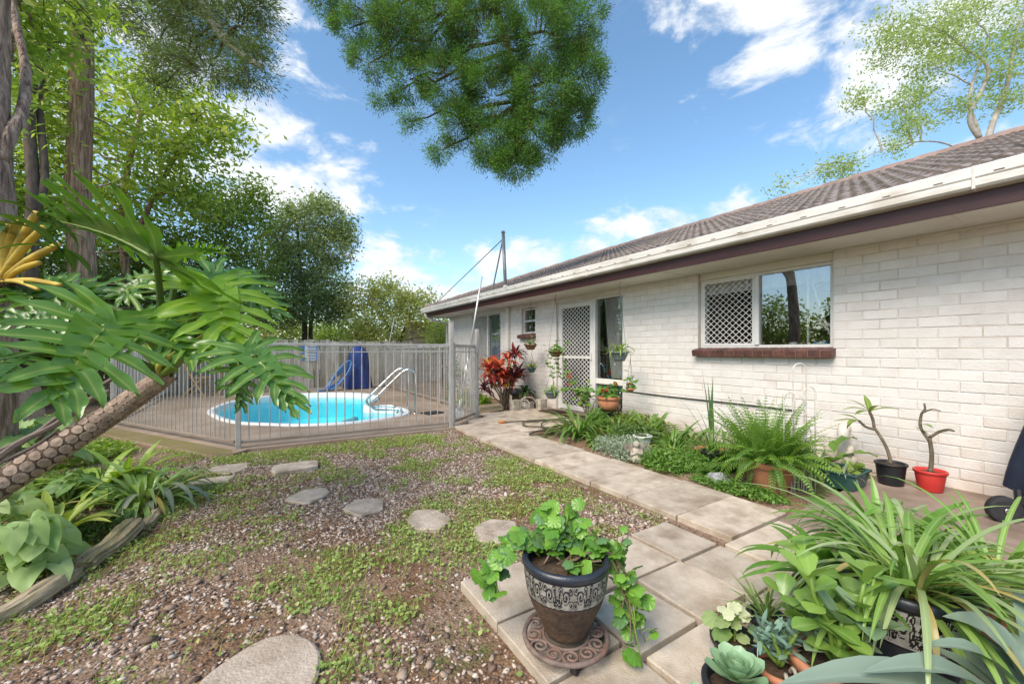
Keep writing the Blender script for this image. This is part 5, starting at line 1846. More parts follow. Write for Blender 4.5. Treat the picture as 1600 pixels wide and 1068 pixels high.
def split_leaf(pos, tip, up, m, t, seed=0, width=1.0, droop=.35, lobes=8, name='leaf'):
    """deeply cut philodendron blade: sinus at pos, midrib to tip"""
    r = random.Random(seed)
    pos, tip = Vector(pos), Vector(tip)
    d = tip - pos; L = d.length
    mb = MB()
    x, y, z = frame(d, up)

    def P(u, v, w):
        return pos + x * (u * L) + y * (v * L) + z * (w * L)
    arch = lambda u: -droop * .35 * u * u + .05 * math.sin(PI * max(0, u))
    # midrib
    mb.tube([P(u, 0, arch(u) - .006) for u in np.linspace(0, 1, 9)], [.012 * (1 - .8 * i / 8) * max(.5, L * 1.6) for i in range(9)], 5, mid=1.0)
    # web next to the midrib
    n = 10
    vs, fs, md = [], [], []
    for i in range(n + 1):
        u = -.02 + i / n * .98
        w = .25 * width * (1 - .6 * max(0, u)) * (1 - max(0, (u - .8) / .2) ** 2)
        vs += [P(u, -w, arch(u) + .03), P(u, 0, arch(u)), P(u, w, arch(u) + .03)]
        md += [0, 1, 0]
    for i in range(n):
        o = i * 3
        fs += [(o, o + 1, o + 4, o + 3), (o + 1, o + 2, o + 5, o + 4)]
    mb.add(vs, fs, md)
    for s in (-1, 1):
        for k in range(lobes):
            f = k / (lobes - 1)
            u0 = -.0 + .92 * max(0, f - .16) / .84
            ang = math.radians(155 - 130 * f ** .75 + r.uniform(-5, 5))
            ln = width * (.70 + .14 * math.sin(PI * min(1, f * 1.15 + .12))) * (1 - .42 * f) * r.uniform(.9, 1.1)
            wd = .140 * width * (1.0 - .25 * f) * r.uniform(.9, 1.12)
            rows = 9
            lv, lf, lm = [], [], []
            a = ang
            cx, cy = u0, 0.0
            zz = arch(u0)
            dz = .10
            ph = r.uniform(0, 6); bendl = r.uniform(-.05, .05)
            for i in range(rows + 1):
                q = i / rows
                if i:
                    cx += math.cos(a) * ln / rows; cy += math.sin(a) * ln / rows * s
                    dz -= droop * .11 + r.uniform(-.01, .01)
                    zz += dz * ln / rows
                a -= .05 * (1 if f < .5 else .4) + bendl
                w = wd * (1.22 - .42 * q) * (1 - max(0, (q - .55) / .45) ** 3.0) * (1 + .16 * math.sin(q * 13 + ph)) + .004
                nx_, ny_ = -math.sin(a), math.cos(a) * s
                wl_ = w * (1 + .22 * math.sin(q * 11 + ph * 1.7)); wr_ = w * (1 + .22 * math.sin(q * 12.5 + ph * 2.9))
                wv = .018 * math.sin(q * 14 + ph)
                lv += [P(cx - nx_ * wl_ * .5, cy - ny_ * wl_ * .5, zz + .022 + wv), P(cx, cy, zz), P(cx + nx_ * wr_ * .5, cy + ny_ * wr_ * .5, zz + .022 - wv)]
                lm += [0, 1, 0]
            for i in range(rows):
                o = i * 3
                lf += [(o, o + 1, o + 4, o + 3), (o + 1, o + 2, o + 5, o + 4)]
            mb.add(lv, lf, lm)
    return mb.build(name, m, t, smooth=True)


ph0 = dp(-90, 810, 2.0)
phil = thing('philodendron', 'large tree philodendron with scarred leaning trunk and split leaves', 'plant', (ph0.x, ph0.y, 0))
axis = dense_path([dp(-170, 880, 1.9), dp(-20, 770, 2.05), dp(90, 700, 2.2), dp(175, 645, 2.35), dp(232, 606, 2.45), dp(262, 584, 2.5)], 8)
k = len(axis)
R_ = lambda i: .074 - .022 * i / (k - 1)
trunk_mesh(axis, [R_(i) for i in range(k)], 18, .03, 2).build('trunk', M['ptrunk'], phil, smooth=True)
# eye-shaped scars left by fallen leaves, in spiral rows
rs = random.Random(4)
L_tot = sum((axis[i + 1] - axis[i]).length for i in range(k - 1))
s = .0
cnt = 0
while s < L_tot - .02:
    q = s / L_tot * (k - 1); i = min(int(q), k - 2); fr = q - i
    c = axis[i].lerp(axis[i + 1], fr); d = (axis[i + 1] - axis[i]).normalized()
    side = V(CS, -SN, 0).cross(d).normalized()
    e1 = d.orthogonal().normalized(); e2 = d.cross(e1)
    rad = R_(i)
    nring = 7
    for j in range(nring):
        a = 2 * PI * (j + .5 * (cnt % 2)) / nring
        nrm = e1 * math.cos(a) + e2 * math.sin(a)
        if nrm.dot(Vector((0, 0, 1.1)) - c) < -.5 * (Vector((0, 0, 1.1)) - c).length:
            continue
        tan = d.cross(nrm)
        sw = rad * .49 * rs.uniform(.9, 1.05); sh = rad * .42 * rs.uniform(.9, 1.05)
        vs = [c + nrm * (rad + .003)]
        for ring, lift in ((.86, .0035), (1.0, .0105)):
            for m_ in range(10):
                an = 2 * PI * m_ / 10
                cx_, cy_ = math.cos(an) * sw * ring, math.sin(an) * sh * ring
                ang = cx_ / rad
                vs.append(c + (nrm * math.cos(ang) + tan * math.sin(ang)) * (rad + lift - (.012 if ring == 1 else 0)) + d * cy_)
        fs = [(0, 1 + m_, 1 + (m_ + 1) % 10) for m_ in range(10)] + [(1 + m_, 11 + m_, 11 + (m_ + 1) % 10, 1 + (m_ + 1) % 10) for m_ in range(10)]
        MB().add(vs, fs, [.3] + [0] * 10 + [.8] * 10).build('leaf_scar', M['scar'], phil)
    s += rad * .66; cnt += 1
# aerial roots running down the trunk
for q, off in enumerate([(.0, .03), (.02, .055), (-.02, .04), (.04, .02)]):
    pts = [p + V(off[0] - .03, -.02, .085 + off[1] + .01 * math.sin(i * .7 + q)) for i, p in enumerate(axis[2:26 - q * 3])]
    MB().tube(pts, .014 - .002 * q, 6).build('aerial_root', M['aerial'], phil, smooth=True)
pts = dense_path([dp(60, 655 + 30, 2.2), dp(110, 632, 2.25), dp(170, 595, 2.35), dp(190, 580, 2.4)], 4)
MB().tube(pts, .012, 6).build('aerial_root', M['aerial'], phil, smooth=True)

crown = axis[-3]
TOC = lambda p: (Vector((0, 0, 1.1)) - p).normalized()
# sinus pixel+depth, tip pixel+depth, how far the blade faces the camera, width, droop, material, petiole
LEAVES = [
    ((168, 508, 1.95), (86, 612, 1.6), .8, 1.0, .3, 'philo', 'petiole'),
    ((243, 403, 2.15), (95, 345, 2.2), -.45, .95, .0, 'philo', 'petioledark'),
    ((333, 452, 2.45), (362, 535, 2.2), .45, 1.0, .5, 'philolight', 'petiole'),
    ((335, 432, 2.8), (425, 478, 2.8), .45, 1.0, .35, 'philo', 'petiole'),
    ((392, 553, 2.1), (455, 618, 2.0), .4, 1.0, .45, 'philo', 'petioledark'),
    ((110, 495, 2.4), (0, 498, 2.25), .6, .9, .3, 'philo', 'petiole'),
    ((232, 505, 2.25), (300, 548, 2.1), .6, .9, .35, 'philo', 'petiole'),
    ((10, 560, 1.8), (-50, 612, 1.6), .6, .9, .35, 'philo', 'petioledark'),
    ((140, 468, 2.7), (50, 440, 2.85), .5, .9, .2, 'philo', 'petiole'),
    ((283, 398, 2.5), (345, 392, 2.6), -.3, .9, .1, 'philo', 'petioledark'),
    ((372, 560, 2.2), (378, 630, 2.15), .2, .8, .3, 'philo', 'petiole'),
    ((300, 480, 2.6), (365, 530, 2.6), .5, .9, .3, 'philo', 'petioledark'),
    ((60, 470, 2.5), (-20, 440, 2.6), .4, .9, .2, 'philo', 'petioledark'),
    ((200, 455, 2.6), (262, 420, 2.75), .35, .8, .2, 'philo', 'petiole'),
]
for i, (sp, tp_, face, w, dr_, mm, pm) in enumerate(LEAVES):
    S0, T0 = dp(*sp), dp(*tp_)
    up = (V(0, 0, 1) * (1 - abs(face)) + TOC(S0) * face).normalized()
    split_leaf(S0, T0, up, M[mm], phil, 10 + i, w, dr_, 9)
    a = crown + V(rs.uniform(-.04, .04), rs.uniform(-.04, .04), rs.uniform(.0, .05))
    midp = a.lerp(S0, .5) + V(0, 0, .10 * (S0 - a).length + .03)
    MB().tube(dense_path([a, midp, S0 - V(0, 0, .008), S0 + (T0 - S0) * .04], 5), [.021 - .010 * j / 15 for j in range(16)], 8).build('petiole', M[pm], phil, smooth=True)
# yellowing sheath at the crown
MB().tube(dense_path([crown, dp(250, 570, 2.42), dp(300, 535, 2.4), dp(322, 520, 2.4)], 4), [.026 - .0018 * j for j in range(13)], 8).build('leaf_sheath', M['petioleyellow'], phil, smooth=True)

# ------------------------------------------------------------------ orchid on the rough-barked tree
M['cane'] = mat('orchid_cane', (.50, .34, .045), (.62, .46, .09), 7, .5, .15, stretch=(1, 1, 3), c3=(.3, .16, .04), s3=6, a3=.5)
M['orchidleaf'] = leafmat('orchid_leaf', (.04, .11, .02), (.075, .17, .03), rib=(.13, .22, .05), trans=.2, rough=.3, spec=.55)
M['rootmat'] = mat('root_mat', (.13, .075, .04), (.26, .17, .10), 18, .95, .9, 40, stretch=(1, 5, 5))
oc = dp(5, 440, 2.55)
orch = thing('tree_orchid', 'orchid with yellow canes growing on the rough-barked trunk', 'plant', oc)
mbr = MB()
r2 = random.Random(6)
for i in range(60):
    a = r2.uniform(0, 2 * PI)
    p = arc_path(oc + V(r2.uniform(-.06, .06), r2.uniform(-.06, .06), r2.uniform(-.05, .0)), a, r2.uniform(-.4, .6), r2.uniform(.08, .22), r2.uniform(.2, 1.5), 4, .5)
    mbr.tube(p, [.007, .006, .005, .004, .002], 4, cap=False)
mbr.build('root_mat', M['rootmat'], orch, kind='stuff')
for i, (p1, wdt) in enumerate([((58, 332, 2.45), .02), ((28, 345, 2.5), .02), ((68, 355, 2.4), .018), ((10, 350, 2.5), .022), ((92, 382, 2.35), .017), ((-15, 360, 2.5), .022), ((62, 410, 2.4), .014), ((95, 445, 2.3), .012), ((60, 452, 2.3), .010)]):
    e = dp(*p1); st_ = oc + V(r2.uniform(-.03, .03), r2.uniform(-.03, .03), .0)
    pts = dense_path([st_, st_.lerp(e, .5) + V(0, 0, .02), e], 5)
    MB().tube(pts, [wdt * (.65 + .6 * math.sin(PI * (.15 + .7 * j / 10))) for j in range(11)], 8).build('cane', M['cane'], orch, smooth=True)
    if i < 6:
        for j in range(5):
            a = r2.uniform(0, 2 * PI); el_ = r2.uniform(-.2, .9)
            pp_ = arc_path(e + V(0, 0, -.02), a, el_, r2.uniform(.2, .32), r2.uniform(.6, 1.7), 7, .2)
            strap_mesh(pp_, r2.uniform(.055, .08), 'lance', .25).build('leaf', M['orchidleaf'], orch, smooth=True)

# ------------------------------------------------------------------ bromeliads, strap lilies and arrowheads
M['brom'] = leafmat('bromeliad_leaf', (.18, .32, .045), (.32, .45, .075), rib=(.4, .5, .15), trans=.3, rough=.35, spec=.5)
M['bromlime'] = leafmat('lime_bromeliad_leaf', (.36, .47, .09), (.52, .58, .14), rib=(.5, .55, .2), trans=.35, rough=.35, spec=.5)
M['lily'] = leafmat('lily_leaf', c3=(.42, .34, .12), c1=(.11, .215, .05), c2=(.22, .34, .10), rib=(.28, .37, .17), trans=.25, rough=.28, spec=.6)
M['lilygrey'] = leafmat('grey_strap_leaf', (.16, .20, .15), (.26, .30, .23), rib=(.36, .40, .32), trans=.2, rough=.3, spec=.6)
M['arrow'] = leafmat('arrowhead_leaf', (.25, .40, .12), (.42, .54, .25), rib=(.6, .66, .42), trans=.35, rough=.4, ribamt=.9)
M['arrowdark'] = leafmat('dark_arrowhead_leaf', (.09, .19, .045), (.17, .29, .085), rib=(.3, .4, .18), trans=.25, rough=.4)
M['weedy'] = leafmat('fine_leaf', (.06, .13, .03), (.14, .22, .06), trans=.3, rough=.5)


def onground(px, py):
    p = gp(px, py)
    return V(p.x, p.y, float(ground_z(np.array([p.x]), np.array([p.y]))[0]))


p = onground(150, 780)
t = thing('bromeliad', 'broad green bromeliad at the foot of the leaning trunk', 'plant', p, 'bromeliads in the left bed')
strap_clump(t, p, 30, .46, .062, M['brom'], (.5, 1.4), (.7, 1.9), .05, 'strap', seed=3)
p = onground(195, 765)
t = thing('bromeliad', 'second green bromeliad next to the strap lily', 'plant', p, 'bromeliads in the left bed')
strap_clump(t, p, 28, .44, .062, M['brom'], (.5, 1.4), (.5, 1.6), .05, 'strap', seed=4)
p = onground(80, 850)
t = thing('bromeliad', 'yellow-green bromeliad rosette beside the near log', 'plant', p, 'bromeliads in the left bed')
strap_clump(t, p, 28, .36, .052, M['bromlime'], (.5, 1.45), (.5, 1.8), .04, 'strap', seed=5)
p = onground(222, 786)
t = thing('strap_lily', 'large clump of arching dark strap leaves over the edging logs', 'plant', p)
strap_clump(t, p, 70, .56, .034, M['lily'], (.55, 1.4), (1.1, 2.3), .09, 'strap', seed=6)
for i, (a_, el_) in enumerate([(-1.2, 1.2), (-.9, 1.3), (-.5, 1.1), (-1.9, 1.2), (-1.5, .9)]):
    strap_mesh(arc_path(p + V(.05, -.02, 0), a_, el_, .55, 2.3 + .1 * i, 9, .1), .045, 'strap', .3).build('grey_leaf', M['lilygrey'], t, smooth=True)


def arrow_plant(label, p, n, size, m, seed, spread=.16, hgt=(.10, .34), face=.35, group='arrowhead vines in the left bed'):
    r = random.Random(seed)
    t = thing('arrowhead_vine', label, 'plant', p, group)
    ol = arrow_outline()
    for i in range(n):
        a = r.uniform(0, 2 * PI)
        q = p + V(math.cos(a) * r.uniform(.1, 1) * spread, math.sin(a) * r.uniform(.1, 1) * spread, r.uniform(*hgt))
        sz_ = size * r.uniform(.7, 1.15)
        out = V(math.cos(a), math.sin(a), r.uniform(-.75, -.1)) * .8 + V(-SN, -CS, -.3) * .35
        up = (V(0, 0, 1) + TOC(q) * face * 2 + V(r.uniform(-.3, .3), r.uniform(-.3, .3), 0)).normalized()
        vs, fs, md = polar_leaf(ol, r.uniform(.05, .3), r.uniform(0, 6))
        lf = MB().add(place(vs, q, out, up, sz_), fs, md).build('leaf', m, t, smooth=True)
        b0 = p + V(r.uniform(-.03, .03), r.uniform(-.03, .03), 0)
        MB().tube(dense_path([b0, b0.lerp(q, .5) + V(0, 0, .04), q], 3), .0035, 5).build('stalk', M['petiole'], t, smooth=True)


arrow_plant('pale arrowhead vine filling the lower left corner of the bed', onground(30, 905), 40, .135, M['arrow'], 1, .20, (.06, .30))
arrow_plant('pale arrowhead vine just above the near log end', onground(-30, 860), 30, .14, M['arrow'], 2, .22, (.12, .38))
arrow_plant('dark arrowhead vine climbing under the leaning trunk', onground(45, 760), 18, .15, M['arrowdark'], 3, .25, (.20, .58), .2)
arrow_plant('lime arrowhead vine in front of the aggregate planter', onground(70, 735), 34, .14, M['arrow'], 4, .28, (.1, .5), .2)
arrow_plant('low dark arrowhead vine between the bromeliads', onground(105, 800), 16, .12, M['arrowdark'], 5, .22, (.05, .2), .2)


def leafy_mound(name, label, p, rad, n, size, asp, m, seed, cat='plant', group=None, stems=14, stemm=None):
    """low bushy plant: short stems as one part, small leaves as one mass"""
    r = np.random.default_rng(seed); rr_ = random.Random(seed)
    t = thing(name, label, cat, p, group)
    mb = MB()
    for i in range(stems):
        a = rr_.uniform(0, 2 * PI); q = rr_.random() ** .5
        e = p + V(math.cos(a) * rad[0] * q, math.sin(a) * rad[1] * q, rad[2] * math.sqrt(max(.05, 1 - q * q)) * rr_.uniform(.7, 1))
        mb.tube(limb_path(p + (e - p) * .05 + V(0, 0, -.02), e, 3, 0, .1, rr_), [.004, .0035, .003, .0015], 4, cap=False)
    mb.build('stems', stemm or M['petiole'], t, kind='stuff')
    d = r.normal(size=(n, 3)); d[:, 2] = abs(d[:, 2]); d /= np.linalg.norm(d, axis=1)[:, None]
    q = (.35 + .65 * r.random(n)) ** .6
    lump = 1 + .35 * (fbm(d[:, 0] * 2.2 + seed, d[:, 1] * 2.2 + d[:, 2] * 2, 1.0, 2, seed) - .5) * 2
    c = np.array(p) + d * (q * lump)[:, None] * np.array(rad)
    co, fa, rn = scatter_leaves(c, size, asp, .6, 0, r=r)
    np_mesh('foliage', co, fa, m, t, kind='stuff', rnd=rn)
    return t


leafy_mound('ground_cover', 'feathery grey-green ground cover behind the middle log', onground(150, 830), (.22, .24, .12), 1500, .035, .35, M['weedy'], 3)
leafy_mound('ground_cover', 'dark leafy ground cover under the leaning trunk', onground(95, 775), (.35, .35, .16), 1500, .05, .5, M['darkgreen'], 4)
leafy_mound('ground_cover', 'bright leafy ground cover left of the pool fence corner', onground(110, 715), (.5, .5, .2), 1800, .055, .5, M['brom'], 5)
p = onground(95, 700)
t = thing('fern', 'lime-green fern below the philodendron trunk', 'fern', p)
rf = random.Random(9)
for i in range(14):
    frond_mesh(arc_path(p, 2 * PI * i / 14 + rf.uniform(-.2, .2), rf.uniform(.8, 1.3), rf.uniform(.35, .55), rf.uniform(1.0, 1.8), 9), .07, pairs=14).build('frond', M['bromlime'], t, smooth=True)

# ------------------------------------------------------------------ pots and plants along the house
M['terracotta'] = mat('terracotta', (.40, .155, .075), (.50, .22, .12), 6, .8, .2, 60, c3=(.32, .16, .10), s3=5, a3=.5)
M['greenpot'] = mat('green_plastic', (.025, .075, .07), (.04, .105, .095), 6, .4, .05)
M['greypot'] = mat('grey_green_plastic', (.13, .165, .17), (.18, .22, .22), 6, .45, .05)
M['blackpot'] = mat('black_plastic', (.012, .013, .016), (.022, .023, .027), 8, .4, .05)
M['redpot'] = mat('red_plastic', (.50, .03, .028), (.58, .05, .04), 5, .45, .05, c3=(.4, .07, .05), s3=9)
M['whitepot'] = mat('white_pot', (.5, .52, .50), (.6, .6, .57), 7, .6, .1, c3=(.35, .33, .27), s3=6)
M['coir'] = mat('coir', (.12, .06, .03), (.24, .14, .075), 30, .95, .9, 60)
M['pottingmix'] = mat('potting_mix', (.045, .028, .018), (.10, .065, .04), 40, .95, .8, 80)
M['wire'] = mat('hanger_wire', (.06, .06, .06), (.1, .1, .1), 5, .5)
M['agap'] = leafmat('agapanthus_leaf', (.09, .19, .035), (.17, .30, .06), c3=(.45, .38, .14), rib=(.24, .36, .12), trans=.3, rough=.35, spec=.5)
M['geranium'] = leafmat('geranium_leaf', (.08, .19, .03), (.16, .30, .05), rib=(.2, .34, .08), trans=.3, rough=.5)
M['redflower'] = leafmat('red_petal', (.62, .025, .04), (.72, .05, .06), trans=.25, rough=.6, tcol=(1.2, .6, .6))
M['yellowflower'] = leafmat('yellow_petal', (.75, .55, .03), (.8, .6, .05), trans=.25, rough=.6, tcol=(1, 1, .5))
M['silver'] = leafmat('silver_leaf', (.24, .31, .22), (.38, .45, .34), trans=.2, rough=.6)
M['fern'] = leafmat('fern_leaf', (.10, .22, .035), (.20, .35, .07), trans=.35, rough=.45)
M['fernlight'] = leafmat('young_fern_leaf', (.17, .32, .04), (.28, .43, .075), trans=.38, rough=.45)
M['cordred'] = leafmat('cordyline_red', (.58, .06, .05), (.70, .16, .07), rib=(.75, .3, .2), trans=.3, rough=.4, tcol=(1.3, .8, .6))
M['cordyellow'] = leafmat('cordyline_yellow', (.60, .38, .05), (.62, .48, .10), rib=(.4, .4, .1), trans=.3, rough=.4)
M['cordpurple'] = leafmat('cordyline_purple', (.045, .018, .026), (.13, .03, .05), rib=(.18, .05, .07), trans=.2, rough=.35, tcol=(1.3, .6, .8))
M['sans'] = leafmat('sword_leaf', (.045, .11, .03), (.10, .19, .06), rib=(.16, .25, .1), trans=.15, rough=.35)
M['peace'] = leafmat('peace_lily_leaf', (.018, .05, .014), (.045, .095, .025), rib=(.08, .14, .05), trans=.15, rough=.25, spec=.6)
M['chlor'] = leafmat('spider_plant_leaf', (.15, .30, .05), (.27, .42, .10), c3=(.45, .36, .16), rib=(.5, .58, .32), trans=.3, rough=.35)
M['stoneorn'] = mat('cast_stone', (.36, .31, .25), (.50, .45, .38), 16, .9, .6, 50, c3=(.18, .16, .11), s3=10, a3=.7)
M['greystone'] = mat('grey_stone', (.16, .17, .18), (.42, .43, .44), 13, .85, .8, 30, c3=(.08, .085, .09), s3=9, a3=.8)
M['whitewire'] = mat('white_wire', (.62, .60, .56), (.7, .68, .64), 9, .5, .1, c3=(.36, .18, .08), s3=7, a3=.6)
M['stem'] = mat('brown_stem', (.13, .09, .06), (.23, .17, .115), 9, .85, .5, 40)
M['greystem'] = mat('frangipani_stem', (.11, .085, .055), (.19, .155, .11), 10, .8, .5, 40)
M['frang'] = leafmat('frangipani_leaf', (.12, .21, .035), (.22, .31, .06), rib=(.4, .45, .15), trans=.3, rough=.35)


def pot(t, p, r0, r1, h, m, rim=.012, band=.03, soil=True, n=26, sx=1, sy=1):
    """tapered plant pot with a rim and its fill of soil; r0 foot, r1 mouth"""
    p = Vector(p)
    MB().lathe([(r0 * .96, 0), (r0, .008), (r1 - rim * .4, h - band)], p, n, sx, sy).build('body', m, t, smooth=True)
    MB().lathe([(r1 - rim * .4, h - band), (r1 + rim * .5, h - band + .004), (r1 + rim * .6, h - .005), (r1, h), (r1 - rim, h - .004), (r1 - rim * 1.3, h - .05)], p, n, sx, sy, cap=False).build('rim', m, t, smooth=True)
    if soil:
        MB().lathe([(r1 - rim * 1.2, h - .03), (r1 * .5, h - .022), (.003, h - .02)], p, n, sx, sy).build('soil', M['pottingmix'], t)


def flowers(t, p, rad, n, m, seed, size=.028):
    r = random.Random(seed)
    for i in range(n):
        c = Vector(p) + V(r.uniform(-1, 1) * rad[0], r.uniform(-1, 1) * rad[1], r.uniform(.2, 1) * rad[2])
        mb = MB()
        for j in range(9):
            d = V(r.uniform(-1, 1), r.uniform(-1, 1), r.uniform(-.3, 1)).normalized()
            vs, fs, md = blade(size * .8, size * .7, 'round', 3, .4, .2)
            mb.add(place(vs, c + d * size * .25, d, V(r.uniform(-1, 1), r.uniform(-1, 1), 1)), fs)
        mb.build('flower', m, t, smooth=True)
        MB().tube([Vector(p) + (c - Vector(p)) * .3, c], .0025, 4).build('flower_stalk', M['petiole'], t)


IVY = ivy_outline()


def round_leaves(t, pts, size, m, seed, face=.5, name='leaf', outline=None, cup=.2):
    r = random.Random(seed)
    for q in pts:
        a = r.uniform(0, 2 * PI)
        d = V(math.cos(a), math.sin(a), r.uniform(-.6, .3))
        up = (V(0, 0, 1) + TOC(q) * face * r.uniform(.5, 1.8) + V(r.uniform(-.5, .5), r.uniform(-.5, .5), 0)).normalized()
        vs, fs, md = polar_leaf(outline or IVY, cup, r.uniform(0, 6))
        MB().add(place(vs, q, d, up, size * r.uniform(.65, 1.2)), fs, md).build(name, m, t, smooth=True)


def hang(t, p, top, r, n=3):
    for i in range(n):
        a = 2 * PI * i / n + .5
        MB().tube([p + V(math.cos(a) * r, math.sin(a) * r, 0), top], .0022, 4).build('hanger_wire', M['wire'], t)
    MB().tube([top, top + V(0, 0, .02), top + V(.01, 0, .035), top + V(.012, 0, .06)], .003, 5).build('hook', M['wire'], t)


# croton-like cordyline bush by the far window
p = gp(795, 637); p = V(p.x, p.y, 0); p = V(3.95, 6.55, 0)
t = thing('cordyline', 'bushy cordyline with red, orange and dark purple leaves by the wall', 'shrub', p)
rc = random.Random(12)
heads = []
for i in range(22):
    a = rc.uniform(0, 2 * PI); rr_ = rc.uniform(.05, .48)
    heads.append(p + V(math.cos(a) * rr_ * .9, math.sin(a) * rr_, rc.uniform(.35, 1.05)))
zv = lambda q: (CS * (q.x - p.x) - SN * (q.y - p.y))
for q in heads:
    MB().tube(limb_path(p + V(rc.uniform(-.08, .08), rc.uniform(-.08, .08), 0), q, 4, 0, .08, rc), [.016, .014, .012, .010, .008], 6).build('cane', M['stem'], t, smooth=True)
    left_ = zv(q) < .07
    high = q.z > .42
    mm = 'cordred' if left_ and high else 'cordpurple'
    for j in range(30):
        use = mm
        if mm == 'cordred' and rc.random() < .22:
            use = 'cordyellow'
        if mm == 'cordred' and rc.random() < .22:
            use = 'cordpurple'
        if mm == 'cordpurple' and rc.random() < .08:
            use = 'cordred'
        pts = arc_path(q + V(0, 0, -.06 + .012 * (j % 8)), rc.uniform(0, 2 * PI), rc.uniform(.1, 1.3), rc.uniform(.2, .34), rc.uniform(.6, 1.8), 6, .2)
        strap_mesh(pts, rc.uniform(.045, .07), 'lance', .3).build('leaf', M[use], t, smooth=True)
leafy_mound('low_shrub', 'bright green low shrub at the base of the cordyline', V(3.55, 6.75, .0), (.22, .22, .30), 700, .07, .5, M['brom'], 8, 'shrub')
leafy_mound('low_shrub', 'fresh green tuft growing inside the pool fence by the gate', V(3.42, 7.2, .0), (.16, .2, .38), 600, .08, .3, M['bromlime'], 9, 'shrub')
leafy_mound('low_shrub', 'dusty climbing plant behind the pool fence near the far window', V(3.75, 8.3, .0), (.25, .3, 1.0), 900, .07, .4, M['greygreen'], 10, 'shrub')

# pale driftwood behind the fence
dw = thing('driftwood', 'bleached twisted driftwood piece inside the pool fence', 'driftwood', (3.5, 7.6, .3))
for i in range(5):
    pts = limb_path(V(3.5 + .05 * i, 7.5 + .1 * i, .35 + .05 * (i % 3)), V(3.35 - .04 * i, 7.9 - .2 * (i % 2), .58 + .05 * i), 5, 0, .35, rc)
    MB().tube(pts, [.035, .04, .03, .03, .02, .01], 7).build('branch' if i else 'main_limb', M['stoneorn'], dw, smooth=True)
MB().box((3.5, 7.62, .15), (.3, .34, .36)).build('plinth', M['block'], dw, bevel=.02)

# stones, stump and planter box by the door
for i, (q, sz_, lb, m_) in enumerate([((3.98, 6.22, .09), (.16, .16, .2), 'squared tan stone block left of the white wire ornament', 'stoneorn'), ((4.42, 6.0, .09), (.15, .15, .22), 'upright tan stone block beside the security door', 'stoneorn'),
                                      ((4.25, 6.32, .06), (.34, .2, .14), 'low pale stone trough under the peace lily', 'stoneorn'), ((3.55, 6.42, .05), (.5, .12, .12), 'brown edging stone in front of the cordyline', 'log')]):
    bm = bmesh.new(); bmesh.ops.create_cube(bm, size=1); bmesh.ops.subdivide_edges(bm, edges=bm.edges[:], cuts=2, use_grid_fill=True)
    rs_ = random.Random(i)
    for v_ in bm.verts:
        v_.co = v_.co * (1 - .12 * (v_.co.length - .5)) + Vector((rs_.uniform(-.05, .05), rs_.uniform(-.05, .05), rs_.uniform(-.05, .05)))
        v_.co = Vector((v_.co.x * sz_[0], v_.co.y * sz_[1], v_.co.z * sz_[2]))
    me = bpy.data.meshes.new('stone_block'); bm.to_mesh(me); bm.free(); me.materials.append(M[m_])
    o = link('stone_block', me); o.location = q
    tag(o, lb, 'stone')
tr = thing('stone_bench', 'rounded grey stone bowl on a mossy base under the small window', 'bowl', (4.35, 6.75, 0))
MB().lathe([(.10, 0), (.09, .18), (.12, .22)], (4.35, 6.75, 0), 16).build('base', M['mossdeck'], tr, smooth=True)
MB().lathe([(.10, .22), (.21, .26), (.225, .31), (.20, .33), (.17, .30), (.01, .29)], (4.35, 6.75, 0), 20).build('bowl', M['greystone'], tr, smooth=True)
# white wire bicycle-wheel ornament
wo = thing('wire_ornament', 'small white wire ornament with a spoked wheel by the step', 'ornament', (4.1, 6.1, 0))
c = V(4.12, 6.12, .10)
ring = lambda c, r, n=20: [c + V(CS * math.cos(2 * PI * i / n) * r, -SN * math.cos(2 * PI * i / n) * r, math.sin(2 * PI * i / n) * r) for i in range(n + 1)]
MB().tube(ring(c, .095), .006, 5).build('wheel', M['whitewire'], wo, smooth=True)
for i in range(6):
    a = PI * i / 6
    o_ = V(CS * math.cos(a), -SN * math.cos(a), math.sin(a)) * .095
    MB().tube([c - o_, c + o_], .0025, 4).build('spoke', M['whitewire'], wo)
MB().tube(dense_path([c + V(-.14, .09, -.09), c + V(-.10, .06, .02), c + V(-.02, .02, .12), c + V(.12, -.07, .13), c + V(.2, -.1, .02)], 4), .006, 5).build('frame', M['whitewire'], wo, smooth=True)

# peace lily pot and hanging pots near the door
pl_ = V(4.3, 6.35, .12)
t = thing('peace_lily', 'dark glossy peace lily in a squat brown pot beside the door', 'plant', pl_)
pot(t, pl_, .09, .12, .16, M['coir'])
for i in range(22):
    a = rc.uniform(0, 2 * PI)
    pts = arc_path(pl_ + V(0, 0, .14), a, rc.uniform(.6, 1.4), rc.uniform(.25, .42), rc.uniform(1.2, 2.4), 7, .2)
    strap_mesh(pts, .075, 'lance', .25).build('leaf', M['peace'], t, smooth=True)


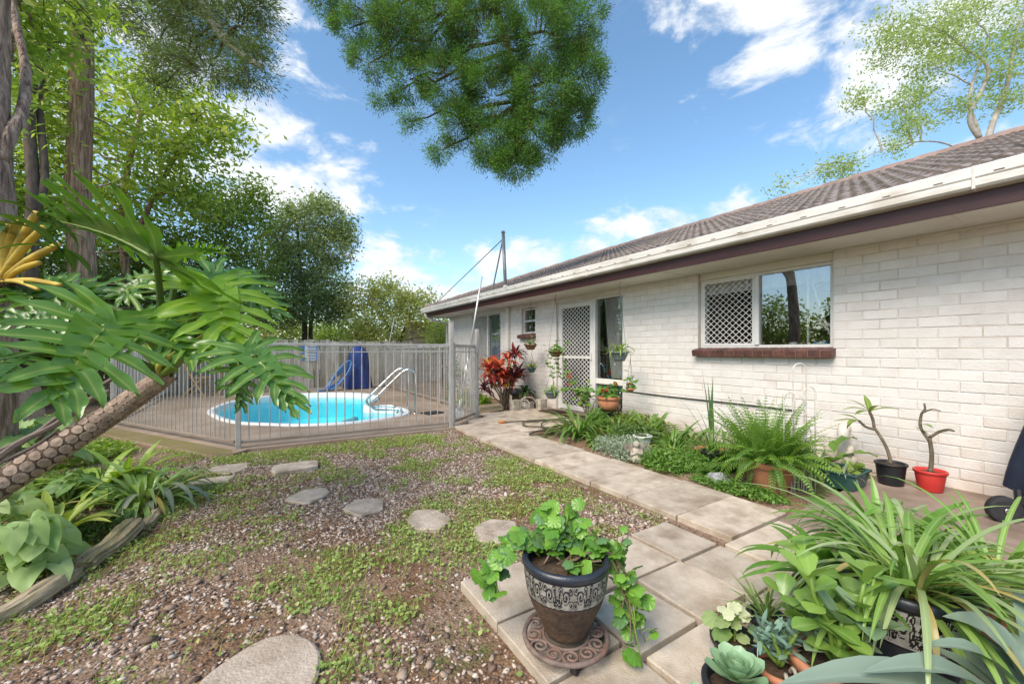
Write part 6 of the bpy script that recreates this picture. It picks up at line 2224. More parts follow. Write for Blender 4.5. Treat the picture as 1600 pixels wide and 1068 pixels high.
def basket(label, px, py, X, rad, h, m, plant, seed, top_py=None, trail=0, group='hanging baskets under the eave'):
    u = (px - CXP) / F_PX
    z = X / (SN + CS * u)
    p = dp(px, py, z)
    t = thing('hanging_basket', label, 'hanging basket', p, group)
    r = random.Random(seed)
    MB().lathe([(rad * .55, -h), (rad * .72, -h * .7), (rad * .97, -.02), (rad * 1.06, -.018), (rad * 1.06, 0), (rad * .96, 0), (rad * .9, -.03), (.004, -.025)], p, 22).build('bowl', m, t, smooth=True)
    if top_py is not None:
        hang(t, p, dp(px, top_py, z), rad)
    n = 0
    if plant == 'geranium':
        pts = [p + V(r.gauss(0, rad * .6), r.gauss(0, rad * .6), abs(r.gauss(.05, .06))) for _ in range(34)]
        round_leaves(t, pts, .055, M['geranium'], seed)
    elif plant == 'spider':
        strap_clump(t, p, 34, .26, .020, M['chlor'], (.3, 1.4), (1.0, 2.6), .05, 'strap', seed=seed)
    elif plant == 'succ':
        pts = [p + V(r.gauss(0, rad * .5), r.gauss(0, rad * .5), abs(r.gauss(.04, .05))) for _ in range(30)]
        round_leaves(t, pts, .05, M['agap'], seed)
        strap_clump(t, p, 14, .2, .016, M['agap'], (.5, 1.4), (.6, 1.8), .05, 'lance', seed=seed)
    for k_ in range(trail):
        a = r.uniform(0, 2 * PI)
        pts = [p + V(math.cos(a) * rad, math.sin(a) * rad, .02)]
        L = r.uniform(.2, .55)
        for j in range(6):
            pts.append(pts[-1] + V(math.cos(a) * .02 + r.uniform(-.02, .02), math.sin(a) * .02 + r.uniform(-.02, .02), -L / 6))
        MB().tube(pts, .0028, 4).build('vine', M['petiole'], t)
        round_leaves(t, [q + V(r.uniform(-.03, .03), r.uniform(-.03, .03), 0) for q in pts for _ in range(2)], .055, M['geranium'], seed + k_)
    return t


basket('coir-lined hanging basket with low greenery below the small window', 829, 538, 4.30, .115, .10, M['coir'], 'succ', 1, 468)
basket('small dark green hanging pot below the coir-lined basket', 831, 574, 4.30, .08, .09, M['greenpot'], 'succ', 2, 552)
basket('hanging basket with a long trailing vine beside the security door', 868, 548, 4.22, .115, .10, M['coir'], 'geranium', 3, 464, 7)
basket('grey-green pot hanging at the foot of the trailing vine', 862, 611, 4.15, .125, .12, M['greypot'], 'spider', 4, 580)
basket('teal hanging pot of striped spider plant in front of the sidelight', 968, 549, 4.12, .12, .13, M['greypot'], 'spider', 5, 446)
b5 = basket('little terracotta hanging pot under the teal spider plant pot', 985, 606, 4.2, .055, .05, M['terracotta'], 'geranium', 6, 560)
flowers(b5, Vector(b5.location) + V(0, 0, .03), (.05, .05, .05), 3, M['redflower'], 4, .02)

# geraniums by the sidelight
gpot = V(4.22, 4.12, 0.0)
t = thing('geranium_pot', 'round terracotta pot of red geraniums raised on a dark stand', 'potted plant', gpot)
MB().lathe([(.11, 0), (.10, .03), (.045, .08), (.05, .2), (.10, .245)], gpot, 16).build('stand', M['blackpot'], t, smooth=True)
pb = gpot + V(0, 0, .245)
MB().lathe([(.085, 0), (.135, .05), (.15, .11), (.138, .15)], pb, 28).build('body', M['terracotta'], t, smooth=True)
MB().lathe([(.138, .15), (.155, .155), (.158, .19), (.14, .195), (.128, .16), (.004, .165)], pb, 28, cap=False).build('rim', M['terracotta'], t, smooth=True)
r = random.Random(3)
round_leaves(t, [pb + V(r.gauss(0, .085), r.gauss(0, .085), .2 + abs(r.gauss(.05, .06))) for _ in range(46)], .075, M['geranium'], 5)
flowers(t, pb + V(0, 0, .22), (.13, .13, .17), 7, M['redflower'], 6)
gs = V(4.38, 4.72, 0)
t = thing('geranium', 'tall straggly geranium with red blooms leaning on the sidelight', 'plant', gs)
pts = []
for i in range(9):
    e = gs + V(r.uniform(-.16, .12), r.uniform(-.25, .25), r.uniform(.25, .62))
    MB().tube(limb_path(gs, e, 4, 0, .08, r), [.008, .007, .006, .005, .003], 5).build('stem', M['stem'], t, smooth=True)
    pts += [e + V(r.gauss(0, .06), r.gauss(0, .06), r.gauss(-.05, .07)) for _ in range(9)]
round_leaves(t, pts, .075, M['geranium'], 7)
flowers(t, gs + V(-.08, .28, .45), (.04, .08, .28), 4, M['redflower'], 8, .035)
flowers(t, gs + V(0, -.1, .1), (.1, .1, .25), 2, M['yellowflower'], 9, .024)

# ------------------------------------------------------------------ the bed between path and wall
G3 = 'plants in the bed along the house'
def bedp(x, y):
    return V(x, y, float(ground_z(np.array([x]), np.array([y]))[0]) - .005)


p = bedp(3.42, 3.85)
t = thing('agapanthus', 'big arching strap-leaf clump at the far end of the bed', 'plant', p, G3)
strap_clump(t, p, 80, .56, .038, M['agap'], (.5, 1.45), (1.0, 2.3), .10, 'strap', seed=11)
p = bedp(3.85, 4.1)
t = thing('agapanthus', 'finer strap-leaf clump behind the hose next to the geranium stand', 'plant', p, G3)
strap_clump(t, p, 60, .46, .024, M['agap'], (.6, 1.45), (.8, 2.1), .10, 'strap', seed=12)
p = bedp(4.15, 3.35)
t = thing('amaryllis', 'clump of upright green leaves against the white wall', 'plant', p, G3)
strap_clump(t, p, 50, .42, .038, M['agap'], (.7, 1.45), (.6, 1.9), .14, 'strap', seed=13)
p = bedp(3.9, 2.85)
t = thing('amaryllis', 'broad-leaved clump left of the sword-leaved plant', 'plant', p, G3)
strap_clump(t, p, 56, .40, .038, M['agap'], (.6, 1.45), (.7, 2.0), .16, 'strap', seed=14)
p = bedp(3.62, 2.62)
t = thing('daylily', 'grassy green clump right of the stone angel', 'plant', p, G3)
strap_clump(t, p, 80, .32, .018, M['fern'], (.5, 1.45), (.8, 2.1), .12, 'strap', seed=15)
leafy_mound('silver_ground_cover', 'silvery mat-forming plant spilling beside the stone angel', bedp(3.32, 3.0), (.30, .45, .17), 4200, .034, .34, M['silver'], 11, 'plant', G3)
leafy_mound('ground_cover', 'bright clover-like mound at the path edge right of the angel', bedp(3.30, 2.42), (.26, .32, .15), 2600, .034, .7, M['fern'], 12, 'plant', G3)
leafy_mound('ground_cover', 'leafy green mound below the sword-leaved plant', bedp(3.6, 2.2), (.32, .32, .16), 2200, .045, .6, M['geranium'], 13, 'plant', G3)
leafy_mound('ground_cover', 'fine green creeper along the path under the fern', bedp(3.18, 1.72), (.17, .40, .07), 2200, .026, .7, M['fern'], 14, 'plant', G3)
leafy_mound('ground_cover', 'tuft of soft green leaves around the white pot', bedp(3.75, 3.25), (.34, .36, .24), 2000, .05, .45, M['weedy'], 15, 'plant', G3)
leafy_mound('ground_cover', 'dark leafy filler along the wall behind the strap leaves', bedp(4.35, 3.7), (.25, .5, .24), 1700, .06, .45, M['midgreen'], 16, 'plant', G3)

p = bedp(4.1, 2.3)
t = thing('amaryllis', 'low strap-leaf clump behind the clay bowl against the wall', 'plant', p, G3)
strap_clump(t, p, 46, .32, .028, M['agap'], (.5, 1.4), (.7, 1.9), .16, 'strap', seed=19)
p = bedp(3.34, 2.1)
t = thing('creeping_fern', 'small arching fern between the black pot and the grey rock', 'fern', p, G3)
rq = random.Random(77)
for i in range(26):
    frond_mesh(arc_path(p, 2 * PI * i / 26 + rq.uniform(-.2, .2), rq.uniform(.5, 1.3), rq.uniform(.2, .34), rq.uniform(1.0, 2.0), 8), .05, pairs=12).build('frond', M['fern'], t, smooth=True)
leafy_mound('ground_cover', 'leafy green mass between the fern pot and the wall', bedp(3.95, 1.75), (.3, .3, .22), 1600, .055, .5, M['geranium'], 18, 'plant', G3)
leafy_mound('ground_cover', 'weedy mound beside the doormat and the far strap leaves', bedp(4.2, 4.25), (.3, .22, .26), 1500, .05, .5, M['geranium'], 19, 'plant', G3)

for i, (x_, y_, lb) in enumerate([(4.3, 2.9, 'small leafy clump against the wall left of the sword leaves'), (4.0, 3.75, 'mid-green leafy clump between the strap leaves and the wall'), (3.45, 3.4, 'leafy tuft between the far strap clump and the silver mat')]):
    p = bedp(x_, y_)
    t = thing('amaryllis', lb, 'plant', p, G3)
    strap_clump(t, p, 44, .34, .034, M['agap' if i else 'lily'], (.5, 1.45), (.7, 2.0), .15, 'strap', seed=90 + i)

# pots in the bed
p = bedp(3.62, 3.02)
t = thing('flower_pot', 'weathered white pot half sunk among the bed plants', 'pot', p)
pot(t, p, .075, .10, .16, M['whitepot'])
p = bedp(3.86, 2.36)
t = thing('sword_plant', 'tall upright sword-leaved plant in a shallow clay bowl', 'plant', p)
pot(t, p, .10, .15, .11, M['terracotta'])
for i, (a_, lean_, L_) in enumerate([(.3, 1.52, .78), (1.2, 1.55, .72), (2.5, 1.53, .80), (3.6, 1.50, .62), (2.2, 1.22, .62), (-.9, 1.05, .5), (2.6, .95, .52), (-.5, .8, .42), (-1.6, 1.25, .45), (2.0, 1.4, .5)]):
    strap_mesh(arc_path(p + V(.015 * math.cos(a_ * 3), .015 * math.sin(a_ * 3), .08), a_, lean_, L_, .12 if i < 4 else .35, 8), .034 if i < 4 else .018, 'lance', .5).build('leaf', M['sans'], t, smooth=True)
p = bedp(3.55, 2.17)
t = thing('flower_pot', 'black plastic pot of grassy leaves in front of the clay bowl', 'potted plant', p)
pot(t, p, .06, .085, .17, M['blackpot'])
strap_clump(t, p + V(0, 0, .15), 26, .24, .016, M['agap'], (.7, 1.5), (.4, 1.5), .04, 'strap', seed=17)

# praying stone angel
p = bedp(3.17, 2.72)
t = thing('angel_statue', 'small weathered stone angel with folded wings at the path edge', 'statue', p)
MB().lathe([(.062, 0), (.07, .02), (.066, .05), (.052, .09), (.04, .125), (.022, .14), (.014, .146)], p, 18, 1.0, .9).build('body', M['stoneorn'], t, smooth=True)
MB().lathe([(.006, 0), (.022, .008), (.032, .026), (.031, .045), (.018, .062), (.003, .066)], p + V(-.012, -.01, .138), 16).build('head', M['stoneorn'], t, smooth=True)
for s_ in (-1, 1):
    b_ = p + V(CS * .03 * s_, -SN * .03 * s_ + .02, .10)
    vs, fs, md = blade(.12, .085, 'ovate', 6, .5, .3)
    w_ = MB().add(place(vs, b_, V(CS * .7 * s_, -SN * .7 * s_, .75), V(SN, CS, .2)), fs)
    w_.add(place(vs, b_ + V(-.012 * SN, -.012 * CS, 0), V(CS * .7 * s_, -SN * .7 * s_, .75), V(SN, CS, .2)), fs)
    w_.build('wing', M['stoneorn'], t, smooth=True)
    MB().tube([p + V(CS * .045 * s_, -SN * .045 * s_, .115), p + V(CS * .05 * s_ - .03, -SN * .05 * s_ - .03, .075), p + V(-.035, -.045, .10)], [.018, .016, .012], 8).build('arm', M['stoneorn'], t, smooth=True)

# grey folded stone ornament
p = bedp(3.21, 1.90)
bm = bmesh.new(); bmesh.ops.create_icosphere(bm, subdivisions=4, radius=1)
for v_ in bm.verts:
    f_ = float(fbm(np.array([v_.co.x * 2.2 + 5]), np.array([v_.co.y * 2.2 + v_.co.z * 3.1]), 1.5, 3, 4)[0]) - .5
    v_.co = v_.co * (1 + .8 * f_)
    v_.co = Vector((v_.co.x * .075, v_.co.y * .10, max(-.02, v_.co.z * .06 + .03)))
me = bpy.data.meshes.new('garden_rock'); bm.to_mesh(me); bm.free(); me.materials.append(M['greystone']); me.shade_smooth()
o = link('garden_rock', me); o.location = p
tag(o, 'crumpled grey and white rock beside the big fern', 'rock')

# big fern in a terracotta pot
p = V(3.42, 1.62, -.01)
t = thing('boston_fern', 'huge bright fern spilling over a terracotta pot at the patio edge', 'fern', p)
pot(t, p, .13, .19, .25, M['terracotta'], .02, .05)
rf = random.Random(21)
base = p + V(0, 0, .23)
for i in range(300):
    a = rf.uniform(0, 2 * PI)
    up_ = rf.random()
    b_ = base + V(math.cos(a) * rf.uniform(0, .17), math.sin(a) * rf.uniform(0, .17), 0)
    az_ = a + rf.uniform(-.9, .9)
    if up_ < .5:
        L, el_, dr_ = rf.uniform(.22, .58), rf.uniform(1.0, 1.57), rf.uniform(.2, 1.2)
    elif up_ < .78:
        L, el_, dr_ = rf.uniform(.25, .5), rf.uniform(.5, 1.3), rf.uniform(.5, 1.8)
    else:
        L, el_, dr_ = rf.uniform(.22, .5), rf.uniform(.2, .9), rf.uniform(1.2, 2.6)
    frond_mesh(arc_path(b_, az_, el_, L, dr_, 8, rf.uniform(-.7, .7)), rf.uniform(.038, .06), pairs=17, leafw=.36, hang=rf.uniform(-.2, .5)).build('frond', M['fernlight' if rf.random() < .4 else 'fern'], t, smooth=True)

# white wire trellis
tl = thing('wire_trellis', 'white arched wire trellis standing in the fern pot bed', 'trellis', (3.55, 1.42, 0))
tc = V(3.52, 1.44, 0)
sd = V(CS, -SN, 0)
for o_, w_, h0, h1 in [(0, .052, .0, 1.0), (-.078, .042, .0, .78), (.078, .042, .0, .82), (-.035, .03, .0, .52), (.06, .03, .0, .50), (-.07, .03, 0, .30), (.045, .03, 0, .28)]:
    q = tc + sd * o_
    pts = [q - sd * w_ + V(0, 0, h0), q - sd * w_ + V(0, 0, h1 - w_)] + [q - sd * (w_ * math.cos(a)) + V(0, 0, h1 - w_ + w_ * math.sin(a)) for a in np.linspace(.3, PI - .3, 7)] + [q + sd * w_ + V(0, 0, h1 - w_), q + sd * w_ + V(0, 0, h0)]
    MB().tube(pts, .0045, 6).build('arch', M['whitewire'], tl, smooth=True)
for i, h in enumerate((.66, .58, .5)):
    MB().tube([tc + sd * (.02 - .03 * i) + V(0, 0, h), tc + sd * (.03 + .02 * i) + V(-.01, -.02, h + .05), tc + sd * (.0) + V(0, 0, h + .09)], .003, 5).build('scroll', M['whitewire'], tl)

# elk-horn leaf and bleached wood behind the trellis, green trough
p = bedp(4.15, 1.55)
t = thing('bird_nest_fern', 'wavy dark strap fern arching behind the white trellis', 'fern', p)
for i, (a_, L_) in enumerate([(-.4, .62), (.8, .5), (-1.4, .5), (2.3, .45), (-2.4, .45), (1.6, .5)]):
    pts = arc_path(p, a_, 1.25, L_, 1.4, 9, .2)
    mb = strap_mesh(pts, .085, 'strap', .2)
    for j in range(len(pts)):
        for s_ in (0, 2):
            v_ = mb.v[j * 3 + s_]; mb.v[j * 3 + s_] = (v_[0], v_[1], v_[2] + .014 * math.sin(j * 2.6 + s_))
    mb.build('leaf', M['fern'], t, smooth=True)
o = thing('bleached_wood', 'gnarled bleached wood lump leaning on the white waste pipe', 'driftwood', (4.25, 1.42, .1))
for i in range(7):
    a = rf.uniform(0, 2 * PI)
    MB().tube(limb_path(V(4.22 + rf.uniform(-.05, .05), 1.42 + rf.uniform(-.05, .05), .05), V(4.22 + rf.uniform(-.10, .10), 1.42 + rf.uniform(-.12, .12), rf.uniform(.16, .30)), 4, 0, .35, rf), [.045, .04, .05, .03, .02], 7).build('burl', M['stoneorn'], o, smooth=True)
p = V(3.98, 1.30, .0)
t = thing('green_trough', 'rectangular dark green planter trough on the patio corner', 'planter', p)
vs = []
for z_, a_, b_ in ((.012, .125, .085), (.13, .15, .105), (.135, .162, .117), (.15, .162, .117), (.15, .15, .105), (.11, .145, .10)):
    vs += [(p.x + sx_ * a_, p.y + sy_ * b_, p.z + z_) for sx_, sy_ in ((-1, -1), (1, -1), (1, 1), (-1, 1))]
fs = [(k_ * 4 + i, k_ * 4 + (i + 1) % 4, k_ * 4 + 4 + (i + 1) % 4, k_ * 4 + 4 + i) for k_ in range(5) for i in range(4)] + [(3, 2, 1, 0)]
MB().add(vs, fs).build('body', M['greenpot'], t, bevel=.003)
MB().box((p.x, p.y, p.z + .108), (.288, .198, .01)).build('soil', M['pottingmix'], t)
r = random.Random(8)
strap_clump(t, p + V(-.06, 0, .11), 26, .15, .018, M['silver'], (.3, 1.3), (.5, 1.8), .06, 'lance', seed=18)
round_leaves(t, [p + V(r.uniform(-.1, .13), r.uniform(-.08, .08), .13 + r.uniform(0, .07)) for _ in range(20)], .06, M['midgreen'], 9)

# frangipani in the black pot, stump in the red pot
p = V(4.36, 1.13, .012)
t = thing('frangipani_pot', 'black plastic pot with a leaning frangipani carrying long leaves', 'potted plant', p)
pot(t, p, .10, .125, .22, M['blackpot'], .012, .025)
s0 = p + V(0, 0, .2)
fk = s0 + V(-.04, .12, .36)
MB().tube(dense_path([s0, s0 + V(0, .02, .12), s0 + V(-.02, .06, .24), fk], 4), [.0165 - .0003 * i for i in range(13)], 9).build('stem', M['greystem'], t, smooth=True)
t1 = fk + V(-.02, .03, .16); t2 = fk + V(-.05, .11, .06)
MB().tube(dense_path([fk, fk + V(0, .01, .08), t1], 3), .014, 8).build('branch', M['greystem'], t, smooth=True)
MB().tube(dense_path([fk - V(0, 0, .02), fk + V(-.03, .06, .0), t2], 3), .013, 8).build('branch', M['greystem'], t, smooth=True)
for i, (q, a_, el_, L_, dr_) in enumerate([(t1, -.9, .5, .30, .9), (t1, 2.3, .5, .26, 1.0), (t1, .8, 1.3, .2, .5), (t1, 1.9, .9, .22, .7), (t1, -2.2, .9, .18, .8), (t2, 2.2, .1, .24, .5), (t2, 2.9, .2, .2, .9), (t2, 1.2, -.3, .18, .9), (t2, 1.7, .6, .2, .8), (t1, 2.9, .2, .24, .6)]):
    strap_mesh(arc_path(q, a_, el_, L_, dr_, 7), .068, 'lance', .3).build('leaf', M['frang'], t, smooth=True)
p = V(4.42, .915, .012)
t = thing('frangipani_pot', 'red plastic pot with a bare twisted frangipani stump', 'potted plant', p)
pot(t, p, .09, .118, .20, M['redpot'], .012, .03)
s0 = p + V(0, 0, .17)
fk = s0 + V(-.005, .005, .34)
MB().tube(dense_path([s0, s0 + V(.005, -.01, .17), fk], 4), [.019 - .0004 * i for i in range(9)], 9).build('stem', M['greystem'], t, smooth=True)
MB().tube(dense_path([fk - V(0, 0, .03), fk + V(-.0, .06, .09), fk + V(0, .055, .22), fk + V(0, .03, .27), fk + V(.0, .035, .33)], 4), [.014 - .0004 * i for i in range(17)], 8).build('branch', M['greystem'], t, smooth=True)
MB().tube(dense_path([fk, fk + V(0, -.07, .07), fk + V(0, -.13, .10), fk + V(0, -.17, .09)], 3), [.014, .013, .012, .012, .013, .013, .012, .011, .009, .007], 8).build('branch', M['greystem'], t, smooth=True)
MB().tube(dense_path([fk + V(0, .055, .23), fk + V(-.01, -.02, .28), fk + V(-.01, -.08, .27)], 3), [.009, .009, .008, .007, .006, .005, .004], 6).build('branch', M['greystem'], t, smooth=True)
for a_, el_, q in ((-1.5, .6, fk + V(0, -.04, .06)), (1.9, .9, fk + V(0, .0, .02)), (-2.2, .2, fk + V(0, .06, .12))):
    strap_mesh(arc_path(q, a_, el_, .13, .6, 6), .06, 'lance', .3).build('leaf', M['frang'], t, smooth=True)

for o in bpy.data.objects:
    if o.name.startswith('frangipani_pot'):
        o.scale = (.8, .8, .8)

# covered barbecue at the right edge
M['navy'] = mat('navy_cover', (.012, .017, .035), (.02, .027, .05), 5, .6, .2, 14)
bq = thing('barbecue', 'barbecue under a dark navy cover at the right edge', 'barbecue', (4.30, .42, 0))
vs, fs = [], []
n = 32; rows = 8
for j in range(rows + 1):
    q = j / rows
    for i in range(n):
        a = 2 * PI * i / n
        ca, sa = math.cos(a), math.sin(a)
        e = .5
        ux = abs(ca) ** e * (1 if ca > 0 else -1); uy = abs(sa) ** e * (1 if sa > 0 else -1)
        w = 1 - .42 * q ** 1.3 + (.05 * math.sin(a * 7 + 1) * (1 - q))
        vs.append((4.40 + ux * .24 * w, .13 + uy * .40 * w, .17 + .74 * q - .02 * math.cos(a * 5) * (1 - q)))
for j in range(rows):
    for i in range(n):
        fs.append((j * n + i, j * n + (i + 1) % n, (j + 1) * n + (i + 1) % n, (j + 1) * n + i))
fs.append(tuple(range(rows * n, rows * n + n)))
MB().add(vs, fs).build('cover', M['navy'], bq, smooth=True)
wc = V(4.02, .50, .085)
wd_ = V(CS, -SN, 0)


def disc(c, ax, r0, w, m, name, parent, prof=None):
    x_, y_, z_ = frame(ax, V(0, 0, 1))
    n_ = 28; vs = []; pr = prof or [(r0 * .9, -w), (r0, -w * .7), (r0, w * .7), (r0 * .9, w), (r0 * .6, w * .8), (.004, w * .8)]
    for rr_, h_ in pr:
        vs += [c + x_ * h_ + (y_ * math.cos(2 * PI * i / n_) + z_ * math.sin(2 * PI * i / n_)) * rr_ for i in range(n_)]
    fs = [(k_ * n_ + i, k_ * n_ + (i + 1) % n_, k_ * n_ + n_ + (i + 1) % n_, k_ * n_ + n_ + i) for k_ in range(len(pr) - 1) for i in range(n_)]
    return MB().add(vs, fs).build(name, m, parent, smooth=True)


wax = V(-.75, -.66, 0)
wh = disc(wc, wax, .085, .028, M['blackrubber'], 'wheel', bq)
disc(wc + wax * .026, wax, .016, .008, M['steel'], 'hub', wh)
MB().bar(V(4.05, .45, .15), V(4.5, .1, .15), .03, .03).build('axle', M['blackpot'], bq)
MB().tube([V(4.16, .46, .2), V(4.12, .44, .0)], .02, 8).build('leg', M['blackpot'], bq)
MB().tube([V(4.5, -.1, .2), V(4.5, -.1, .0)], .02, 8).build('leg', M['blackpot'], bq)

# ------------------------------------------------------------------ garden hose on the path
M['hose'] = mat('garden_hose', (.055, .05, .035), (.09, .08, .055), 20, .5, .1)
ho = thing('garden_hose', 'dark garden hose coiled loosely on the path near the door', 'hose', (3.4, 4.7, 0))
hpts = [(3.12, 5.15), (3.3, 5.05), (3.5, 4.98), (3.75, 4.85), (3.86, 4.68), (3.74, 4.5), (3.46, 4.45), (3.24, 4.58), (3.22, 4.82), (3.4, 5.0), (3.66, 5.02), (3.9, 4.86), (3.94, 4.62), (3.7, 4.4), (3.4, 4.33), (3.1, 4.30), (2.93, 4.24),
        (2.98, 4.13), (3.2, 4.14), (3.32, 4.3), (3.36, 4.55), (3.55, 4.78), (3.9, 4.95), (4.2, 4.9), (4.32, 4.7)]
hp = dense_path([V(x_, y_, .024 + .012 * (i % 2)) for i, (x_, y_) in enumerate(hpts)], 5)
MB().tube(hp, .0105, 7).build('tube', M['hose'], ho, smooth=True)
MB().tube([V(3.02, 5.19, .03), V(3.06, 5.175, .03), V(3.13, 5.145, .03)], [.012, .02, .018], 8).build('connector', mat('hose_orange', (.5, .17, .04), (.58, .22, .06), 8, .45), ho, smooth=True)

# little things behind the kitchen pane
wi = thing('dowel', 'thin white rod leaning inside the clear window pane', 'rod', (WX + .13, 1.68, 1.17))
MB().tube([V(WX + .14, 1.67, 1.17), V(WX + .13, 1.84, 1.78)], .008, 6).build('shaft', M['trim'], wi)
MB().tube([V(WX + .14, 1.668, 1.155), V(WX + .14, 1.67, 1.18)], .011, 6).build('ferrule', M['trim'], wi)
ledge = MB().box((WX + .17, 2.32, 1.14), (.16, 1.36, .02)).build('window_ledge', M['trim'], house)
cu = thing('cup', 'small white cup on the ledge inside the clear pane', 'cup', (WX + .15, 2.02, 1.15))
MB().lathe([(.018, 0), (.03, .01), (.036, .035), (.032, .035), (.02, .01)], V(WX + .15, 2.02, 1.15), 16).build('bowl', M['signw'], cu, smooth=True)
MB().tube([V(WX + .15, 2.05, 1.158), V(WX + .15, 2.07, 1.168), V(WX + .15, 2.055, 1.18)], .003, 5).build('handle', M['signw'], cu)
bx = thing('blue_box', 'small blue box on the ledge inside the clear pane', 'box', (WX + .15, 1.76, 1.15))
MB().box((WX + .15, 1.77, 1.17), (.05, .11, .036)).build('carton', mat('carton_blue', (.03, .22, .5), (.05, .3, .6), 5, .5), bx)
MB().box((WX + .122, 1.77, 1.172), (.006, .07, .014)).build('label', M['signw'], bx)
# potted plant on the folding table
p = V(-.55, 12.3, .67)
t = thing('table_plant', 'small terracotta pot plant on the folding table', 'potted plant', p)
pot(t, p, .05, .07, .11, M['terracotta'])
strap_clump(t, p + V(0, 0, .1), 16, .2, .02, M['agap'], (.5, 1.4), (.5, 1.8), .03, 'lance', seed=33)

# ------------------------------------------------------------------ patterned pot on its cast-iron trivet
def damask(name, dark, pale):
    """cream relief scrollwork on a dark glaze"""
    m = bpy.data.materials.new(name)
    nt, ns, ls = nodes_of(m)
    out = ns.new('ShaderNodeOutputMaterial'); b = ns.new('ShaderNodeBsdfPrincipled'); ls.new(b.outputs[0], out.inputs[0])
    b.inputs['Roughness'].default_value = .5
    at = ns.new('ShaderNodeAttribute'); at.attribute_name = 'pat'
    rp_ = ns.new('ShaderNodeMapRange'); rp_.inputs['From Min'].default_value = .35; rp_.inputs['From Max'].default_value = .65
    ls.new(at.outputs['Fac'], rp_.inputs['Value'])
    tc = ns.new('ShaderNodeTexCoord')
    n = ns.new('ShaderNodeTexNoise'); n.inputs['Scale'].default_value = 40; n.inputs['Detail'].default_value = 4
    ls.new(tc.outputs['Object'], n.inputs['Vector'])
    nr = ns.new('ShaderNodeMapRange'); nr.inputs['From Min'].default_value = .35; nr.inputs['From Max'].default_value = .6
    ls.new(n.outputs['Fac'], nr.inputs['Value'])
    w = ns.new('ShaderNodeMixRGB'); w.inputs[1].default_value = rgba([c * .55 for c in pale]); w.inputs[2].default_value = rgba(pale); ls.new(nr.outputs[0], w.inputs[0])
    mx = ns.new('ShaderNodeMixRGB'); mx.inputs[1].default_value = rgba(dark); ls.new(w.outputs[0], mx.inputs[2]); ls.new(rp_.outputs[0], mx.inputs[0])
    ls.new(mx.outputs[0], b.inputs['Base Color'])
    bp = ns.new('ShaderNodeBump'); bp.inputs['Strength'].default_value = .6; bp.inputs['Distance'].default_value = .004; bp.invert = True
    ls.new(rp_.outputs[0], bp.inputs['Height']); ls.new(bp.outputs[0], b.inputs['Normal'])
    return m


M['damask'] = damask('scroll_glaze', (.012, .014, .02), (.32, .305, .265))
M['damask2'] = damask('scroll_glaze_black', (.006, .007, .01), (.5, .49, .46))
M['glaze'] = mat('dark_glaze', (.016, .02, .032), (.03, .036, .05), 12, .35, .1, spec=.6)
M['brownglaze'] = mat('speckled_brown', (.036, .025, .02), (.095, .064, .046), 45, .6, .35, 90, c3=(.17, .10, .06), s3=4, a3=.5)
M['iron'] = mat('cast_iron', (.13, .09, .075), (.23, .17, .145), 22, .75, .5, 60, c3=(.22, .10, .06), s3=7, a3=.6)
M['ironblack'] = mat('black_iron', (.02, .018, .017), (.04, .034, .03), 20, .7, .4)


def scroll_value(a, v):
    """pattern of mirrored spirals and leaf fans; a in turns of one motif 0..1, v in 0..1 -> 1 pale ground, 0 dark line"""
    x = abs((a % 1.0) - .5) * 2
    out = 1.0
    for cx_, cy_, s_, w_ in ((.52, .55, 4.2, 1), (.10, .35, 5.5, -1), (.86, .28, 6.5, 1), (.20, .80, 7.0, 1), (.82, .80, 6.5, -1)):
        dx, dy = (x - cx_) * 1.15, (v - cy_)
        r_ = math.hypot(dx, dy)
        if r_ < 1.25 / s_:
            th_ = math.atan2(dy, dx) * w_
            ph_ = (th_ / (2 * PI) + r_ * s_ * 1.35) % 1.0
            if abs(ph_ - .5) < .23:
                out = 0.0
            if r_ < .05:
                out = 0.0
    # leaf fan on the axis
    ang = math.atan2(v - .05, x - .0) if x < .3 else 9
    if x < .3 and v < .75 and abs(math.sin(ang * 7)) < .45:
        out = 0.0
    if v < .05 or v > .95:
        out = 0.0
    return out


def pattern_band(prof, c, n, motifs, m, t, name='scroll_band'):
    """prof [(r, z)] rows of the band; the pattern is stored per vertex"""
    k = len(prof)
    vs, pat = [], []
    for i, (r_, z_) in enumerate(prof):
        for j in range(n):
            a = 2 * PI * j / n
            vs.append((c[0] + r_ * math.cos(a), c[1] + r_ * math.sin(a), c[2] + z_))
            pat.append(scroll_value(j / n * motifs, i / (k - 1)))
    fs = [(i * n + j, i * n + (j + 1) % n, (i + 1) * n + (j + 1) % n, (i + 1) * n + j) for i in range(k - 1) for j in range(n)]
    me = bpy.data.meshes.new(name); me.from_pydata(vs, [], fs)
    at = me.attributes.new('pat', 'FLOAT', 'POINT'); at.data.foreach_set('value', np.array(pat, dtype=np.float32))
    me.materials.append(m); me.shade_smooth()
    return link(name, me, t)


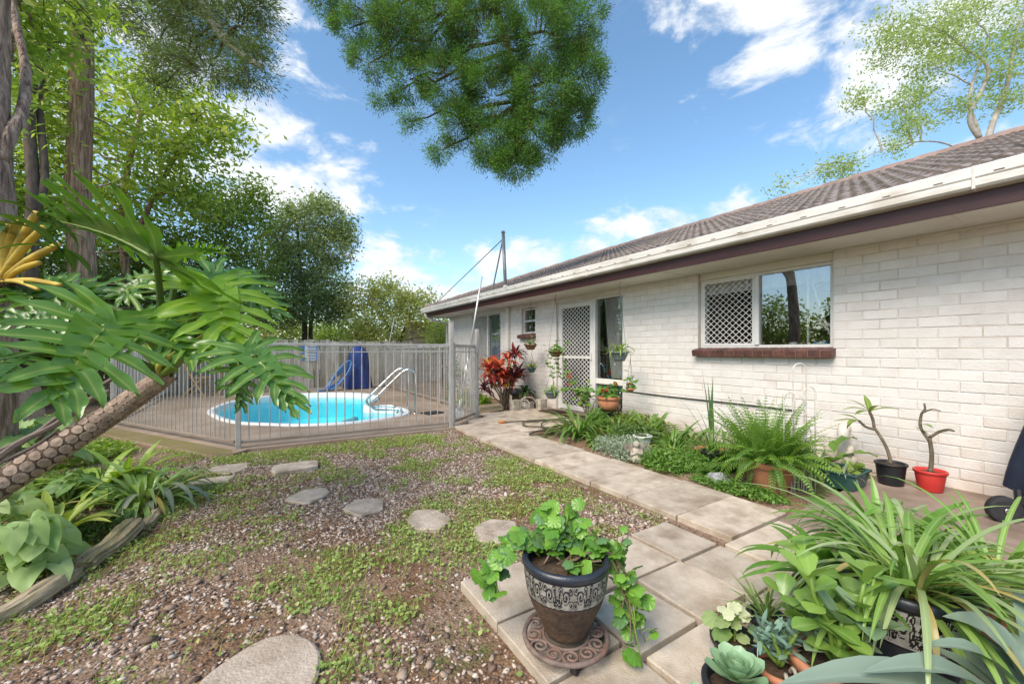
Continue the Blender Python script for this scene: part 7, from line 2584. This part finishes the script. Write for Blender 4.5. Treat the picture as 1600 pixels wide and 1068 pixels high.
pc = V(.953, 1.145, .012)
tv = thing('pot_trivet', 'round rusty cast-iron scrollwork trolley under the patterned pot', 'plant trolley', pc)
zt = .048
MB().tube([pc + V(math.cos(a) * .150, math.sin(a) * .150, zt) for a in np.linspace(0, 2 * PI, 49)], .009, 8, cap=False).build('outer_ring', M['iron'], tv, smooth=True)
MB().tube([pc + V(math.cos(a) * .082, math.sin(a) * .082, zt) for a in np.linspace(0, 2 * PI, 41)], .006, 8, cap=False).build('inner_ring', M['iron'], tv, smooth=True)
for i in range(12):
    a0 = 2 * PI * i / 12
    s_ = 1 if i % 2 else -1
    pts = []
    for q in np.linspace(0, 1, 22):
        rr_ = .034 * (1 - q * .82); th_ = q * 4.2 * PI * .75
        lx, ly = math.cos(th_) * rr_, math.sin(th_) * rr_ * s_
        cr = .116
        pts.append(pc + V(math.cos(a0) * (cr + lx) - math.sin(a0) * ly, math.sin(a0) * (cr + lx) + math.cos(a0) * ly, zt + .001))
    MB().tube(pts, .0055, 6).build('scroll', M['iron'], tv, smooth=True)
for i in range(4):
    a = PI / 4 + i * PI / 2 + .35
    q = pc + V(math.cos(a) * .125, math.sin(a) * .125, 0)
    MB().tube([q + V(0, 0, zt - .004), q + V(0, 0, .03)], .012, 8).build('leg', M['iron'], tv, smooth=True)
    wv = disc(q + V(0, 0, .021), V(math.cos(a + .9), math.sin(a + .9), 0), .021, .011, M['ironblack'], 'castor', tv)

pz = pc + V(0, 0, zt + .01)
pp_ = thing('patterned_pot', 'tall black and brown glazed pot with cream scrollwork band', 'pot', pz)
MB().lathe([(.066, 0), (.074, .004), (.080, .02), (.107, .075), (.130, .125), (.1425, .162)], pz, 48).build('body', M['brownglaze'], pp_, smooth=True)
pattern_band([(.1425 + .0115 * math.sin(PI * .5 * q), .162 + .092 * q) for q in np.linspace(0, 1, 34)], pz, 480, 9, M['damask'], pp_)
MB().lathe([(.1535, .254), (.157, .257), (.161, .269), (.157, .282), (.147, .285), (.138, .278), (.135, .25), (.132, .21)], pz, 48, cap=False).build('rim', M['glaze'], pp_, smooth=True)
MB().lathe([(.134, .238), (.07, .244), (.003, .246)], pz, 30).build('soil', M['pottingmix'], pp_)

# ivy geranium growing in the pot
M['ivy'] = leafmat('ivy_geranium_leaf', (.11, .27, .035), (.21, .41, .06), rib=(.30, .48, .12), trans=.3, rough=.33, spec=.5, ribamt=.5)
M['ivyblue'] = leafmat('ivy_geranium_old_leaf', (.09, .20, .07), (.15, .28, .10), rib=(.22, .36, .15), trans=.22, rough=.33, spec=.5, ribamt=.5)
iv = thing('ivy_geranium', 'ivy-leaved geranium trailing from both sides of the patterned pot', 'plant', pz + V(0, 0, .245))
ri = random.Random(31)
tp0 = pz + V(0, 0, .245)
right = V(CS, -SN, 0); fwd = V(SN, CS, 0)


def vine(path, r0=.0045, leaf=.05, step=.028, spread=.035, young=.7, face=.9):
    dpn = dense_path(path, 5)
    MB().tube(dpn, [r0 * (1 - .5 * i / len(dpn)) for i in range(len(dpn))], 6).build('stem', M['stem'] if ri.random() < .5 else M['petiole'], iv, smooth=True)
    acc = 0
    for a, b in zip(dpn[:-1], dpn[1:]):
        acc += (b - a).length
        if acc > step:
            acc = 0
            q = b + V(ri.uniform(-1, 1), ri.uniform(-1, 1), ri.uniform(-.3, 1)) * spread
            MB().tube([b, b.lerp(q, .6) + V(0, 0, .006), q], .0016, 4).build('stalk', M['petiole'], iv)
            d = V(ri.uniform(-1, 1), ri.uniform(-1, 1), ri.uniform(-.7, .2))
            up = (V(0, 0, 1) + TOC(q) * face * ri.uniform(.3, 1.6) + V(ri.uniform(-.6, .6), ri.uniform(-.6, .6), 0)).normalized()
            vs, fs, md = polar_leaf(IVY, .25, ri.uniform(0, 6))
            MB().add(place(vs, q, d, up, leaf * ri.uniform(.7, 1.25)), fs, md).build('leaf', M['ivy' if ri.random() < young else 'ivyblue'], iv, smooth=True)


for i in range(11):           # upright bush at the back left of the pot
    a = ri.uniform(0, 2 * PI)
    e = tp0 + right * ri.uniform(-.13, .10) + fwd * ri.uniform(.0, .14) + V(0, 0, ri.uniform(.06, .19))
    vine([tp0 + right * ri.uniform(-.08, .05) + fwd * ri.uniform(0, .09), tp0.lerp(e, .5) + V(0, 0, .05), e], leaf=.054, step=.019, spread=.035)
for i in range(5):            # trailing to the left
    e = tp0 + right * (-.30 + ri.uniform(-.03, .06)) + fwd * ri.uniform(-.04, .12) + V(0, 0, ri.uniform(-.14, -.02))
    vine([tp0 + right * -.09 + fwd * ri.uniform(-.02, .08), tp0 + right * -.17 + fwd * ri.uniform(0, .08) + V(0, 0, .075), tp0 + right * -.25 + V(0, 0, .0), e], leaf=.054, step=.022, spread=.03)
for i in range(9):            # falling to the right in front of the paving
    e = tp0 + right * ri.uniform(.14, .30) + fwd * ri.uniform(-.10, .04) + V(0, 0, ri.uniform(-.33, -.08))
    vine([tp0 + right * .05 + fwd * ri.uniform(-.03, .03), tp0 + right * .13 + V(0, 0, .06), tp0 + right * ri.uniform(.17, .22) + fwd * -.02 + V(0, 0, -.03), e], leaf=.050, step=.030, spread=.04)
for i in range(4):            # thin sprigs standing up on the right
    e = tp0 + right * ri.uniform(.18, .27) + fwd * ri.uniform(.0, .10) + V(0, 0, ri.uniform(.03, .10))
    vine([tp0 + right * .10, tp0 + right * .18 + V(0, 0, .0), e], leaf=.045, step=.04, spread=.02)
for i in range(8):            # woody stems across the mouth
    e = tp0 + right * ri.uniform(-.05, .16) + fwd * ri.uniform(-.1, .1) + V(0, 0, ri.uniform(.02, .07))
    MB().tube(limb_path(tp0 + right * ri.uniform(-.05, .03) + V(0, 0, -.01), e, 4, 0, .15, ri), [.006, .0055, .005, .004, .003], 6).build('woody_stem', M['stem'], iv, smooth=True)
vine([tp0 + fwd * -.06, tp0 + fwd * -.08 + V(0, 0, .03), tp0 + fwd * -.06 + right * .06 + V(0, 0, .03)], leaf=.05, step=.02, spread=.02)

# ------------------------------------------------------------------ pot plants crowding the lower right corner
M['spider'] = leafmat('long_spider_leaf', (.12, .25, .04), (.25, .39, .09), c3=(.48, .38, .15), rib=(.36, .48, .2), trans=.3, rough=.32, spec=.5)
M['clivia'] = leafmat('clivia_leaf', (.09, .22, .03), (.19, .36, .06), c3=(.45, .40, .1), rib=(.22, .40, .08), trans=.3, rough=.3, spec=.55)
M['paleblade'] = leafmat('pale_blade', (.26, .36, .15), (.38, .47, .23), rib=(.45, .52, .3), trans=.3, rough=.32, spec=.5)
M['agave'] = leafmat('agave_leaf', (.17, .24, .185), (.25, .32, .255), rib=(.28, .35, .28), trans=.08, rough=.42, spec=.4)
M['jade'] = leafmat('fleshy_leaf', (.14, .27, .05), (.23, .37, .07), rib=(.28, .42, .12), trans=.18, rough=.28, spec=.55)
M['kal'] = leafmat('grey_fleshy_leaf', (.17, .27, .15), (.27, .38, .23), rib=(.34, .45, .28), trans=.15, rough=.4)
M['eche'] = leafmat('echeveria_leaf', (.22, .38, .22), (.34, .50, .31), rib=(.36, .5, .33), trans=.15, rough=.4)
M['senecio'] = leafmat('blue_succulent_leaf', (.15, .26, .20), (.24, .36, .28), trans=.12, rough=.45)
M['varieg'] = leafmat('variegated_leaf', (.16, .28, .07), (.44, .50, .26), rib=(.14, .25, .06), trans=.3, rough=.5, ribamt=.9)
M['cream'] = leafmat('cream_leaf', (.50, .55, .33), (.60, .62, .42), trans=.3, rough=.5)


def fgp(px, py, Z=0.0):
    return gp(px, py, Z)


def black_scroll_pot(label, c, r1, h, plant):
    t = thing('patterned_planter', label, 'pot', c, 'black planters with white scrollwork in the corner')
    c = Vector(c)
    MB().lathe([(r1 * .55, 0), (r1 * .6, .01), (r1 * .86, h * .52)], c, 40).build('body', M['glaze'], t, smooth=True)
    pattern_band([(r1 * (.86 + .13 * q), h * (.52 + .38 * q)) for q in np.linspace(0, 1, 26)], c, 320, 8, M['damask2'], t)
    MB().lathe([(r1 * .99, h * .90), (r1 * 1.04, h * .91), (r1 * 1.05, h * .98), (r1 * .99, h), (r1 * .9, h * .98), (r1 * .88, h * .85)], c, 40, cap=False).build('rim', M['glaze'], t, smooth=True)
    MB().lathe([(r1 * .89, h * .88), (.004, h * .9)], c, 24).build('soil', M['pottingmix'], t)
    return t


c1 = V(1.80, .43, .012)
black_scroll_pot('black planter with white scrollwork holding the long-leaved spider plant', c1, .17, .345, None)
c2 = V(1.98, .86, .012)
t = thing('spider_plant', 'long-leaved spider plant arching over the black scrollwork planter', 'plant', c1 + V(0, 0, .31))
strap_clump(t, c1 + V(0, 0, .31), 90, .44, .021, M['spider'], (.2, 1.35), (1.0, 2.5), .09, 'strap', seed=51, rows=10)
strap_clump(t, c1 + V(.03, -.03, .31), 40, .58, .018, M['paleblade'], (.5, 1.2), (1.0, 2.2), .07, 'strap', seed=52, rows=10)
c3 = V(2.30, .62, .012)
t = thing('clivia_pot', 'terracotta pot of broad strap leaves behind the scrollwork planter', 'potted plant', c3)
pot(t, c3, .11, .145, .22, M['terracotta'], .014, .04)
strap_clump(t, c3 + V(0, 0, .2), 40, .42, .038, M['clivia'], (.5, 1.5), (.5, 1.9), .08, 'strap', seed=53, rows=9)
strap_clump(t, c3 + V(0, 0, .2), 16, .42, .026, M['paleblade'], (.6, 1.4), (.8, 2.1), .08, 'strap', seed=54, rows=9)
c4 = V(1.86, .66, .012)
t = thing('clivia_pot', 'black plastic pot with wide bright green strap leaves leaning to the path', 'potted plant', c4)
pot(t, c4, .09, .115, .18, M['blackpot'])
strap_clump(t, c4 + V(0, 0, .2), 36, .36, .036, M['clivia'], (.3, 1.4), (.6, 2.1), .06, 'strap', seed=55, rows=9)
c5 = V(2.30, .30, .012)
t = thing('spider_plant_pot', 'terracotta pot with cascading thin pale leaves at the right edge', 'potted plant', c5)
pot(t, c5, .11, .14, .22, M['terracotta'], .014, .04)
strap_clump(t, c5 + V(0, 0, .2), 90, .58, .018, M['chlor'], (.3, 1.4), (.8, 2.2), .08, 'strap', seed=56, rows=10)
c6 = V(2.62, .52, .012)
t = thing('mixed_pot', 'low terracotta bowl of small mixed plants near the red pot', 'potted plant', c6)
pot(t, c6, .12, .16, .14, M['terracotta'], .014, .04)
r = random.Random(14)
round_leaves(t, [c6 + V(r.gauss(0, .08), r.gauss(0, .08), .15 + abs(r.gauss(.03, .05))) for _ in range(36)], .06, M['clivia'], 15)
strap_clump(t, c6 + V(0, 0, .13), 22, .30, .022, M['clivia'], (.6, 1.5), (.5, 1.8), .06, 'strap', seed=57)


def fleshy(t, base, stems, leafm, L, W, seed, shape='spoon', per=9, hgt=(.12, .3), spread=.10, stemm='petiole', el=(-.1, 1.1), bend=.5):
    r = random.Random(seed)
    for i in range(stems):
        a = 2 * PI * i / max(1, stems) + r.uniform(-.5, .5)
        e = Vector(base) + V(math.cos(a) * spread * r.uniform(.3, 1), math.sin(a) * spread * r.uniform(.3, 1), r.uniform(*hgt))
        path = limb_path(base, e, 4, 0, .08, r)
        MB().tube(path, [.008, .0075, .007, .006, .005], 7).build('stem', M[stemm], t, smooth=True)
        for j in range(per):
            q = path[1 + min(3, j * 4 // per)].lerp(e, .35) if j < per - 3 else e
            b = a * 0 + j * 2.39996 + r.uniform(-.3, .3)
            ee = r.uniform(*el)
            d = V(math.cos(b) * math.cos(ee), math.sin(b) * math.cos(ee), math.sin(ee))
            vs, fs, md = blade(L * r.uniform(.75, 1.15), W * r.uniform(.85, 1.1), shape, 7, r.uniform(0, bend), .22)
            MB().add(place(vs, q, d, V(0, 0, 1)), fs, md).build('leaf', leafm, t, smooth=True)


c7 = V(1.46, .50, .012)
t = thing('jade_plant', 'bright fleshy round-leaved succulent in a terracotta pot in front', 'potted plant', c7)
pot(t, c7, .085, .115, .17, M['terracotta'], .014, .035)
fleshy(t, c7 + V(0, 0, .15), 7, M['jade'], .085, .06, 61, 'spoon', 9, (.10, .30), .15)
fleshy(t, c7 + V(.02, -.02, .15), 4, M['kal'], .115, .066, 62, 'ovate', 7, (.04, .20), .13)
c8 = V(1.38, .62, .012)
t = thing('succulent_pot', 'small terracotta pot of blue-green pointed succulents', 'potted plant', c8)
pot(t, c8, .055, .075, .11, M['terracotta'], .01, .025)
fleshy(t, c8 + V(0, 0, .10), 9, M['senecio'], .055, .018, 63, 'lance', 16, (.05, .14), .07, el=(-.2, 1.3), bend=.2)
for i in range(3):
    MB().tube(dense_path([c8 + V(-.03 + .03 * i, -.03, .10), c8 + V(-.07 + .05 * i, -.05, .13), c8 + V(-.08 + .06 * i, -.07, .06)], 4), .006, 6).build('trailing_stem', M['stoneorn'], t, smooth=True)
# plant label stuck in the pot
MB().box(c8 + V(-.03, .05, .15), (.022, .002, .07), Matrix.Rotation(.4, 3, 'Z')).build('plant_label', M['signw'], t)


def rosette(t, c, n, L, W, m, seed, shape='spoon', tilt=(.15, 1.35), cup=-.5, name='leaf'):
    r = random.Random(seed)
    for i in range(n):
        f = i / n
        a = i * 2.39996
        el_ = tilt[0] + (tilt[1] - tilt[0]) * f
        l = L * (1 - .55 * f) * r.uniform(.92, 1.06)
        d = V(math.cos(a) * math.cos(el_), math.sin(a) * math.cos(el_), math.sin(el_))
        vs, fs, md = blade(l, W * (1 - .4 * f), shape, 7, cup, .30)
        MB().add(place(vs, Vector(c) + V(0, 0, .012 * f), d, V(0, 0, 1)), fs, md).build(name, m, t, smooth=True)


c9 = V(1.21, .66, .012)
t = thing('echeveria', 'pale green echeveria rosette at the bottom of the pot group', 'succulent', c9)
pot(t, c9, .07, .09, .10, M['blackpot'])
rosette(t, c9 + V(0, 0, .10), 34, .105, .058, M['eche'], 64)
rosette(t, c9 + V(-.12, .05, .06), 18, .05, .026, M['eche'], 65)
rosette(t, c9 + V(-.06, -.09, .07), 16, .045, .024, M['senecio'], 66)
c10 = V(1.37, .755, .012)
t = thing('variegated_pot', 'black plastic pot with round cream-edged variegated leaves', 'potted plant', c10)
pot(t, c10, .055, .07, .12, M['blackpot'])
r = random.Random(17)
MB().tube([c10 + V(.0, 0, .1), c10 + V(.01, .0, .2)], .004, 6).build('stem', M['petiole'], t)
rnd_o = [(math.cos(a) * (.5 + .05 * math.cos(8 * a)) + .4, math.sin(a) * (.5 + .05 * math.cos(8 * a))) for a in np.linspace(-PI, PI, 20)[:-1]]
round_leaves(t, [c10 + V(r.gauss(0, .035), r.gauss(0, .035), .12 + r.uniform(0, .06)) for _ in range(14)], .055, M['varieg'], 18, outline=rnd_o)
round_leaves(t, [c10 + V(r.gauss(.01, .02), r.gauss(0, .02), .19 + r.uniform(0, .035)) for _ in range(8)], .045, M['cream'], 19, outline=rnd_o)
c11 = V(1.68, .80, .012)
t = thing('grass_tuft_pot', 'thin dark grass-like tuft between the pots and the pavers', 'potted plant', c11)
pot(t, c11, .05, .065, .06, M['blackpot'])
strap_clump(t, c11 + V(0, 0, .05), 26, .17, .010, M['lily'], (.4, 1.5), (.2, 1.2), .03, 'strap', seed=67)

# broad grey agave blades reaching in from the lower right
ca = V(1.60, .10, -.15)
t = thing('agave', 'large grey-blue agave whose broad blades cross the bottom right corner', 'succulent', ca)
pot(t, ca + V(0, 0, .162), .12, .15, .14, M['terracotta'], .016, .04)
b0 = ca + V(0, 0, .30)
for i, (tipp, w_) in enumerate([(dp(1472, 962, 1.10), .115), (dp(1215, 1068, 1.02), .10), (dp(1440, 1008, 1.02), .06), (dp(1590, 925, 1.15), .085), (dp(1345, 1050, .98), .075), (dp(1540, 990, 1.1), .07)]):
    mid_ = b0.lerp(tipp, .55) + V(0, 0, .09)
    pts = dense_path([b0, mid_, tipp], 5)
    strap_mesh(pts, w_, 'agave', .35).build('blade', M['agave'], t, smooth=True)
for i in range(10):
    a = PI + 2.2 + i * .3
    strap_mesh(arc_path(b0, a, .9, .3, .8, 8), .07, 'agave', .35).build('blade', M['agave'], t, smooth=True)
